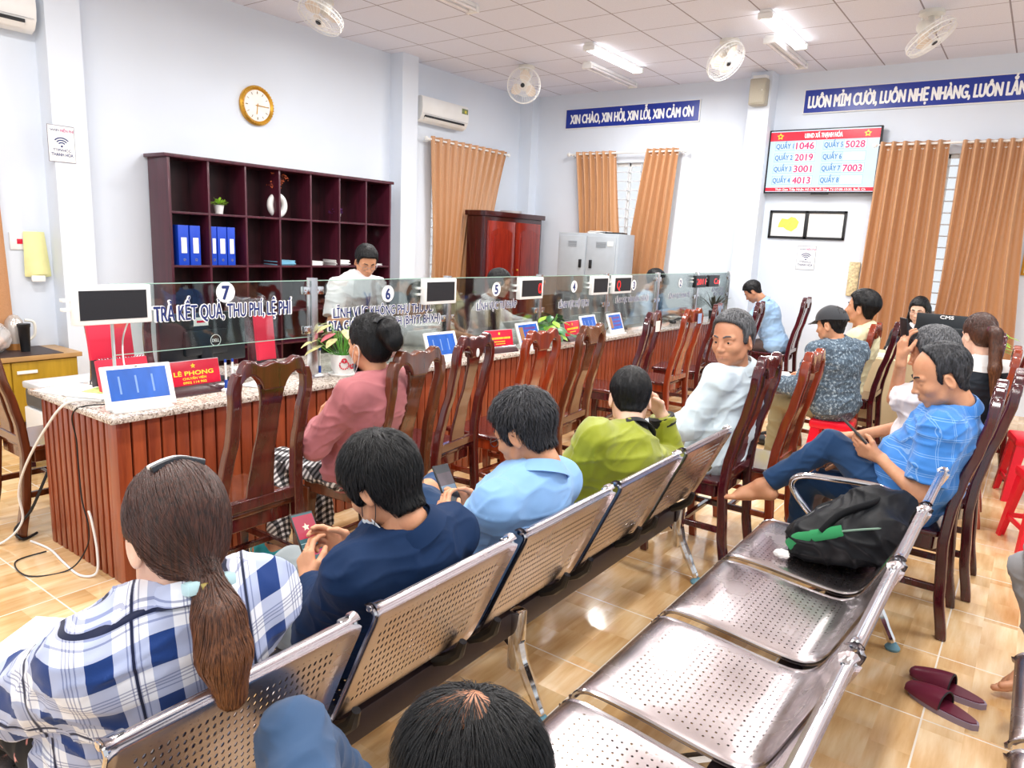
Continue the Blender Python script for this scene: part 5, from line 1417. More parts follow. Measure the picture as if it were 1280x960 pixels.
MB().tube([(-0.06, 0, 0.0), (0.10, 0, 0.16)], 0.006, 6).build('rod', mat('dark_grey_rod', '4A4E55', 0.4), t)
MB().box((-0.0, 0.04, 0.07), (0.14, 0.006, 0.14)).build('holder', plasti.m, t)
MB().box((0, 0.02, 0.004), (0.2, 0.1, 0.008), bev=0.003).build('base', white, t)

# ---------------------------------------------------------------- slippers on the floor
slm = mat('burgundy_slipper_rubber', '6A2238', 0.35, var=0.12); sld = mat('dark_slipper_lining', '1E1A20', 0.6); sls = mat('grey_mauve_sole', '8F7F90', 0.5)
def slipper(x, y, rz, label):
    t = thing('slipper', label, 'slipper', (x, y, 0), rz=rz)
    def half(u): # u 0 heel .. 1 toe
        return 0.036+0.012*math.sin(PI*(u*0.8+0.15))*u*1.4 if u < 0.96 else 0.034
    out = [(-0.13+0.26*u, half(u)*math.sin(PI*min(1, max(0.0, u*1.0)))**0.35) for u in np.linspace(0.0, 1.0, 22)]
    ol = out+[(a, -b) for a, b in out[::-1]]
    MB().prism(ol, lambda a, b: (a, b, 0.0), lambda a, b: (a, b, 0.022)).build('sole', sls, t)
    MB().prism([(a*0.93, b*0.88) for a, b in ol], lambda a, b: (a, b, 0.021), lambda a, b: (a, b, 0.026)).build('insole', slm, t)
    def up(u, v):
        a = PI*v; ux = -0.01+0.135*u; hw = 0.046*(1-0.35*u**3)
        hh = 0.058*(1-0.62*u**1.5)
        return (ux, hw*math.cos(a), 0.018+hh*math.sin(a))
    MB().grid(up, 14, 16, thick=0.004).build('upper', slm, t, angle=80)
    MB().sphere((0.115, 0, 0.024), (0.024, 0.032, 0.020), 14).build('toe_cap', slm, t)
    MB().tube([(-0.01, 0.046*math.cos(a), 0.018+0.058*math.sin(a)) for a in np.linspace(0.1, PI-0.1, 14)], 0.004, 6).build('upper_rim', sld, t)
slipper(-0.055, 3.0, PI-0.25, 'burgundy rubber slipper on the floor, the one farther from the viewer')
slipper(-0.06, 2.86, PI-0.45, 'burgundy rubber slipper on the floor, the nearer of the pair')
# tissue on the bench seat
t = thing('tissue', 'crumpled white tissue on the steel seat beside the backpack', 'tissue', (-0.66, 2.78, 0.437))
MB().grid(blobf(0, 0, 0.016, 0.03, 0.025, 0.016, 0.2, 9), 16, 10).build('crumpled_paper', paper, t)

# =====================================================================================
#                                   PEOPLE
# =====================================================================================
def nrm(v): v = np.asarray(v, float); return v/max(1e-9, np.linalg.norm(v))
def smin(a, b, k):
    if k <= 0: return np.minimum(a, b)
    h = np.maximum(k-np.abs(a-b), 0)/k
    return np.minimum(a, b)-h*h*k*0.25
def smax(a, b, k): return -smin(-a, -b, k)
def d_cone(p, a, b, ra, rb):
    ax = [b[i]-a[i] for i in range(3)]; L = max(1e-12, sum(q*q for q in ax))
    q = [p[i]-a[i] for i in range(3)]
    t = np.clip((q[0]*ax[0]+q[1]*ax[1]+q[2]*ax[2])/L, 0, 1)
    dx = [q[i]-t*ax[i] for i in range(3)]
    return np.sqrt(dx[0]**2+dx[1]**2+dx[2]**2)-(ra+(rb-ra)*t)
def d_ell(p, c, r, m=None):
    q = [p[i]-c[i] for i in range(3)]
    if m is not None:   # columns of m are the ellipsoid axes
        q = [q[0]*m[0][i]+q[1]*m[1][i]+q[2]*m[2][i] for i in range(3)]
    k0 = np.sqrt((q[0]/r[0])**2+(q[1]/r[1])**2+(q[2]/r[2])**2)
    k1 = np.sqrt((q[0]/r[0]**2)**2+(q[1]/r[1]**2)**2+(q[2]/r[2]**2)**2)
    return k0*(k0-1)/np.maximum(k1, 1e-9)
class Vol:
    """signed distance grid, shapes are blended in one after another"""
    def __init__(s, lo, hi, h):
        s.h = h; s.lo = np.array(lo, float); n = np.ceil((np.array(hi)-s.lo)/h).astype(int)+2
        s.n = n; s.F = np.full(tuple(n), 0.25, dtype=np.float32)
        s.ax = [s.lo[i]+h*np.arange(n[i]) for i in range(3)]
    def win(s, lo, hi):
        i0 = np.clip(np.floor((np.array(lo)-s.lo)/s.h).astype(int), 0, s.n-1)
        i1 = np.clip(np.ceil((np.array(hi)-s.lo)/s.h).astype(int)+1, 1, s.n)
        sl = tuple(slice(a, b) for a, b in zip(i0, i1))
        p = [s.ax[0][sl[0]][:, None, None], s.ax[1][sl[1]][None, :, None], s.ax[2][sl[2]][None, None, :]]
        return sl, p
    def _put(s, fn, lo, hi, k, mode='add', pad=0.03):
        sl, p = s.win(np.array(lo)-k-pad, np.array(hi)+k+pad)
        if any(q.stop <= q.start for q in sl): return
        d = fn(p)
        if mode == 'add': s.F[sl] = smin(s.F[sl], d, k)
        else: s.F[sl] = smax(s.F[sl], -d, k)
    def cone(s, a, b, ra, rb, k=0.02, mode='add', clip=None, clips=()):
        a = np.asarray(a, float); b = np.asarray(b, float); r = max(ra, rb)
        cl = list(clips)+([clip] if clip else [])
        def fn(p):
            d = d_cone(p, a, b, ra, rb)
            for c0, n0 in cl:
                n0 = nrm(n0); d = np.maximum(d, (p[0]-c0[0])*n0[0]+(p[1]-c0[1])*n0[1]+(p[2]-c0[2])*n0[2])
            return d
        s._put(fn, np.minimum(a, b)-r, np.maximum(a, b)+r, k, mode)
        return s
    def ell(s, c, r, m=None, k=0.02, mode='add'):
        R_ = max(r); c = np.asarray(c, float)
        s._put(lambda p: d_ell(p, c, r, m), c-R_, c+R_, k, mode); return s
    def mesh(s):
        F = s.F; n = F.shape; h = s.h
        ins = F < 0
        c = ins[:-1, :-1, :-1].astype(np.int8)
        for d in [(1,0,0),(0,1,0),(0,0,1),(1,1,0),(1,0,1),(0,1,1),(1,1,1)]:
            c = c+ins[d[0]:n[0]-1+d[0], d[1]:n[1]-1+d[1], d[2]:n[2]-1+d[2]]
        act = (c > 0) & (c < 8)
        I = np.argwhere(act)
        if len(I) == 0: return np.zeros((0, 3)), np.zeros((0, 4), int)
        idx = -np.ones(act.shape, dtype=np.int32); idx[act] = np.arange(len(I))
        acc = np.zeros((len(I), 3)); cnt = np.zeros(len(I))
        cor = [(0,0,0),(1,0,0),(0,1,0),(1,1,0),(0,0,1),(1,0,1),(0,1,1),(1,1,1)]
        val = [F[I[:,0]+a, I[:,1]+b, I[:,2]+d] for a, b, d in cor]
        for i, j in [(0,1),(2,3),(4,5),(6,7),(0,2),(1,3),(4,6),(5,7),(0,4),(1,5),(2,6),(3,7)]:
            f0, f1 = val[i], val[j]; m = (f0 < 0) != (f1 < 0)
            t = np.where(m, f0/np.where(np.abs(f0-f1) < 1e-12, 1, f0-f1), 0)
            ci, cj = np.array(cor[i]), np.array(cor[j])
            acc += (ci[None]+(cj-ci)[None]*t[:, None])*m[:, None]; cnt += m
        V = s.lo+h*(I+acc/np.maximum(cnt, 1)[:, None])
        Q = []
        for ax in range(3):
            o = [(1,0,0),(0,1,0),(0,0,1)][ax]; u, w = [(1,2),(2,0),(0,1)][ax]
            a = ins; b = np.roll(ins, -1, ax)
            sl = [slice(1, n[k]-1) for k in range(3)]; sl[ax] = slice(0, n[ax]-1)
            A = a[tuple(sl)]; B = b[tuple(sl)]
            for flag, rev in ((A & ~B, False), (~A & B, True)):
                P = np.argwhere(flag)+np.array([x.start for x in sl])
                if len(P) == 0: continue
                e = np.eye(3, dtype=int); U, Wd = e[u], e[w]
                ids = []
                for off in (0*U, U, U+Wd, Wd):
                    q = P-U-Wd+off
                    ids.append(idx[q[:,0], q[:,1], q[:,2]])
                ids = np.stack(ids, 1); ids = ids[(ids >= 0).all(1)]
                Q.append(ids[:, ::-1] if rev else ids)
        return V, np.concatenate(Q) if Q else np.zeros((0, 4), int)

def hash3(i, j, k, seed):
    n = (i*73856093) ^ (j*19349663) ^ (k*83492791) ^ (seed*2654435)
    n = (n ^ (n >> 13))*1274126177 & 0x7fffffff
    return ((n ^ (n >> 16)) & 0xffff)/65535.0
def vnoise(P, scale, seed=0):
    q = P*np.asarray(scale)+100.0; f = np.floor(q).astype(np.int64); t = q-f; t = t*t*(3-2*t)
    r = 0
    for a in (0, 1):
        for b in (0, 1):
            for c in (0, 1):
                w = (t[:, 0] if a else 1-t[:, 0])*(t[:, 1] if b else 1-t[:, 1])*(t[:, 2] if c else 1-t[:, 2])
                r = r+w*hash3(f[:, 0]+a, f[:, 1]+b, f[:, 2]+c, seed)
    return r*2-1
def vert_normals(V, Q):
    n = np.cross(V[Q[:, 2]]-V[Q[:, 0]], V[Q[:, 3]]-V[Q[:, 1]])
    N = np.zeros_like(V)
    for k in range(4):
        for c in range(3): N[:, c] += np.bincount(Q[:, k], n[:, c], len(V))
    return N/np.maximum(1e-12, np.linalg.norm(N, axis=1))[:, None]
def smooth_v(V, Q, it=1):
    for _ in range(it):
        S = np.zeros_like(V); C = np.zeros(len(V))
        for k in range(4):
            a, b = Q[:, k], Q[:, (k+1) % 4]
            for c in range(3):
                S[:, c] += np.bincount(a, V[b, c], len(V))+np.bincount(b, V[a, c], len(V))
            C += np.bincount(a, minlength=len(V))+np.bincount(b, minlength=len(V))
        V = V*0.5+0.5*S/np.maximum(C, 1)[:, None]
    return V
def wrinkle(V, Q, amp, seed, fine=1.0, sc=9):
    N = vert_normals(V, Q)
    n1 = vnoise(V, (sc, sc, sc*1.7), seed); w = vnoise(V, (5, 5, 5), seed+5)[:, None]
    P2 = V+0.05*w
    r1 = (1-np.abs(vnoise(P2, (sc*1.2, sc*0.9, sc*2.4), seed+1)))**4
    Q2 = P2+0.4*np.stack([P2[:, 2], P2[:, 0]*0, P2[:, 1]], 1)
    r3 = (1-np.abs(vnoise(Q2, (sc*2.2, sc*0.9, sc*1.4), seed+7)))**5
    r2 = 1-2*np.abs(vnoise(P2, (sc*3.2, sc*2.6, sc*3.6), seed+2))
    d = amp*(0.6*n1+1.3*(r1-0.3)+1.1*(r3-0.25)+0.25*fine*r2)
    return V+N*d[:, None]
def np_obj(name, V, Q, mats, parent, smooth=True):
    me = bpy.data.meshes.new(name); nv, nf = len(V), len(Q)
    me.vertices.add(nv); me.vertices.foreach_set('co', np.asarray(V, dtype=np.float32).ravel())
    me.loops.add(nf*4); me.loops.foreach_set('vertex_index', np.asarray(Q, dtype=np.int32).ravel())
    me.polygons.add(nf); me.polygons.foreach_set('loop_start', np.arange(0, nf*4, 4, dtype=np.int32))
    me.polygons.foreach_set('loop_total', np.full(nf, 4, dtype=np.int32))
    me.polygons.foreach_set('use_smooth', np.ones(nf, dtype=bool))
    me.update(calc_edges=True); me.validate()
    for m in (mats if isinstance(mats, (list, tuple)) else [mats]): me.materials.append(m)
    o = bpy.data.objects.new(name, me); COL.objects.link(o)
    if parent: o.parent = parent
    return o
def joinm(parts):
    V = []; Q = []; o = 0
    for v, q in parts:
        if len(v) == 0: continue
        V.append(v); Q.append(q+o); o += len(v)
    return np.concatenate(V), np.concatenate(Q)

# ------------------------------------------------------------------ heads
HEADC = {}
def head_mesh(kind, h, eyes_open):
    key = (kind, h, eyes_open)
    if key in HEADC: return HEADC[key]
    f = 0.95 if kind == 'f' else 1.0
    v = Vol((-0.13, -0.11, -0.19), (0.14, 0.11, 0.14), h)
    v.ell((-0.012, 0, 0.032), (0.094*f, 0.076*f, 0.086), k=0.0)
    v.ell((0.018, 0, -0.02), (0.072, 0.064*f, 0.085), k=0.02)
    v.ell((0.030, 0, -0.074), (0.047, 0.046*f, 0.036), k=0.025)
    v.ell((0.064, 0, -0.097), (0.017, 0.020, 0.016), k=0.02)
    for s in (-1, 1):
        v.ell((0.052, s*0.043*f, -0.028), (0.022, 0.018, 0.02), k=0.02)
        v.cone((0.02, s*0.052*f, -0.07), (-0.01, s*0.060*f, -0.03), 0.014, 0.014, k=0.02)
        v.cone((0.077, s*0.012, 0.020), (0.066, s*0.045, 0.018), 0.008, 0.008, k=0.012)
        v.ell((0.086, s*0.031, -0.001), (0.012, 0.015, 0.010), k=0.012, mode='sub')
        v.ell((0.067, s*0.031, -0.002), (0.0135, 0.0155, 0.0125), k=0.004)
        if eyes_open: v.ell((0.0815, s*0.031, -0.0025), (0.006, 0.0105, 0.0030), k=0.002, mode='sub')
        else: v.cone((0.0795, s*0.022, -0.007), (0.075, s*0.043, -0.006), 0.0012, 0.0012, k=0.002, mode='sub')
    v.cone((0.080, 0, 0.012), (0.098, 0, -0.026), 0.0075, 0.0095, k=0.012)
    v.ell((0.100, 0, -0.032), (0.012, 0.011, 0.009), k=0.008)
    for s in (-1, 1):
        v.ell((0.091, s*0.012, -0.035), (0.009, 0.0075, 0.007), k=0.006)
        v.ell((0.095, s*0.007, -0.042), (0.004, 0.0028, 0.003), k=0.002, mode='sub')
    # mouth
    v.ell((0.078, 0, -0.060), (0.015, 0.026, 0.018), k=0.015)
    for s in (-1, 1):
        v.cone((0.0905, 0, -0.0575), (0.081, s*0.021, -0.0625), 0.0045, 0.0022, k=0.004)
        v.cone((0.0900, 0, -0.0675), (0.081, s*0.018, -0.0645), 0.0052, 0.0022, k=0.004)
        v.cone((0.0965, 0, -0.0625), (0.083, s*0.024, -0.0635), 0.0014, 0.0011, k=0.002, mode='sub')
        # ears
        m = Matrix.Rotation(0.25, 3, 'Y') @ Matrix.Rotation(s*0.35, 3, 'Z')
        mm = [[m[i][j] for j in range(3)] for i in range(3)]
        v.ell((-0.012, s*0.080*f, -0.012), (0.018, 0.0075, 0.031), mm, k=0.006)
        v.ell((-0.008, s*0.088*f, -0.010), (0.010, 0.006, 0.019), mm, k=0.003, mode='sub')
        v.ell((-0.012, s*0.079*f, -0.036), (0.009, 0.006, 0.010), k=0.006)
    v.cone((-0.018, 0, -0.05), (-0.034, 0, -0.118), 0.052*f, 0.050*f, k=0.025)
    V, Q = v.mesh(); V = smooth_v(V, Q, 1)
    HEADC[key] = (V, Q)
    return V, Q

def poly_sd(px, pz, poly):
    """signed distance in 2D, negative inside"""
    d = np.full(np.broadcast(px, pz).shape, 1e9); ins = np.zeros(d.shape, bool); n = len(poly)
    for i in range(n):
        ax_, az = poly[i]; bx, bz = poly[(i+1) % n]
        ex, ez = bx-ax_, bz-az; wx, wz = px-ax_, pz-az
        t = np.clip((wx*ex+wz*ez)/(ex*ex+ez*ez), 0, 1)
        d = np.minimum(d, (wx-ex*t)**2+(wz-ez*t)**2)
        c = ((az > pz) != (bz > pz)) & (px < (bx-ax_)*(pz-az)/((bz-az) if abs(bz-az) > 1e-9 else 1e-9)+ax_)
        ins ^= c
    return np.where(ins, -1, 1)*np.sqrt(d)
HAIRPOLY = {
 'older': [(0.13, 0.112), (0.072, 0.094), (0.046, 0.078), (0.026, 0.050), (0.022, 0.0), (0.014, -0.010), (0.006, -0.012), (0.0, 0.024), (-0.028, 0.022), (-0.038, -0.010), (-0.044, -0.045), (-0.060, -0.062), (-0.20, -0.07), (-0.2, 0.25), (0.13, 0.25)],
 'short': [(0.13, 0.090), (0.078, 0.078), (0.056, 0.066), (0.036, 0.040), (0.030, 0.0), (0.020, -0.012), (0.012, -0.02), (0.006, 0.020), (-0.024, 0.020), (-0.034, -0.012), (-0.040, -0.045), (-0.058, -0.066), (-0.20, -0.072), (-0.2, 0.25), (0.13, 0.25)],
 'shortlow': [(0.13, 0.060), (0.080, 0.050), (0.060, 0.045), (0.042, 0.025), (0.036, -0.01), (0.022, -0.025), (0.012, -0.025), (0.008, 0.010), (-0.024, 0.008), (-0.032, -0.020), (-0.036, -0.055), (-0.055, -0.088), (-0.20, -0.092), (-0.2, 0.25), (0.13, 0.25)],
 'receding': [(0.13, 0.18), (0.040, 0.135), (0.020, 0.095), (0.014, 0.060), (0.020, 0.035), (0.024, 0.0), (0.016, -0.018), (0.010, -0.018), (0.004, 0.020), (-0.024, 0.018), (-0.034, -0.012), (-0.040, -0.05), (-0.058, -0.072), (-0.20, -0.08), (-0.2, 0.25), (0.13, 0.25)],
 'pulled': [(0.13, 0.072), (0.078, 0.062), (0.056, 0.050), (0.040, 0.030), (0.022, 0.0), (0.008, 0.006), (-0.022, 0.004), (-0.034, -0.03), (-0.05, -0.07), (-0.20, -0.085), (-0.2, 0.25), (0.13, 0.25)],
 'long': [(0.13, 0.080), (0.080, 0.070), (0.055, 0.055), (0.040, 0.03), (0.030, -0.02), (0.028, -0.2), (-0.2, -0.2), (-0.2, 0.25), (0.13, 0.25)],
}
def hair_fn(style, th, extra=(), seed=1, kind='m', amp=0.004):
    f = 0.95 if kind == 'f' else 1.0
    poly = HAIRPOLY[style]
    def F(p):
        x, y, z = p
        t = th
        d = d_ell(p, (-0.014, 0, 0.034), (0.095*f+t, 0.077*f+t*0.8, 0.088+t))
        if style in ('short', 'older', 'receding'): d = d+th*0.7*np.clip((0.03-z)/0.08, 0, 1)
        if style in ('short', 'older', 'receding', 'shortlow'):
            w = 1.0 if style == 'shortlow' else 0.35
            d = smin(d, d_ell(p, (-0.012, 0, -0.010), (0.072*f+t*w*0.8, 0.072*f+t*w*0.6, 0.072)), 0.02)
            d = smin(d, d_cone(p, (-0.022, 0, -0.045), (-0.034, 0, -0.10), 0.053*f+t*0.3*w, 0.0515*f+t*0.15*w), 0.02)
        else: d = smin(d, d_ell(p, (-0.022, 0, -0.015), (0.080*f+t*0.5, 0.070*f+t*0.4, 0.085)), 0.03)
        cut = poly_sd(x, z+0.0*y, poly)
        d = smax(d, cut, 0.012)
        for kind_, args, k in extra:
            if kind_ == 'sub':
                d = smax(d, -d_ell(p, *args), k); continue
            e = d_ell(p, *args) if kind_ == 'ell' else d_cone(p, *args)
            d = smin(d, e, k) if kind_ != 'sub' else d
        return d
    return F
def grid_eval(F, lo, hi, h):
    v = Vol(lo, hi, h)
    p = [v.ax[0][:, None, None], v.ax[1][None, :, None], v.ax[2][None, None, :]]
    v.F = np.broadcast_to(F(p), tuple(v.n)).astype(np.float32).copy()
    return v
def hair_mesh(F, lo, hi, h, amp, seed, st=(60, 60, 14)):
    v = grid_eval(F, lo, hi, h); V, Q = v.mesh(); V = smooth_v(V, Q, 1)
    if len(V) == 0: return V, Q
    N = vert_normals(V, Q)
    d = amp*(1-2*np.abs(vnoise(V, st, seed)))+amp*0.6*vnoise(V, (st[0]*2.2, st[1]*2.2, st[2]*2), seed+3)
    return V+N*d[:, None], Q
def strands(F, pts, flow, length, nseg, lift, w, seed, jit=0.35, grav=0.0, keep=None):
    """thin hair ribbons that follow the hair surface; returns quads"""
    r = np.random.default_rng(seed); P = pts.copy(); n = len(P)
    L = length*r.uniform(0.6, 1.2, n); path = [P.copy()]
    def g(p):
        e = 0.002; q = [p[:, i] for i in range(3)]; G = []
        for i in range(3):
            a = list(q); b = list(q); a[i] = a[i]+e; b[i] = b[i]-e
            G.append((F(a)-F(b))/(2*e))
        G = np.stack(G, 1); return G/np.maximum(1e-6, np.linalg.norm(G, axis=1))[:, None]
    J = r.normal(0, jit, (n, 3)); lf = lift*r.uniform(0.2, 1.0, n)
    for s in range(nseg):
        N = g(P); D = flow(P)+J*(0.6+0.4*s/nseg); D = D-N*(D*N).sum(1)[:, None]
        D /= np.maximum(1e-6, np.linalg.norm(D, axis=1))[:, None]
        P = P+D*(L/nseg)[:, None]
        d = F([P[:, 0], P[:, 1], P[:, 2]])
        P = P+g(P)*(lf*(0.3+0.7*(s+1)/nseg)-d)[:, None]
        P[:, 2] -= grav*((s+1)/nseg)**2*length*0.3
        path.append(P.copy())
    path = np.stack(path, 1)
    T = np.gradient(path, axis=1); T /= np.maximum(1e-9, np.linalg.norm(T, axis=2))[..., None]
    Nn = np.stack([g(path[:, i]) for i in range(nseg+1)], 1)
    S = np.cross(T, Nn); S /= np.maximum(1e-9, np.linalg.norm(S, axis=2))[..., None]
    taper = np.interp(np.linspace(0, 1, nseg+1), [0, 0.2, 0.7, 1], [0.6, 1, 0.8, 0.1])*w/2
    A = path-S*taper[None, :, None]; B = path+S*taper[None, :, None]; C = path+Nn*(taper*0.8)[None, :, None]
    V = np.stack([A, C, B], 2).reshape(-1, 3)
    base = (np.arange(n)*(nseg+1)*3)[:, None, None]+(np.arange(nseg)*3)[None, :, None]
    q1 = np.stack([base+0, base+1, base+4, base+3], -1).reshape(-1, 4)
    q2 = np.stack([base+1, base+2, base+5, base+4], -1).reshape(-1, 4)
    return V, np.concatenate([q1, q2]).reshape(-1, 4)

SK = {'tan': skin_mat('tan_skin', 'D49C78'), 'dark': skin_mat('sun_browned_skin', 'CC9372'), 'light': skin_mat('light_skin', 'EDC4AC'), 'mid': skin_mat('warm_skin', 'CF9676')}
HB = hair_mat('black_hair', '030305', '0D0E12', 0.42); HG = hair_mat('grey_hair', '1C1D20', '85868A', 0.5)
HD = hair_mat('dark_greying_hair', '0A0B0D', '45464C', 0.45)
def brown_hair_mat(name, z0, z1):
    t = NT(name); n = t.noise(t.coord((220, 220, 6)), 1.0, 4, 0.7); v = t.coord(); sp = t.n('ShaderNodeSeparateXYZ'); t.l(v, sp.inputs[0])
    top = t.ramp(n, [(0.35, lin('1E0F0C')), (0.7, lin('5A3224'))]); bot = t.ramp(n, [(0.35, lin('5A3018')), (0.7, lin('B87844'))])
    g = t.math('DIVIDE', t.math('SUBTRACT', z1, sp.outputs[2]), z1-z0); g = t.n('ShaderNodeClamp') and g
    c = t.n('ShaderNodeClamp'); t.l(g, c.inputs[0])
    t.setp(Base_Color=t.mix(c.outputs[0], top, bot), Roughness=0.38); t.bump(n, 0.002, 0.6)
    return t.m
HBR = brown_hair_mat('dyed_brown_hair', 0.70, 1.02); HBR2 = brown_hair_mat('dark_brown_hair', 0.3, 1.25)
lipm = {'m': mat('brown_lips', 'A8655A', 0.45), 'f': mat('rosy_lips', 'B8444C', 0.4)}
eyew = mat('eye_white', 'B9A89C', 0.2); iris = mat('dark_iris', '1C110C', 0.1)
brow = mat('black_eyebrow_hair', '17151A', 0.8); browg = mat('grey_eyebrow_hair', '5A5656', 0.8)

def rotm(yaw, pitch, roll):
    """columns: forward, left, up of the head in person space"""
    return np.array(Matrix.Rotation(yaw, 3, 'Z') @ Matrix.Rotation(pitch, 3, 'Y') @ Matrix.Rotation(roll, 3, 'X'))

def hand_prims(v, w, x, n, side, curl, sc=1.0, spread=0.0, k=0.006):
    x = nrm(x); n = nrm(np.asarray(n)-x*np.dot(n, x)); t = np.cross(x, n) if side == 'R' else np.cross(n, x)
    w = np.asarray(w, float)
    offs = [0.030, 0.010, -0.010, -0.028]; lens = [(0.040, 0.024, 0.019), (0.044, 0.027, 0.020), (0.041, 0.025, 0.019), (0.032, 0.019, 0.017)]
    v.cone(w-x*0.03, w+x*0.02, 0.024*sc, 0.024*sc, k=0.01)
    for i, o in enumerate(offs):
        kn = w+x*(0.088-0.006*abs(i-1))*sc+t*o*sc
        v.cone(w+x*0.012*sc+t*o*0.55*sc, kn, 0.0165*sc, 0.0125*sc, k=0.012)
        a = 0.0; p = kn; rr = [0.0095, 0.0088, 0.0080, 0.0068]
        c = curl[i] if isinstance(curl, (list, tuple)) else curl
        dirx = nrm(x+t*spread*(1.5-i)*0.5)
        for j, L in enumerate(lens[i]):
            a += c*[0.9, 1.15, 0.7][j]
            q = p+(dirx*math.cos(a)+n*math.sin(a))*L*sc
            v.cone(p, q, rr[j]*sc, rr[j+1]*sc, k=k*0.5); p = q
    tb = w+x*0.022*sc+t*0.022*sc
    cm = np.mean(curl) if isinstance(curl, (list, tuple)) else curl
    d1 = nrm(x*0.62+t*0.70+n*0.30); d2 = nrm(x*0.85+t*(0.35-0.3*cm)+n*(0.30+0.5*cm)); d3 = nrm(x*0.9+t*(0.05-0.5*cm)+n*(0.25+0.6*cm))
    p1 = tb+d1*0.038*sc; p2 = p1+d2*0.030*sc; p3 = p2+d3*0.024*sc
    v.cone(tb, p1, 0.0155*sc, 0.0120*sc, k=0.010); v.cone(p1, p2, 0.0112*sc, 0.0100*sc, k=0.004); v.cone(p2, p3, 0.0100*sc, 0.0078*sc, k=0.003)

def foot_prims(v, ank, toe_dir, up, bare, sc=1.0):
    f = nrm(toe_dir); u = nrm(np.asarray(up)-f*np.dot(up, f)); s = np.cross(u, f); a = np.asarray(ank, float)
    base = a-u*0.062*sc
    v.cone(a, base-f*0.035*sc+u*0.028, 0.036*sc, 0.031*sc, k=0.02)
    v.cone(base-f*0.03*sc+u*0.026, base+f*0.10*sc+u*0.026, 0.030*sc, 0.030*sc, k=0.02)
    v.cone(a+f*0.02, base+f*0.12*sc+u*0.022, 0.034*sc, 0.024*sc, k=0.02)
    for o in (-0.022, 0.0, 0.022): v.cone(base+f*0.06*sc+s*o*0.7+u*0.02, base+f*0.135*sc+s*o*1.1+u*0.016, 0.022*sc, 0.017*sc, k=0.015)
    if bare:
        for i, o in enumerate((0.034, 0.013, -0.004, -0.019, -0.032)):
            L = (0.048, 0.040, 0.034, 0.029, 0.024)[i]; r = (0.0135, 0.0095, 0.009, 0.0085, 0.008)[i]
            b0 = base+f*(0.140-0.010*i*0.5)*sc+s*o*sc+u*0.013
            v.cone(b0, b0+f*L*0.8*sc+u*0.002, r, r*0.95, k=0.004)

def ik(S, Hh, L1, L2, pole):
    S, Hh = np.asarray(S, float), np.asarray(Hh, float); d = Hh-S; D = np.linalg.norm(d)
    if D > (L1+L2)*0.995: sc = D/((L1+L2)*0.995); L1 *= sc; L2 *= sc
    a = (L1*L1-L2*L2+D*D)/(2*D); hh = math.sqrt(max(0, L1*L1-a*a)); x = d/D
    p = np.asarray(pole, float); p = nrm(p-x*np.dot(p, x))
    return S+x*a+p*hh

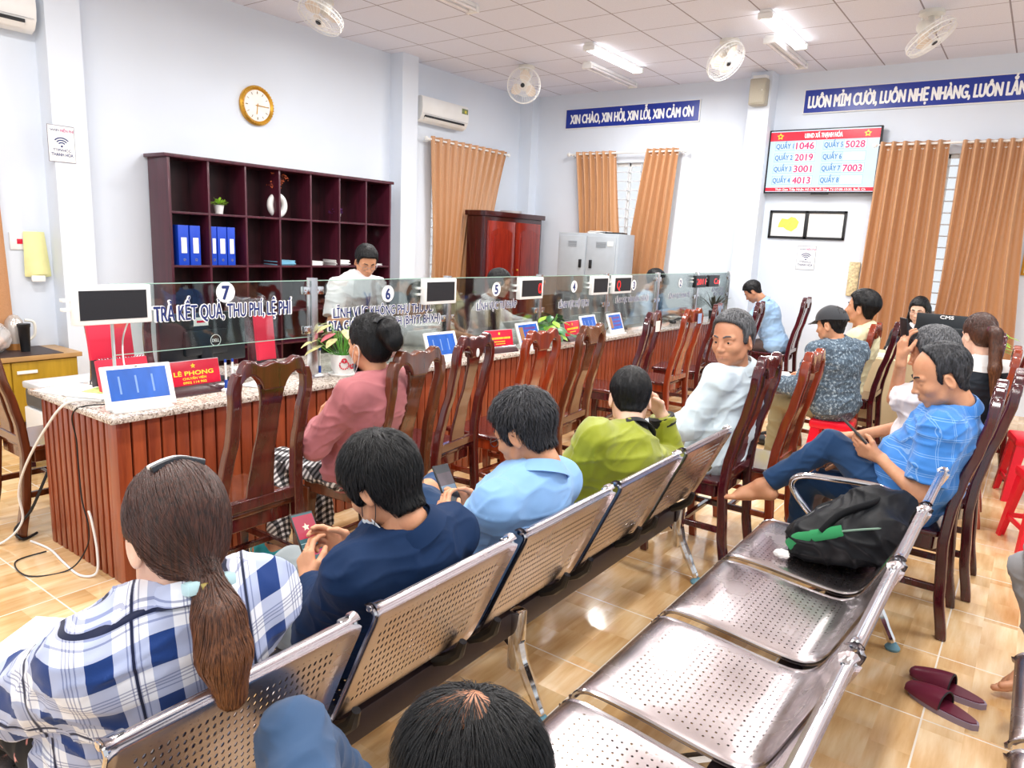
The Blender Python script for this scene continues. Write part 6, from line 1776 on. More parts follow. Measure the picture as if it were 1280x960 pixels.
def person(label, origin, face, P, N, head, hands, legs, top, bottom, hair, skin='tan', sex='m', res=1, eyes=False,
           shw=0.165, sdir=None, bulk=1.0, group=None, elbows=None, brows='b', seed=1, glasses=None, mask=None,
           shoes=None, collar=True, headscale=1.0, belly=0.0, hpose=None, hnear=False, cap=None, watch=None, show_face=True):
    """origin: floor point; face: body heading in degrees.
    P pelvis centre, N base of the neck, head = (centre, yaw, pitch, roll) with yaw in world degrees;
    hands = {'L': (wrist, finger dir, palm normal, curl)}, legs = {'L': (knee, ankle, toe dir)}  -- all world space"""
    a = math.radians(face); t = thing('person', label, 'person', (origin[0], origin[1], origin[2] if len(origin) > 2 else 0), a, group)
    MI = np.array(Matrix.Rotation(-a, 3, 'Z')); O = np.array([origin[0], origin[1], origin[2] if len(origin) > 2 else 0.0])
    T = lambda p: MI @ (np.asarray(p, float)-O)
    D = lambda d: MI @ np.asarray(d, float)
    P_, N_ = T(P), T(N); hc = T(head[0]); hy = math.radians(head[1])-a
    RH = rotm(hy, math.radians(head[2]), math.radians(head[3]))
    sd = nrm(D(sdir)) if sdir is not None else np.array([0, 1.0, 0])
    up = nrm(N_-P_); sd = nrm(sd-up*np.dot(sd, up)); fw = np.cross(sd, up)
    m = [[fw[i], sd[i], up[i]] for i in range(3)]
    LT = np.linalg.norm(N_-P_)
    shn = N_-up*0.055
    SH = {'L': shn+sd*shw-fw*0.005, 'R': shn-sd*shw-fw*0.005}
    hip = {'L': P_+np.array([0, 0.088, -0.01]), 'R': P_+np.array([0, -0.088, -0.01])}
    if legs:
        kk = {s: T(legs[s][0]) for s in legs}; aa = {s: T(legs[s][1]) for s in legs}; td = {s: D(legs[s][2]) for s in legs}
    W_, El, Hd = {}, {}, {}
    for s in hands:
        W_[s] = T(hands[s][0])
        pole = D(elbows[s]) if elbows and s in elbows else np.array([-0.2, 0.35 if s == 'L' else -0.35, -1.0])
        El[s] = ik(SH[s], W_[s], 0.275, 0.245, pole)
    b = bulk
    # ---- body: one continuous surface
    pts = [P_, N_, hc, *SH.values(), *W_.values(), *El.values()]+([*kk.values(), *aa.values()] if legs else [])
    lo = np.min(pts, 0)-0.22; hi = np.max(pts, 0)+0.22
    h = {0: 0.007, 1: 0.009, 2: 0.012}[res]
    v = Vol(lo, hi, h)
    def torso(v, g, hem=0.0, k=0.03):
        c1 = P_+up*LT*0.70-fw*0.005; v.ell(c1, (0.105*b+g, 0.158*b+g, 0.19), m, k=k)
        c2 = P_+up*LT*0.34; v.ell(c2, (0.098*b+belly+g, 0.138*b+g+belly*0.5, 0.17), m, k=k)
        v.ell(P_+up*0.02, (0.112*b+g, 0.155*b+g, 0.12+hem), m, k=k)
        for s in SH: v.cone(N_-up*0.040, SH[s], 0.055+g*0.8, 0.052+g*0.9, k=k)
        v.cone(N_-up*0.08, N_-up*0.012, 0.078+g*0.5, (0.062 if sex == 'm' else 0.052)+g*0.4, k=0.035)
        if g > 0: v.cone(N_-up*0.03, N_+(nk-N_)*0.15, 0.068 if sex == 'm' else 0.058, 0.064 if sex == 'm' else 0.055, k=0.03)
        if sex == 'f' and g > 0:
            for s in (-1, 1): v.ell(c1+fw*0.075+sd*s*0.065-up*0.02, (0.05, 0.055, 0.055), m, k=0.03)
    nk = hc+RH @ np.array([-0.026, 0, -0.10])*headscale
    torso(v, -0.010)
    v.cone(N_-up*0.05, nk, 0.056 if sex == 'm' else 0.047, 0.050 if sex == 'm' else 0.043, k=0.03)
    for s in hands:
        v.cone(SH[s], El[s], 0.044*b, 0.036*b, k=0.02); v.cone(El[s], W_[s], 0.037*b, 0.025, k=0.012)
    if legs:
        for s in legs:
            v.cone(hip[s], kk[s], 0.072*b, 0.048, k=0.03); v.cone(kk[s], aa[s], 0.046, 0.033, k=0.015)
            c_ = kk[s]*0.65+aa[s]*0.35; v.ell(c_, (0.05, 0.05, 0.07), k=0.02)
            if bottom is None or not (shoes or {}).get(s): pass
    parts = [v.mesh()]
    parts = [(smooth_v(parts[0][0], parts[0][1], 1), parts[0][1])]
    for s in hands:      # hands at a finer step, grown out of the wrist
        xd, nd, cu = D(hands[s][1]), D(hands[s][2]), hands[s][3]
        hh = {0: 0.0032, 1: 0.004, 2: 0.006}[res]
        hv = Vol(W_[s]-0.2, W_[s]+0.2, hh) if res < 2 else Vol(W_[s]-0.16, W_[s]+0.16, hh)
        fd = nrm(W_[s]-El[s]); hv.cone(W_[s]-fd*0.07, W_[s], 0.0275*b, 0.0245, k=0.01)
        hand_prims(hv, W_[s]+fd*0.008, xd, nd, s, cu, 1.0 if sex == 'm' else 0.92)
        V, Q = hv.mesh(); parts.append((V, Q))
    if legs:
        for s in legs:
            if aa[s][2] > 0.02:
                fv = Vol(aa[s]-0.24, aa[s]+0.24, {0: 0.0042, 1: 0.006, 2: 0.009}[res])
                shin = nrm(aa[s]-kk[s]); fv.cone(aa[s]-shin*0.06, aa[s], 0.036, 0.033, k=0.01)
                upv = legs[s][3] if len(legs[s]) > 3 else None
                foot_prims(fv, aa[s], td[s], D(upv) if upv is not None else -shin, not (shoes and s in shoes))
                parts.append(fv.mesh())
    hk = {0: 0.0026, 1: 0.0034, 2: 0.0055}[res]
    HV, HQ = head_mesh(sex, hk, eyes)
    HVw = (HV*headscale) @ RH.T+hc
    parts.append((HVw, HQ))
    V, Q = joinm(parts)
    np_obj('body', V, Q, SK[skin], t)
    HX = lambda p: (np.asarray(p)*headscale) @ RH.T+hc
    def hb(mb):     # transform helper-mesh from head space
        mb.v = [tuple(HX(np.array(p))) for p in mb.v]; return mb
    # ---- face parts
    if show_face:
        for s in (-1, 1):
            if eyes:
                e = hb(MB().sphere((0.0672, s*0.031, -0.002), (0.0126, 0.0142, 0.0110), 14)).build('eye', eyew, t)
                hb(MB().sphere((0.0765, s*0.0305, -0.002), (0.0042, 0.0060, 0.0056), 12)).build('iris', iris, e)
            eb = MB()
            eb.tube([(0.0885, s*0.012, 0.0215), (0.0865, s*0.026, 0.0275), (0.078, s*0.038, 0.027), (0.070, s*0.046, 0.022)], [0.0028, 0.0038, 0.0032, 0.0012], 6)
            hb(eb).build('eyebrow', browg if brows == 'g' else brow, t)
        lp = MB()
        for s in (-1, 1):
            lp.tube([(0.0915, 0, -0.0575), (0.0885, s*0.010, -0.0585), (0.0822, s*0.020, -0.0625)], [0.0042, 0.0036, 0.0016], 8)
            lp.tube([(0.0912, 0, -0.0672), (0.088, s*0.010, -0.0662), (0.0822, s*0.018, -0.0635)], [0.0048, 0.0040, 0.0016], 8)
        if not mask: hb(lp).build('lips', lipm['f' if sex == 'f' else 'm'], t)
    # ---- clothing
    def cloth_obj(name, v, mat_, amp, seed_, fine=1.0, it=1, sc=9):
        V, Q = v.mesh(); V = smooth_v(V, Q, it); V = wrinkle(V, Q, amp, seed_, fine, sc)
        return np_obj(name, V, Q, mat_, t)
    hcl = {0: 0.0065, 1: 0.008, 2: 0.011}[res]
    if top:
        nm, tm, sleeve, loose = top[:4]; amp = top[4] if len(top) > 4 else 0.0045
        v = Vol(lo-0.02, hi+0.02, hcl)
        torso(v, 0.010+loose, hem=0.03, k=0.035)
        for s in hands:
            e = El[s]; w = W_[s]; fd = nrm(w-e)
            if sleeve >= 1:
                end = e+(w-e)*min(1.0, sleeve-1)
                v.cone(SH[s], e, 0.054*b+loose, 0.046*b+loose, k=0.03)
                v.cone(e, end+fd*0.05, 0.046*b+loose, 0.033+loose*0.8, k=0.02, clip=(end, fd))
            else:
                end = SH[s]+(e-SH[s])*sleeve; ad = nrm(e-SH[s])
                v.cone(SH[s], end+ad*0.06, 0.056*b+loose, 0.054*b+loose, k=0.03, clip=(end, ad))
        # neck opening
        nu_ = nrm(nk-N_); v.cone(N_+(nk-N_)*0.10+nu_*0.058+fw*0.004, nk+nu_*0.06, (0.059 if sex == 'm' else 0.051)*max(1, headscale*0.97), 0.072, k=0.006, mode='sub')
        cl = cloth_obj(nm, v, tm, amp, seed, sc=top[5] if len(top) > 5 else 9)
        if collar:
            nd = nrm(nk-N_); cs = nrm(sd-nd*np.dot(sd, nd)); cf = np.cross(cs, nd)
            cb = N_+(nk-N_)*0.30+nd*0.004; r0 = (0.067 if sex == 'm' else 0.059)*max(1, headscale*0.97)
            # ang = 0 would be the front: sweep from +0.28 round the back to 2pi-0.28
            def col2(u, w_):
                ang = 0.30+(2*PI-0.60)*u
                if w_ < 0.5: rr, hh_ = r0+0.008-0.009*w_*2, -0.012+0.050*w_*2
                else: rr, hh_ = r0+0.003+0.024*(w_-0.5)*2, 0.040-0.040*(w_-0.5)*2
                q = cb+cf*(math.cos(ang)*rr*1.02)+cs*(math.sin(ang)*rr)+nd*hh_
                return tuple(q-nd*0.020*(0.5+0.5*math.cos(ang))+cf*0.0)
            MB().grid(col2, 36, 8, thick=0.003).build('collar', top[6] if len(top) > 6 and top[6] else tm, cl, angle=80)
        for s in hands:
            if sleeve >= 1.7:
                e = El[s]; w = W_[s]; end = e+(w-e)*min(1.0, sleeve-1); fd = nrm(w-e)
                MB().tube([end-fd*0.035, end+fd*0.002], [0.036+loose, 0.034+loose], 16).build('cuff', top[6] if len(top) > 6 and top[6] else tm, cl)
    if bottom:
        nm, bm_, lenf = bottom[:3]
        if legs:
            v = Vol(lo-0.02, hi+0.02, hcl)
            v.ell(P_+up*0.01, (0.118*b, 0.160*b, 0.11), m, k=0.03)
            for s in legs:
                v.cone(hip[s], kk[s], 0.084*b, 0.060, k=0.035)
                sh_ = nrm(aa[s]-kk[s]); end = kk[s]+(aa[s]-kk[s])*lenf
                v.cone(kk[s], end+sh_*0.06, 0.060, 0.050, k=0.025, clip=(end, sh_))
            cloth_obj(nm, v, bm_, 0.0055, seed+20, sc=8)
    if shoes and legs:
        for s in shoes:
            fv = Vol(aa[s]-0.24, aa[s]+0.24, 0.007); shin = nrm(aa[s]-kk[s]); f = nrm(td[s])
            u = D(legs[s][3]) if len(legs[s]) > 3 else -shin; u = nrm(u-f*np.dot(u, f)); bs = aa[s]-u*0.062
            fv.cone(bs-f*0.035+u*0.03, bs+f*0.11+u*0.025, 0.042, 0.040, k=0.02); fv.cone(bs+f*0.04+u*0.02, bs+f*0.16+u*0.014, 0.042, 0.030, k=0.02)
            V, Q = fv.mesh(); np_obj('shoe', V, Q, shoes[s], t)
    # ---- hair
    if hair:
        st, th, hm_, opt = hair
        F = hair_fn(st, th, opt.get('extra', ()), seed, sex)
        lo_, hi_ = opt.get('box', ((-0.17, -0.13, -0.16), (0.15, 0.13, 0.18)))
        hh = {0: 0.0035, 1: 0.0045, 2: 0.0065}[res]
        V, Q = hair_mesh(F, lo_, hi_, hh, opt.get('amp', 0.003), seed+40, opt.get('st', (70, 70, 20)))
        if opt.get('cut') is not None:     # open the crown where scalp shows
            pass
        ps = [(V, Q)]
        nst = opt.get('n', 0)
        if nst and len(V):
            r_ = np.random.default_rng(seed+9); Vp = V
            if 'scalp' in opt:
                F = hair_fn(st, opt['scalp'], tuple(e for e in opt.get('extra', ()) if e[0] != 'sub'), seed, sex)
                Vp, _ = grid_eval(F, lo_, hi_, hh).mesh()
            pick = Vp[r_.integers(0, len(Vp), nst)]
            if 'sel' in opt: pick = pick[opt['sel'](pick)]
            fl = opt.get('flow', lambda P: np.stack([P[:, 0]*0+(P[:, 0]+0.04)*4, P[:, 1]*5, -0.4-0*P[:, 2]], 1))
            for w_, ln, li, fr in ((opt.get('w', 0.0013), opt.get('len', 0.045), opt.get('lift', 0.006), 1.0),):
                ps.append(strands(F, pick, fl, ln, 6, li, w_, seed+3, opt.get('jit', 0.3), opt.get('grav', 0.0)))
        for fn in opt.get('more', ()): ps.append(fn())
        V, Q = joinm(ps)
        np_obj('hair', HX(V), Q, hm_, t)
        for nm, fn, mm in opt.get('parts', ()):
            o = fn(); hb(o).build(nm, mm, t)
    if glasses:
        g = MB()
        for s in (-1, 1):
            g.tube([(0.098-0.012*abs(math.cos(q))*0, s*0.032+0.021*math.cos(q), -0.004+0.015*math.sin(q)) for q in np.linspace(0, 2*PI, 21)[:-1]], 0.0014, 6, closed=True)
            g.tube([(0.097, s*0.053, 0.0), (0.06, s*0.072, 0.002), (0.0, s*0.082, 0.004), (-0.012, s*0.083, -0.006)], 0.0013, 6)
        g.tube([(0.098, -0.011, 0.0), (0.1, 0, 0.003), (0.098, 0.011, 0.0)], 0.0014, 6)
        hb(g).build('glasses', glasses, t)
    if mask:
        def mk(u, w_):
            y = (u-0.5)*0.13; z = -0.025-0.085*w_+0.012*abs(u-0.5)*2
            x = 0.100-0.9*abs(y)**1.6*7.0-0.020*abs(w_-0.35)*2+0.012*math.exp(-(y/0.012)**2)*(1-w_)
            if mask[1]: z -= mask[1]
            return (x, y, z)
        mo = hb(MB().grid(mk, 16, 10, thick=0.002)).build('face_mask', mask[0], t, angle=80)
        lp = MB()
        for s in (-1, 1):
            lp.tube(catmull([(0.045, s*0.064, -0.035-mask[1]), (0.0, s*0.082, -0.005), (-0.025, s*0.084, 0.0), (-0.028, s*0.08, -0.03), (0.0, s*0.07, -0.06-mask[1]*0.5), (0.04, s*0.06, -0.085-mask[1])], 4), 0.0013, 5)
        hb(lp).build('ear_loop', mask[2] if len(mask) > 2 else white, mo)
    if cap: cap(hb, t)
    if watch:
        s = watch[0]; fd = nrm(W_[s]-El[s]); c = W_[s]-fd*0.02
        u_ = nrm(np.cross(fd, [0, 0, 1])); w_ = np.cross(fd, u_)
        o = MB().tube([c+(u_*math.cos(q)+w_*math.sin(q))*0.029 for q in np.linspace(0, 2*PI, 21)[:-1]], 0.0045, 6, closed=True, flat=2.2).build('watch_strap', watch[1], t)
        wd = D((0, 0, 1)); cc = c+nrm(wd-fd*np.dot(wd, fd))*0.031
        MB().sphere(cc, (0.016, 0.016, 0.008), 12).build('watch_case', steel, o)
    t['_W'] = 0; del t['_W']
    return t, dict(El={s: El[s] for s in El}, HX=HX, O=O, MI=MI)

# ---------------------------------------------------------------- who is in the room
plaid = plaid_mat('blue_white_plaid', 'E9ECF4', '6F86BE', '3A4A86', 0.108, rot=(0.12, 0, 0))
navy = cloth('navy_cotton', '0F2A4E', 0.12, sheen=0.0); skyb = cloth('light_blue_cotton', '84AFE0', 0.06, bump=0.0004)
olive = cloth('olive_yellow_nylon', '8E961E', 0.08, 0.45, sheen=0.3); paleb = cloth('pale_blue_white_cotton', 'D3E3EC', 0.04)
brightb = window_check_mat('bright_blue_check', '3A82D2', '8FB8E8', 0.075); whitec = cloth('white_cotton', 'ECE8EC', 0.03)
dusty = cloth('dusty_rose_knit', 'B06A6E', 0.08); chk = check_mat('black_white_check', '17161A', 'F1EFEF', 0.030)
denim = cloth('dark_blue_trousers', '1F3F66', 0.12); jeans = cloth('steel_blue_trousers', '3B5679', 0.10)
greyt = cloth('grey_trousers', '8B9396', 0.08); lgrey = cloth('light_grey_trousers', 'A3A3A6', 0.06); brownt = cloth('brown_trousers', '5B4B48', 0.1)
khaki = cloth('khaki_trousers', '8C8160', 0.08); blackc = cloth('black_fabric', '15161C', 0.2); slate = NT('slate_pattern_shirt')
v_ = slate.coord(); n_ = slate.noise(v_, 55, 5, 0.7)
slate.setp(Base_Color=slate.ramp(n_, [(0.42, lin('44525F')), (0.55, lin('5E7284')), (0.62, lin('A9B9C4'))]), Roughness=0.85)
skyb2 = cloth('sky_blue_shirt', '9CC0E6', 0.06); beigec = cloth('pale_khaki_shirt', 'DDD6AE', 0.05); floral = NT('black_floral')
n_ = floral.noise(floral.coord(), 28, 2); floral.setp(Base_Color=floral.ramp(n_, [(0.60, lin('121216')), (0.64, lin('D98C86')), (0.72, lin('E8D8C8'))]), Roughness=0.85)
ribb = cloth('black_rib_knit', '101014', 0.2); khs = mat('khaki_shoe', 'A69C7C', 0.7)
yoke = NT('black_top_white_yoke'); vv = yoke.coord(); sp = yoke.n('ShaderNodeSeparateXYZ'); yoke.l(vv, sp.inputs[0])
yoke.setp(Base_Color=yoke.mix(yoke.math('GREATER_THAN', yoke.math('ADD', sp.outputs[2], yoke.math('MULTIPLY', sp.outputs[0], -0.15)), 0.965), lin('15202C'), lin('F2F2F2')), Roughness=0.8)
GB = 'people seated on the front bench'

down = lambda P: np.stack([P[:, 0]*0-0.1, P[:, 1]*2, -1+0*P[:, 2]], 1)
def radial(c):
    def f(P):
        d = P-np.array(c); d = d/np.maximum(1e-6, np.linalg.norm(d, axis=1))[:, None]; d[:, 2] -= 0.25; return d
    return f
def fringe(P):   # from the crown forward and down at the sides
    d = P-np.array([-0.055, 0.0, 0.10]); d /= np.maximum(1e-6, np.linalg.norm(d, axis=1))[:, None]; d[:, 2] -= 0.35; return d
def tail_flow(tie, tdir):
    def f(P):
        to = np.array(tie)[None]-P; n = np.linalg.norm(to, axis=1); to /= np.maximum(1e-6, n)[:, None]
        t = ((P[:, 2] < tie[2]) & (P[:, 0] < tie[0]+0.015))
        return np.where(t[:, None], np.array(tdir)[None]+0.2*vnoise(P, (25, 25, 5), 4)[:, None], to)
    return f

# 1 plaid woman, near left
ex = [('cone', ((-0.100, 0, -0.070), (-0.128, 0.0, -0.14), 0.022, 0.036), 0.02), ('cone', ((-0.128, 0.0, -0.14), (-0.132, 0.0, -0.20), 0.036, 0.040), 0.02), ('cone', ((-0.132, 0.0, -0.20), (-0.118, -0.01, -0.275), 0.038, 0.022), 0.02)]
person('woman in blue and white plaid shirt with a long brown ponytail, nearest at left', (-1.4, 0.66), 180,
       (-1.42, 0.66, 0.53), (-1.19, 0.66, 0.905), ((-1.255, 0.675, 1.03), 176, 16, 3),
       {'L': ((-1.72, 0.50, 0.56), (-0.8, 0.6, 0), (0, 0.3, -1), 0.5), 'R': ((-1.72, 0.80, 0.58), (-0.8, -0.6, 0), (0, -0.3, -1), 0.5)},
       {'L': ((-1.84, 0.55, 0.50), (-1.86, 0.55, 0.07), (-1, 0, 0)), 'R': ((-1.84, 0.78, 0.50), (-1.86, 0.80, 0.07), (-1, 0, 0))},
       ('shirt', plaid, 1.9, 0.022, 0.006, 8), ('trousers', floral.m, 0.92),
       ('pulled', 0.010, HBR, dict(extra=ex, box=((-0.27, -0.14, -0.42), (0.15, 0.14, 0.18)), n=5200, len=0.15, w=0.0022, lift=0.005, jit=0.06, flow=tail_flow((-0.10, 0, -0.070), (0.12, -0.08, -1)), amp=0.0012, st=(60, 120, 8),
        parts=[('barrette', lambda: MB().box((-0.108, 0, -0.085), (0.03, 0.085, 0.022), bev=0.006), mat('pale_blue_clip', 'BFE3EA', 0.3)),
               ('clip_gem', lambda: MB().box((-0.126, 0.012, -0.085), (0.008, 0.02, 0.014), bev=0.003), mat('gold_clip', 'C9B36A', 0.3, 0.6)),
               ('hair_comb', lambda: MB().tube([(-0.045, y, 0.126-abs(y)**1.6*1.6) for y in np.linspace(-0.045, 0.045, 9)], 0.009, 8, flat=0.7), mat('beaded_black_comb', '1C2028', 0.3, var=0.6, vscale=400)),
               ('pearl_row', lambda: MB().tube([(-0.030, y, 0.132-abs(y)**1.6*1.6) for y in np.linspace(-0.045, 0.045, 9)], 0.005, 8), white)])),
       skin='light', sex='f', res=0, shw=0.155, bulk=1.08, group=GB, seed=11, hpose=1, show_face=False,
       shoes={'L': black, 'R': black}, elbows={'L': (0.3, -1, -0.35), 'R': (0.2, 0.9, -0.6)},
       headscale=1.06)
sheets(-1.74, 0.60, 0.615, 0.21, 0.29, 'white sheet resting on the lap of the plaid shirted woman', 0.6, 2)

# 2 navy man with phone
person('man in dark navy shirt with white mask below his chin, holding a phone', (-1.4, 1.26), 180,
       (-1.42, 1.27, 0.53), (-1.195, 1.27, 0.845), ((-1.275, 1.225, 0.985), 190, 30, 0),
       {'L': ((-1.62, 1.275, 0.575), (-0.55, 0.25, 0.75), (-0.1, 1, 0.1), [0.5, 0.55, 0.6, 0.7]), 'R': ((-1.60, 1.43, 0.625), (-0.75, -0.35, 0.4), (-0.1, -1, 0.3), [0.5, 0.6, 0.7, 0.8])},
       {'L': ((-1.83, 1.15, 0.56), (-1.86, 1.12, 0.08), (-1, 0, 0)), 'R': ((-1.84, 1.38, 0.52), (-1.84, 1.40, 0.08), (-1, 0, 0))},
       ('shirt', navy, 1.86, 0.018), ('trousers', greyt, 0.93),
       ('shortlow', 0.018, HB, dict(n=5200, len=0.060, w=0.0026, lift=0.013, amp=0.005, st=(40, 40, 14), flow=fringe, jit=0.28)),
       skin='tan', res=0, shw=0.17, bulk=1.05, group=GB, seed=23, mask=(mat('white_face_mask', 'E6ECF0', 0.8), 0.025, mat('dark_mask_loop', '2A2E36', 0.7)), watch=('L', black),
       shoes={'L': black, 'R': black}, headscale=0.96)
# 3 light blue shirt
person('man with glasses in a plain light blue shirt looking down at a dark phone', (-1.4, 1.83), 180,
       (-1.42, 1.82, 0.53), (-1.195, 1.83, 0.86), ((-1.275, 1.85, 1.005), 186, 26, 0),
       {'L': ((-1.61, 1.88, 0.57), (-0.5, 0.25, 0.8), (-0.1, 1, 0.1), [0.5, 0.55, 0.6, 0.7]), 'R': ((-1.60, 2.05, 0.60), (-0.75, -0.4, 0.3), (-0.1, -1, 0.3), [0.5, 0.6, 0.7, 0.8])},
       {'L': ((-1.84, 1.74, 0.52), (-1.84, 1.72, 0.08), (-1, 0, 0)), 'R': ((-1.82, 1.98, 0.58), (-1.93, 2.17, 0.60), (-0.80, 0.6, 0.05), (-0.5, -0.4, 0.8))},
       ('shirt', skyb, 1.86, 0.018), ('trousers', denim, 0.93),
       ('short', 0.013, HD, dict(n=4200, len=0.045, w=0.0026, lift=0.017, amp=0.004, flow=fringe, jit=0.35)),
       skin='tan', res=0, shw=0.17, bulk=1.05, group=GB, seed=31, glasses=mat('dark_glasses_frame', '3A2E2C', 0.3), shoes={'R': khs, 'L': black}, headscale=1.02)
# 4 olive jacket
person('young man in an olive yellow jacket with black collar, one hand on his head', (-1.4, 2.45), 180,
       (-1.42, 2.47, 0.53), (-1.225, 2.55, 0.835), ((-1.31, 2.67, 0.985), 122, 22, 0),
       {'L': ((-1.66, 2.40, 0.60), (-1, 0.3, 0), (0, 0, -1), 0.3), 'R': ((-1.27, 2.90, 0.89), (-0.45, -0.45, 0.75), (-0.3, -0.9, 0.1), 0.35)},
       {'L': ((-1.80, 2.46, 0.52), (-1.82, 2.46, 0.08), (-1, 0, 0)), 'R': ((-1.82, 2.74, 0.58), (-1.75, 2.74, 0.12), (-1, 0, 0))},
       ('jacket', olive, 1.93, 0.024, 0.007, 7, ribb), ('trousers', khaki, 0.93),
       ('short', 0.010, HB, dict(n=4200, len=0.028, w=0.0013, lift=0.004, flow=radial((-0.05, 0, 0.11)), jit=0.4)),
       skin='light', res=0, shw=0.175, bulk=1.05, group=GB, seed=41, elbows={'R': (0.1, 0.7, -0.7)}, sdir=(-0.42, -0.90, 0.12), shoes={'L': black, 'R': black})
# 5 grey haired man turning round
person('grey haired elderly man in pale shirt turning his head towards the viewer', (-1.25, 3.62), 176,
       (-1.26, 3.62, 0.54), (-1.20, 3.68, 0.99), ((-1.225, 3.60, 1.165), -102, 6, 4),
       {'L': ((-1.58, 3.42, 0.66), (-1, 0.3, -0.2), (0, 0.1, -1), 0.5), 'R': ((-1.62, 3.75, 0.60), (-1, -0.3, -0.2), (0, 0, -1), 0.5)},
       {'L': ((-1.66, 3.52, 0.50), (-1.68, 3.50, 0.08), (-1, 0, 0)), 'R': ((-1.66, 3.76, 0.50), (-1.68, 3.78, 0.08), (-1, 0, 0))},
       ('shirt', paleb, 1.93, 0.022, 0.006, 8), ('trousers', khaki, 0.93),
       ('older', 0.011, HG, dict(n=4500, len=0.035, w=0.0014, lift=0.005, flow=fringe, jit=0.35)),
       skin='dark', res=0, eyes=True, shw=0.172, bulk=1.0, seed=51, brows='g', sdir=(-0.25, -0.95, 0), headscale=1.16, shoes={'L': black, 'R': black}, belly=0.02)
# 6 bright blue shirt
person('barefoot man in bright blue checked short sleeved shirt reading his phone', (-0.30, 3.55), 180,
       (-0.36, 3.56, 0.54), (-0.215, 3.52, 0.985), ((-0.285, 3.47, 1.13), 198, 24, 0),
       {'L': ((-0.455, 3.42, 0.745), (-0.95, 0.1, 0.25), (0.1, 0.9, 0.4), [0.5, 0.6, 0.7, 0.8]), 'R': ((-0.60, 3.62, 0.66), (-1, 0.1, -0.2), (0, 0, -1), 0.4)},
       {'L': ((-0.67, 3.50, 0.755), (-0.945, 3.45, 0.49), (-0.95, -0.05, -0.22), (-0.3, 0.1, 0.9)), 'R': ((-0.80, 3.62, 0.52), (-0.80, 3.66, 0.08), (-1, 0, 0))},
       ('shirt', brightb, 0.80, 0.026, 0.006, 8), ('trousers', denim, 0.90),
       ('receding', 0.009, HD, dict(n=4200, len=0.026, w=0.0013, lift=0.003, flow=fringe, jit=0.35)),
       skin='tan', res=0, shw=0.172, bulk=1.05, seed=61, headscale=1.10, belly=0.05, elbows={'L': (0.55, -0.5, -0.7), 'R': (0.5, 0.4, -0.8)}, shoes={'R': black})
# 7 white shirt behind
person('greying man in a white short sleeved shirt holding a phone to his face', (-0.40, 4.2), 180,
       (-0.42, 4.2, 0.54), (-0.33, 4.22, 0.985), ((-0.395, 4.2, 1.14), 172, 16, 0),
       {'L': ((-0.52, 4.12, 1.10), (-0.1, 0.15, 1), (0.7, 0.5, 0), 0.45), 'R': ((-0.72, 4.32, 0.62), (-1, 0, -0.1), (0, 0, -1), 0.4)},
       {'L': ((-0.84, 4.10, 0.50), (-0.86, 4.08, 0.08), (-1, 0, 0)), 'R': ((-0.84, 4.34, 0.50), (-0.86, 4.36, 0.08), (-1, 0, 0))},
       ('shirt', whitec, 0.80, 0.024, 0.006), ('trousers', brownt, 0.93),
       ('short', 0.014, HG, dict(n=3000, len=0.035, w=0.0016, lift=0.005, flow=fringe, jit=0.3)),
       skin='tan', res=1, shw=0.175, bulk=1.05, seed=71, elbows={'L': (0.2, 0.25, -1)}, headscale=1.08, shoes={'L': black, 'R': black})
# 8 ponytailed visitor
ex8 = [('cone', ((-0.095, 0, 0.045), (-0.145, 0, 0.0), 0.026, 0.032), 0.02), ('cone', ((-0.145, 0, 0.0), (-0.165, 0.01, -0.20), 0.032, 0.030), 0.02), ('cone', ((-0.165, 0.01, -0.20), (-0.160, 0.01, -0.36), 0.030, 0.010), 0.02)]
person('woman with a high brown ponytail in a black top with white shoulders', (-0.26, 5.42), 125,
       (-0.26, 5.42, 0.53), (-0.235, 5.38, 0.985), ((-0.275, 5.43, 1.155), 128, 10, 0),
       {'L': ((-0.62, 5.72, 0.72), (-0.5, 0.8, 0), (0, 0, -1), 0.4), 'R': ((-0.42, 5.86, 0.72), (-0.5, 0.8, 0), (0, 0, -1), 0.4)},
       {'L': ((-0.62, 5.72, 0.50), (-0.66, 5.78, 0.08), (-0.6, 0.8, 0)), 'R': ((-0.42, 5.85, 0.50), (-0.45, 5.92, 0.08), (-0.6, 0.8, 0))},
       ('top', yoke.m, 1.9, 0.018, 0.004), ('trousers', blackc, 0.93),
       ('pulled', 0.011, HBR2, dict(extra=ex8, box=((-0.25, -0.14, -0.42), (0.15, 0.14, 0.18)), n=1800, len=0.11, w=0.002, lift=0.003, jit=0.1, flow=tail_flow((-0.10, 0, 0.04), (-0.1, 0, -1)), amp=0.002,
        parts=[('hair_tie', lambda: MB().tube([(-0.118, 0.028*math.cos(a), 0.022+0.028*math.sin(a)) for a in np.linspace(0, 2*PI, 13)[:-1]], 0.008, 6, closed=True), mat('maroon_hair_tie', '5A1C34', 0.6))])),
       skin='light', sex='f', res=1, shw=0.15, seed=81, headscale=1.08, collar=False, shoes={'L': black, 'R': black})
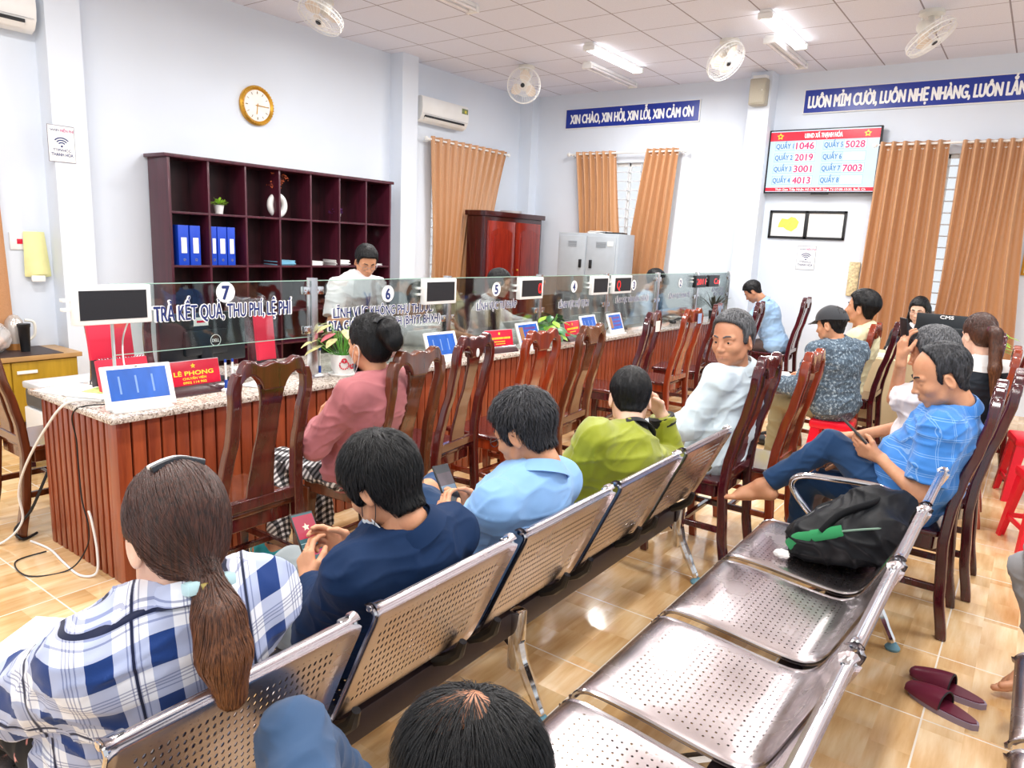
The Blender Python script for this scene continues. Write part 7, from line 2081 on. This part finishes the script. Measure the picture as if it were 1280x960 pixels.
# 9 clerk in black behind the desk monitor
person('young woman clerk with long black hair and white collar behind the monitor', (-0.88, 7.85), -88,
       (-0.88, 7.86, 0.54), (-0.895, 7.84, 0.965), ((-0.90, 7.78, 1.14), -96, 14, 0),
       {'L': ((-0.86, 7.52, 0.79), (-0.7, -0.7, 0), (0, 0, -1), 0.3), 'R': ((-1.03, 7.50, 0.79), (0.6, -0.8, 0), (0, 0, -1), 0.3)},
       {'L': ((-0.80, 7.72, 0.50), (-0.80, 7.74, 0.08), (0, -1, 0)), 'R': ((-0.98, 7.72, 0.50), (-0.98, 7.74, 0.08), (0, -1, 0))},
       ('blouse', blackc, 1.9, 0.014, 0.004, 9, whitec), ('trousers', blackc, 0.9),
       ('long', 0.013, HB, dict(extra=[('cone', ((-0.05, 0.045, 0.0), (-0.035, 0.085, -0.17), 0.05, 0.032), 0.03), ('cone', ((-0.05, -0.045, 0.0), (-0.035, -0.085, -0.17), 0.05, 0.032), 0.03)], box=((-0.17, -0.15, -0.24), (0.15, 0.15, 0.18)), amp=0.002, st=(70, 70, 10))),
       skin='light', sex='f', res=1, shw=0.15, seed=91, glasses=mat('thin_glasses', '8A7A74', 0.3, 0.5), brows='b', shoes={'L': black, 'R': black})
# 10 khaki shirt
person('dark haired man in a pale khaki shirt seated in profile before the curtains', (-1.12, 6.2), 176,
       (-1.17, 6.2, 0.54), (-1.065, 6.22, 1.035), ((-1.115, 6.22, 1.215), 172, -4, 0),
       {'L': ((-1.50, 6.08, 0.62), (-1, 0, -0.1), (0, 0, -1), 0.4), 'R': ((-1.50, 6.36, 0.62), (-1, 0, -0.1), (0, 0, -1), 0.4)},
       {'L': ((-1.60, 6.1, 0.50), (-1.62, 6.1, 0.08), (-1, 0, 0)), 'R': ((-1.60, 6.32, 0.50), (-1.62, 6.32, 0.08), (-1, 0, 0))},
       ('shirt', beigec, 0.85, 0.020, 0.005), ('trousers', brownt, 0.93),
       ('short', 0.016, HB, dict(n=1800, len=0.035, w=0.002, lift=0.005, flow=fringe)), skin='tan', res=1, shw=0.175, seed=101, headscale=1.12, shoes={'L': black, 'R': black})
# 11 cap man
def cap11(hb, t):
    capm = cloth('charcoal_cap', '3C3E42', 0.1)
    def dome(u, w_):
        a = 2*PI*u; b = PI*0.5*w_
        return (-0.012+0.112*math.cos(a)*math.cos(b), 0.094*math.sin(a)*math.cos(b), 0.040+0.098*math.sin(b)+(-0.018 if math.cos(a) < 0 else 0.0)*math.cos(b)*abs(math.cos(a)))
    o = hb(MB().grid(dome, 40, 12, thick=0.003)).build('cap', capm, t, angle=80)
    def brim(u, w_):
        y = (u-0.5)*0.15; x = 0.085+0.075*w_*math.cos((u-0.5)*2.4)-0.35*(abs(y)**1.5)
        return (x, y, 0.045-0.02*w_-1.2*y*y)
    hb(MB().grid(brim, 16, 6, thick=0.004)).build('brim', capm, o, angle=80)
    hb(MB().tube([(-0.110, 0.04*math.cos(q), 0.012+0.02*math.sin(q)) for q in np.linspace(0, PI, 9)], 0.006, 6)).build('strap', blackc, o)
person('man in a charcoal cap and slate patterned shirt on the red plastic stool', (-1.10, 5.5), 150,
       (-1.08, 5.5, 0.545), (-1.115, 5.52, 0.985), ((-1.175, 5.52, 1.12), 165, 14, 0),
       {'L': ((-1.46, 5.42, 0.66), (-1, 0.3, 0), (0, 0, 1), 0.3), 'R': ((-1.42, 5.70, 0.66), (-1, 0.1, 0), (0, 0, 1), 0.3)},
       {'L': ((-1.47, 5.52, 0.50), (-1.48, 5.50, 0.08), (-1, 0.3, 0)), 'R': ((-1.42, 5.76, 0.50), (-1.44, 5.8, 0.08), (-1, 0.6, 0))},
       ('shirt', slate.m, 1.9, 0.030, 0.007, 8), ('trousers', khaki, 0.93),
       ('short', 0.008, HB, {}), skin='tan', res=1, shw=0.175, bulk=1.05, seed=111, cap=cap11, shoes={'L': black, 'R': black}, headscale=1.03)
sheets(-1.50, 5.5, 0.71, 0.21, 0.29, 'white papers held by the man in the charcoal cap', 0.4, 2)
# 12 bending man at the far end
person('man in a sky blue shirt bending over the far end of the counter', (-2.42, 8.6), 184,
       (-2.40, 8.58, 0.55), (-2.585, 8.56, 1.02), ((-2.715, 8.52, 1.155), 190, 42, 0),
       {'L': ((-2.93, 8.42, 0.83), (-1, 0.2, 0), (0, 0, -1), 0.4), 'R': ((-2.93, 8.72, 0.83), (-1, -0.2, 0), (0, 0, -1), 0.4)},
       {'L': ((-2.80, 8.46, 0.52), (-2.72, 8.44, 0.08), (-1, 0, 0)), 'R': ((-2.80, 8.72, 0.52), (-2.72, 8.74, 0.08), (-1, 0, 0))},
       ('shirt', skyb2, 1.88, 0.026, 0.007, 8), ('trousers', brownt, 0.93),
       ('short', 0.015, HB, {}), skin='dark', res=2, shw=0.175, bulk=1.05, seed=121, shoes={'L': black, 'R': black})
# 13 standing clerk
def lany(hb, t): pass
p13, _ = person('standing clerk in a white polo shirt looking down behind window six', (-4.45, 3.95), -8,
       (-4.50, 3.97, 0.93), (-4.38, 3.95, 1.235), ((-4.315, 3.965, 1.395), -25, 30, 0),
       {'L': ((-4.22, 4.26, 0.99), (0.5, 0.3, -0.6), (0, 0, -1), 0.4), 'R': ((-4.16, 3.70, 0.95), (0.8, 0, -0.5), (0, 0, -1), 0.4)},
       {'L': ((-4.46, 4.06, 0.48), (-4.48, 4.07, 0.08), (1, 0, 0)), 'R': ((-4.46, 3.86, 0.48), (-4.48, 3.86, 0.08), (1, 0, 0))},
       ('polo_shirt', whitec, 0.85, 0.022, 0.006), ('trousers', blackc, 0.93),
       ('short', 0.014, HB, dict(n=1500, len=0.03, w=0.002, lift=0.004, flow=fringe)), skin='tan', res=1, shw=0.178, bulk=1.0, seed=131, glasses=mat('steel_glasses', '9A9AA0', 0.3, 0.8), shoes={'L': black, 'R': black})
W(MB().tube(catmull([(-4.36, 3.88, 1.26), (-4.275, 3.93, 1.13), (-4.285, 3.95, 1.04)]), 0.006, 6).tube(catmull([(-4.36, 4.02, 1.26), (-4.275, 3.97, 1.13), (-4.285, 3.95, 1.04)]), 0.006, 6), 'lanyard', mat('blue_lanyard', '2B4FA0', 0.6), p13)
W(MB().box((-4.285, 3.95, 1.0), (0.008, 0.06, 0.085), bev=0.003), 'badge', mat('magenta_badge', 'C8509A', 0.5), p13)
# 14 clerk hidden behind the display
person('seated clerk in white whose face is hidden behind the window six display', (-4.05, 4.15), 25,
       (-4.05, 4.12, 0.56), (-3.90, 4.10, 0.96), ((-3.82, 4.06, 1.13), 10, 20, 0),
       {'L': ((-3.44, 4.42, 0.825), (0.3, 0.9, 0), (0, 0, -1), 0.3), 'R': ((-3.46, 4.30, 0.815), (0.5, 0.8, 0), (0, 0, -1), 0.3)},
       {'L': ((-3.90, 4.42, 0.52), (-3.92, 4.5, 0.08), (1, 0.4, 0)), 'R': ((-3.90, 4.25, 0.52), (-3.92, 4.25, 0.08), (1, 0.4, 0))},
       ('shirt', whitec, 0.85, 0.022, 0.005), ('trousers', blackc, 0.93),
       ('short', 0.014, HB, {}), skin='tan', res=1, shw=0.17, seed=141, shoes={'L': black, 'R': black})
# 15 clerk in profile
person('young clerk in a white shirt seen in profile behind window five', (-4.1, 5.2), 40,
       (-4.12, 5.15, 0.58), (-4.02, 5.19, 1.04), ((-3.955, 5.24, 1.225), 42, 14, 0),
       {'L': ((-3.78, 5.62, 0.83), (0.5, 0.8, 0), (0, 0, -1), 0.3), 'R': ((-3.62, 5.25, 0.83), (0.8, 0.3, 0), (0, 0, -1), 0.3)},
       {'L': ((-3.92, 5.42, 0.52), (-3.92, 5.5, 0.08), (1, 0.6, 0)), 'R': ((-3.90, 5.22, 0.52), (-3.92, 5.25, 0.08), (1, 0.4, 0))},
       ('shirt', whitec, 1.8, 0.024, 0.006), ('trousers', blackc, 0.93),
       ('short', 0.015, HB, dict(n=1200, len=0.03, w=0.002, lift=0.004, flow=fringe)), skin='light', res=1, shw=0.17, seed=151, shoes={'L': black, 'R': black})
# 16 far clerk
person('black haired clerk in white behind window three, blurred by the glass', (-4.05, 8.4), 20,
       (-4.05, 8.36, 0.56), (-3.96, 8.38, 1.03), ((-3.90, 8.40, 1.205), 30, 22, 0),
       {'L': ((-3.62, 8.60, 0.83), (0.8, 0.3, 0), (0, 0, -1), 0.3), 'R': ((-3.62, 8.20, 0.83), (0.8, 0.2, 0), (0, 0, -1), 0.3)},
       {'L': ((-3.90, 8.5, 0.52), (-3.92, 8.5, 0.08), (1, 0, 0)), 'R': ((-3.90, 8.28, 0.52), (-3.92, 8.28, 0.08), (1, 0, 0))},
       ('shirt', whitec, 0.85, 0.022, 0.005), ('trousers', blackc, 0.93),
       ('short', 0.02, HB, {}), skin='light', res=2, shw=0.17, seed=161, headscale=1.08, shoes={'L': black, 'R': black})
# 17 woman in pink
ex17 = [('ell', ((-0.125, 0, 0.060), (0.048, 0.050, 0.050)), 0.015), ('ell', ((-0.150, 0.0, 0.02), (0.038, 0.040, 0.045)), 0.015)]
person('woman in dusty rose jacket with black hair bun and dark mask, arms crossed', (-2.45, 2.2), 182,
       (-2.46, 2.2, 0.545), (-2.30, 2.2, 0.975), ((-2.355, 2.185, 1.125), 178, 6, 0),
       {'L': ((-2.60, 2.12, 0.74), (-0.25, 0.75, 0.5), (0.9, 0.2, 0.2), 0.5), 'R': ((-2.58, 2.20, 0.64), (-0.2, -0.9, 0.3), (0.9, 0, 0.2), 0.5)},
       {'L': ((-2.86, 2.10, 0.50), (-2.78, 2.00, 0.10), (-1, 0, 0)), 'R': ((-2.86, 2.30, 0.50), (-2.80, 2.30, 0.10), (-1, 0, 0))},
       ('jacket', dusty, 1.85, 0.016, 0.005), ('trousers', chk, 0.95),
       ('pulled', 0.012, HB, dict(extra=ex17, box=((-0.22, -0.13, -0.16), (0.15, 0.13, 0.18)), n=2200, len=0.07, w=0.0016, lift=0.003, jit=0.12, flow=tail_flow((-0.12, 0, 0.06), (-0.5, 0, 0.3)), amp=0.002,
        parts=[('claw_clip', lambda: MB().tube([(-0.105+0.0*a, 0.05*math.cos(a), 0.095+0.018*math.sin(a)) for a in np.linspace(0, PI, 9)], 0.012, 8), black)])),
       skin='tan', sex='f', res=0, shw=0.152, seed=171, mask=(cloth('slate_mask', '3E4654', 0.1), 0.045, white), elbows={'L': (0.25, -0.75, -0.6), 'R': (0.2, 0.6, -0.7)},
       shoes={'L': mat('turquoise_shoe', '35B5BE', 0.5), 'R': mat('turquoise_shoe', '35B5BE', 0.5)}, headscale=1.05, collar=False)
# 18 nearest head, bottom centre
person('man with thinning black hair, only his head and raised knee show at the bottom', (-0.55, 0.62), 180,
       (-0.53, 0.60, 0.53), (-0.36, 0.575, 0.84), ((-0.43, 0.555, 0.995), 184, 22, 0),
       {'L': ((-0.80, 0.52, 0.62), (-0.8, 0.6, 0), (0, 0.3, -1), 0.5), 'R': ((-0.80, 0.70, 0.62), (-0.8, -0.6, 0), (0, -0.3, -1), 0.5)},
       {'L': ((-0.985, 0.735, 0.69), (-1.10, 0.98, 0.36), (-0.9, 0.2, -0.4)), 'R': ((-0.98, 0.78, 0.48), (-0.98, 0.80, 0.08), (-1, 0, 0))},
       ('shirt', cloth('charcoal_shirt', '2A2C33', 0.1), 1.9, 0.02), ('trousers', jeans, 0.93),
       ('shortlow', 0.003, HB, dict(extra=[('sub', ((-0.022, 0.018, 0.134), (0.074, 0.050, 0.038)), 0.02)], n=9500, len=0.060, w=0.0013, lift=0.011, scalp=0.001, flow=radial((-0.04, -0.01, 0.11)), jit=0.14, amp=0.0015)),
       skin='mid', res=0, shw=0.175, bulk=1.05, seed=181, show_face=True, headscale=0.94, shoes={'L': black, 'R': black})
# 19 man at the right border
person('man in light grey trousers and bare feet cut by the right border of the photo', (0.62, 3.0), 182,
       (0.58, 2.98, 0.55), (0.74, 3.0, 0.99), ((0.68, 3.0, 1.17), 180, 15, 0),
       {'L': ((0.30, 2.86, 0.64), (-1, 0.2, 0), (0, 0, -1), 0.4), 'R': ((0.30, 3.12, 0.64), (-1, -0.2, 0), (0, 0, -1), 0.4)},
       {'L': ((0.155, 3.12, 0.60), (0.22, 2.94, 0.27), (-0.8, -0.35, -0.35)), 'R': ((0.12, 3.18, 0.50), (0.235, 3.15, 0.13), (-0.9, -0.1, -0.3))},
       ('shirt', whitec, 1.9, 0.02), ('trousers', lgrey, 0.74),
       ('short', 0.013, HB, {}), skin='tan', res=1, shw=0.175, seed=191)

# ---------------------------------------------------------------- phones
def phone(c, normal, upv, label, scr, w=0.076, h=0.158):
    n = Vector(normal).normalized(); u = Vector(upv); u = (u-n*u.dot(n)).normalized(); r = u.cross(n)
    t = thing('smartphone', label, 'phone', c)
    fr = Matrix((r, u, n)).transposed().to_4x4()
    MB().box((0, 0, 0), (w, h, 0.008), bev=0.003).xf(fr).build('case', black, t)
    MB().box((0, 0, 0.0043), (w-0.006, h-0.008, 0.0006)).xf(fr).build('screen', scr[0], t)
    for (y, hh, m_) in scr[1]: MB().box((0, y, 0.0049), (w-0.008, hh, 0.0005)).xf(fr).build('screen_area', m_, t)
    if len(scr) > 2:
        pts = []
        for k in range(10):
            a = PI/2+2*PI*k/10; q = 0.013 if k % 2 == 0 else 0.006
            pts.append((q*math.cos(a), 0.03+q*math.sin(a)))
        MB().prism(pts, lambda a, b: (a, b, 0.0052), lambda a, b: (a, b, 0.0058)).xf(fr).build('star_symbol', scr[2], t, smooth=False)
    return t
teal = emis('phone_teal', '3F6F78', 0.7, var=0.3)
phone((-1.715, 1.345, 0.675), (0.75, -0.1, 0.62), (-0.62, 0.1, 0.75), 'phone with a red and teal screen held by the navy shirted man', (teal, [(0.032, 0.075, emis('phone_crimson', 'B8324E', 0.8, var=0.2)), (-0.055, 0.014, emis('phone_pink', 'D84A72', 0.8)), (-0.02, 0.002, emis('phone_pale', 'BFD8DC', 0.7)), (-0.035, 0.002, emis('phone_pale', 'BFD8DC', 0.7))], emis('phone_cream', 'F5E2C8', 0.9)))
phone((-1.70, 1.975, 0.69), (0.78, -0.1, 0.58), (-0.58, 0.1, 0.78), 'phone showing a dark photo held by the man in the light blue shirt', (emis('phone_dark', '2A2E38', 0.6), [(0.02, 0.05, emis('phone_photo', '5A4A56', 0.7, var=0.8)), (-0.02, 0.03, emis('phone_photo_blue', '6F8CA8', 0.7, var=0.5))]))
phone((-0.575, 3.46, 0.835), (0.62, 0.2, 0.75), (-0.72, 0.25, 0.62), 'phone held up by the barefoot man in the bright blue shirt', (emis('phone_dark', '2A2E38', 0.6), []))
phone((-0.525, 4.14, 1.235), (0.8, 0.5, 0.2), (0, 0, 1), 'reddish phone held before the face of the man in the white shirt', (emis('phone_wine', '7A2A3A', 0.6), []))

# ---------------------------------------------------------------- backpack on the end seat
nyl = cloth('black_nylon', '0A0D12', 0.3, 0.5, sheen=0.0); grn = cloth('green_webbing', '2E8A55', 0.1)
t = thing('backpack', 'black backpack with a green stripe lying on the end seat of the bench', 'backpack', (-0.48, 2.95, 0.43), 0)
v = Vol((-0.32, -0.42, -0.02), (0.34, 0.42, 0.42), 0.007)
v.cone((-0.10, -0.10, 0.075), (0.12, -0.06, 0.14), 0.075, 0.10, k=0.04); v.cone((-0.10, -0.1, 0.075), (-0.02, 0.16, 0.10), 0.075, 0.09, k=0.05)
v.cone((0.12, -0.06, 0.14), (0.14, 0.16, 0.17), 0.095, 0.09, k=0.05); v.cone((-0.02, 0.16, 0.10), (0.14, 0.16, 0.17), 0.09, 0.09, k=0.05)
v.cone((0.0, 0.0, 0.12), (0.08, 0.08, 0.20), 0.11, 0.10, k=0.06); v.cone((-0.12, -0.02, 0.07), (-0.10, 0.12, 0.08), 0.06, 0.06, k=0.05)
V, Q = v.mesh(); V = smooth_v(V, Q, 2); V = wrinkle(V, Q, 0.009, 5, 0.8, 7); V[:, 2] = np.maximum(V[:, 2], 0.004)
np_obj('bag_body', V, Q, nyl, t)
MB().tube(catmull([(-0.165, -0.15, 0.055), (-0.13, -0.165, 0.10), (-0.06, -0.17, 0.135), (0.02, -0.155, 0.17)], 5), 0.022, 8, flat=0.35).build('green_stripe', grn, t)
MB().tube(catmull([(-0.05, -0.17, 0.15), (0.0, -0.13, 0.22), (0.08, -0.05, 0.26), (0.12, 0.05, 0.27), (0.10, 0.14, 0.25)], 6), 0.016, 8, flat=0.4).build('shoulder_strap', nyl, t)
MB().tube(catmull([(0.02, -0.16, 0.17), (0.09, -0.17, 0.20), (0.15, -0.13, 0.21), (0.18, -0.05, 0.21)], 6), 0.004, 6).build('piping', mat('grey_green_piping', '6F8C7C', 0.6), t)
MB().tube(catmull([(-0.16, 0.0, 0.12), (-0.10, 0.08, 0.17), (0.0, 0.12, 0.21), (0.1, 0.18, 0.22)], 6), 0.004, 6).build('zip', black, t)
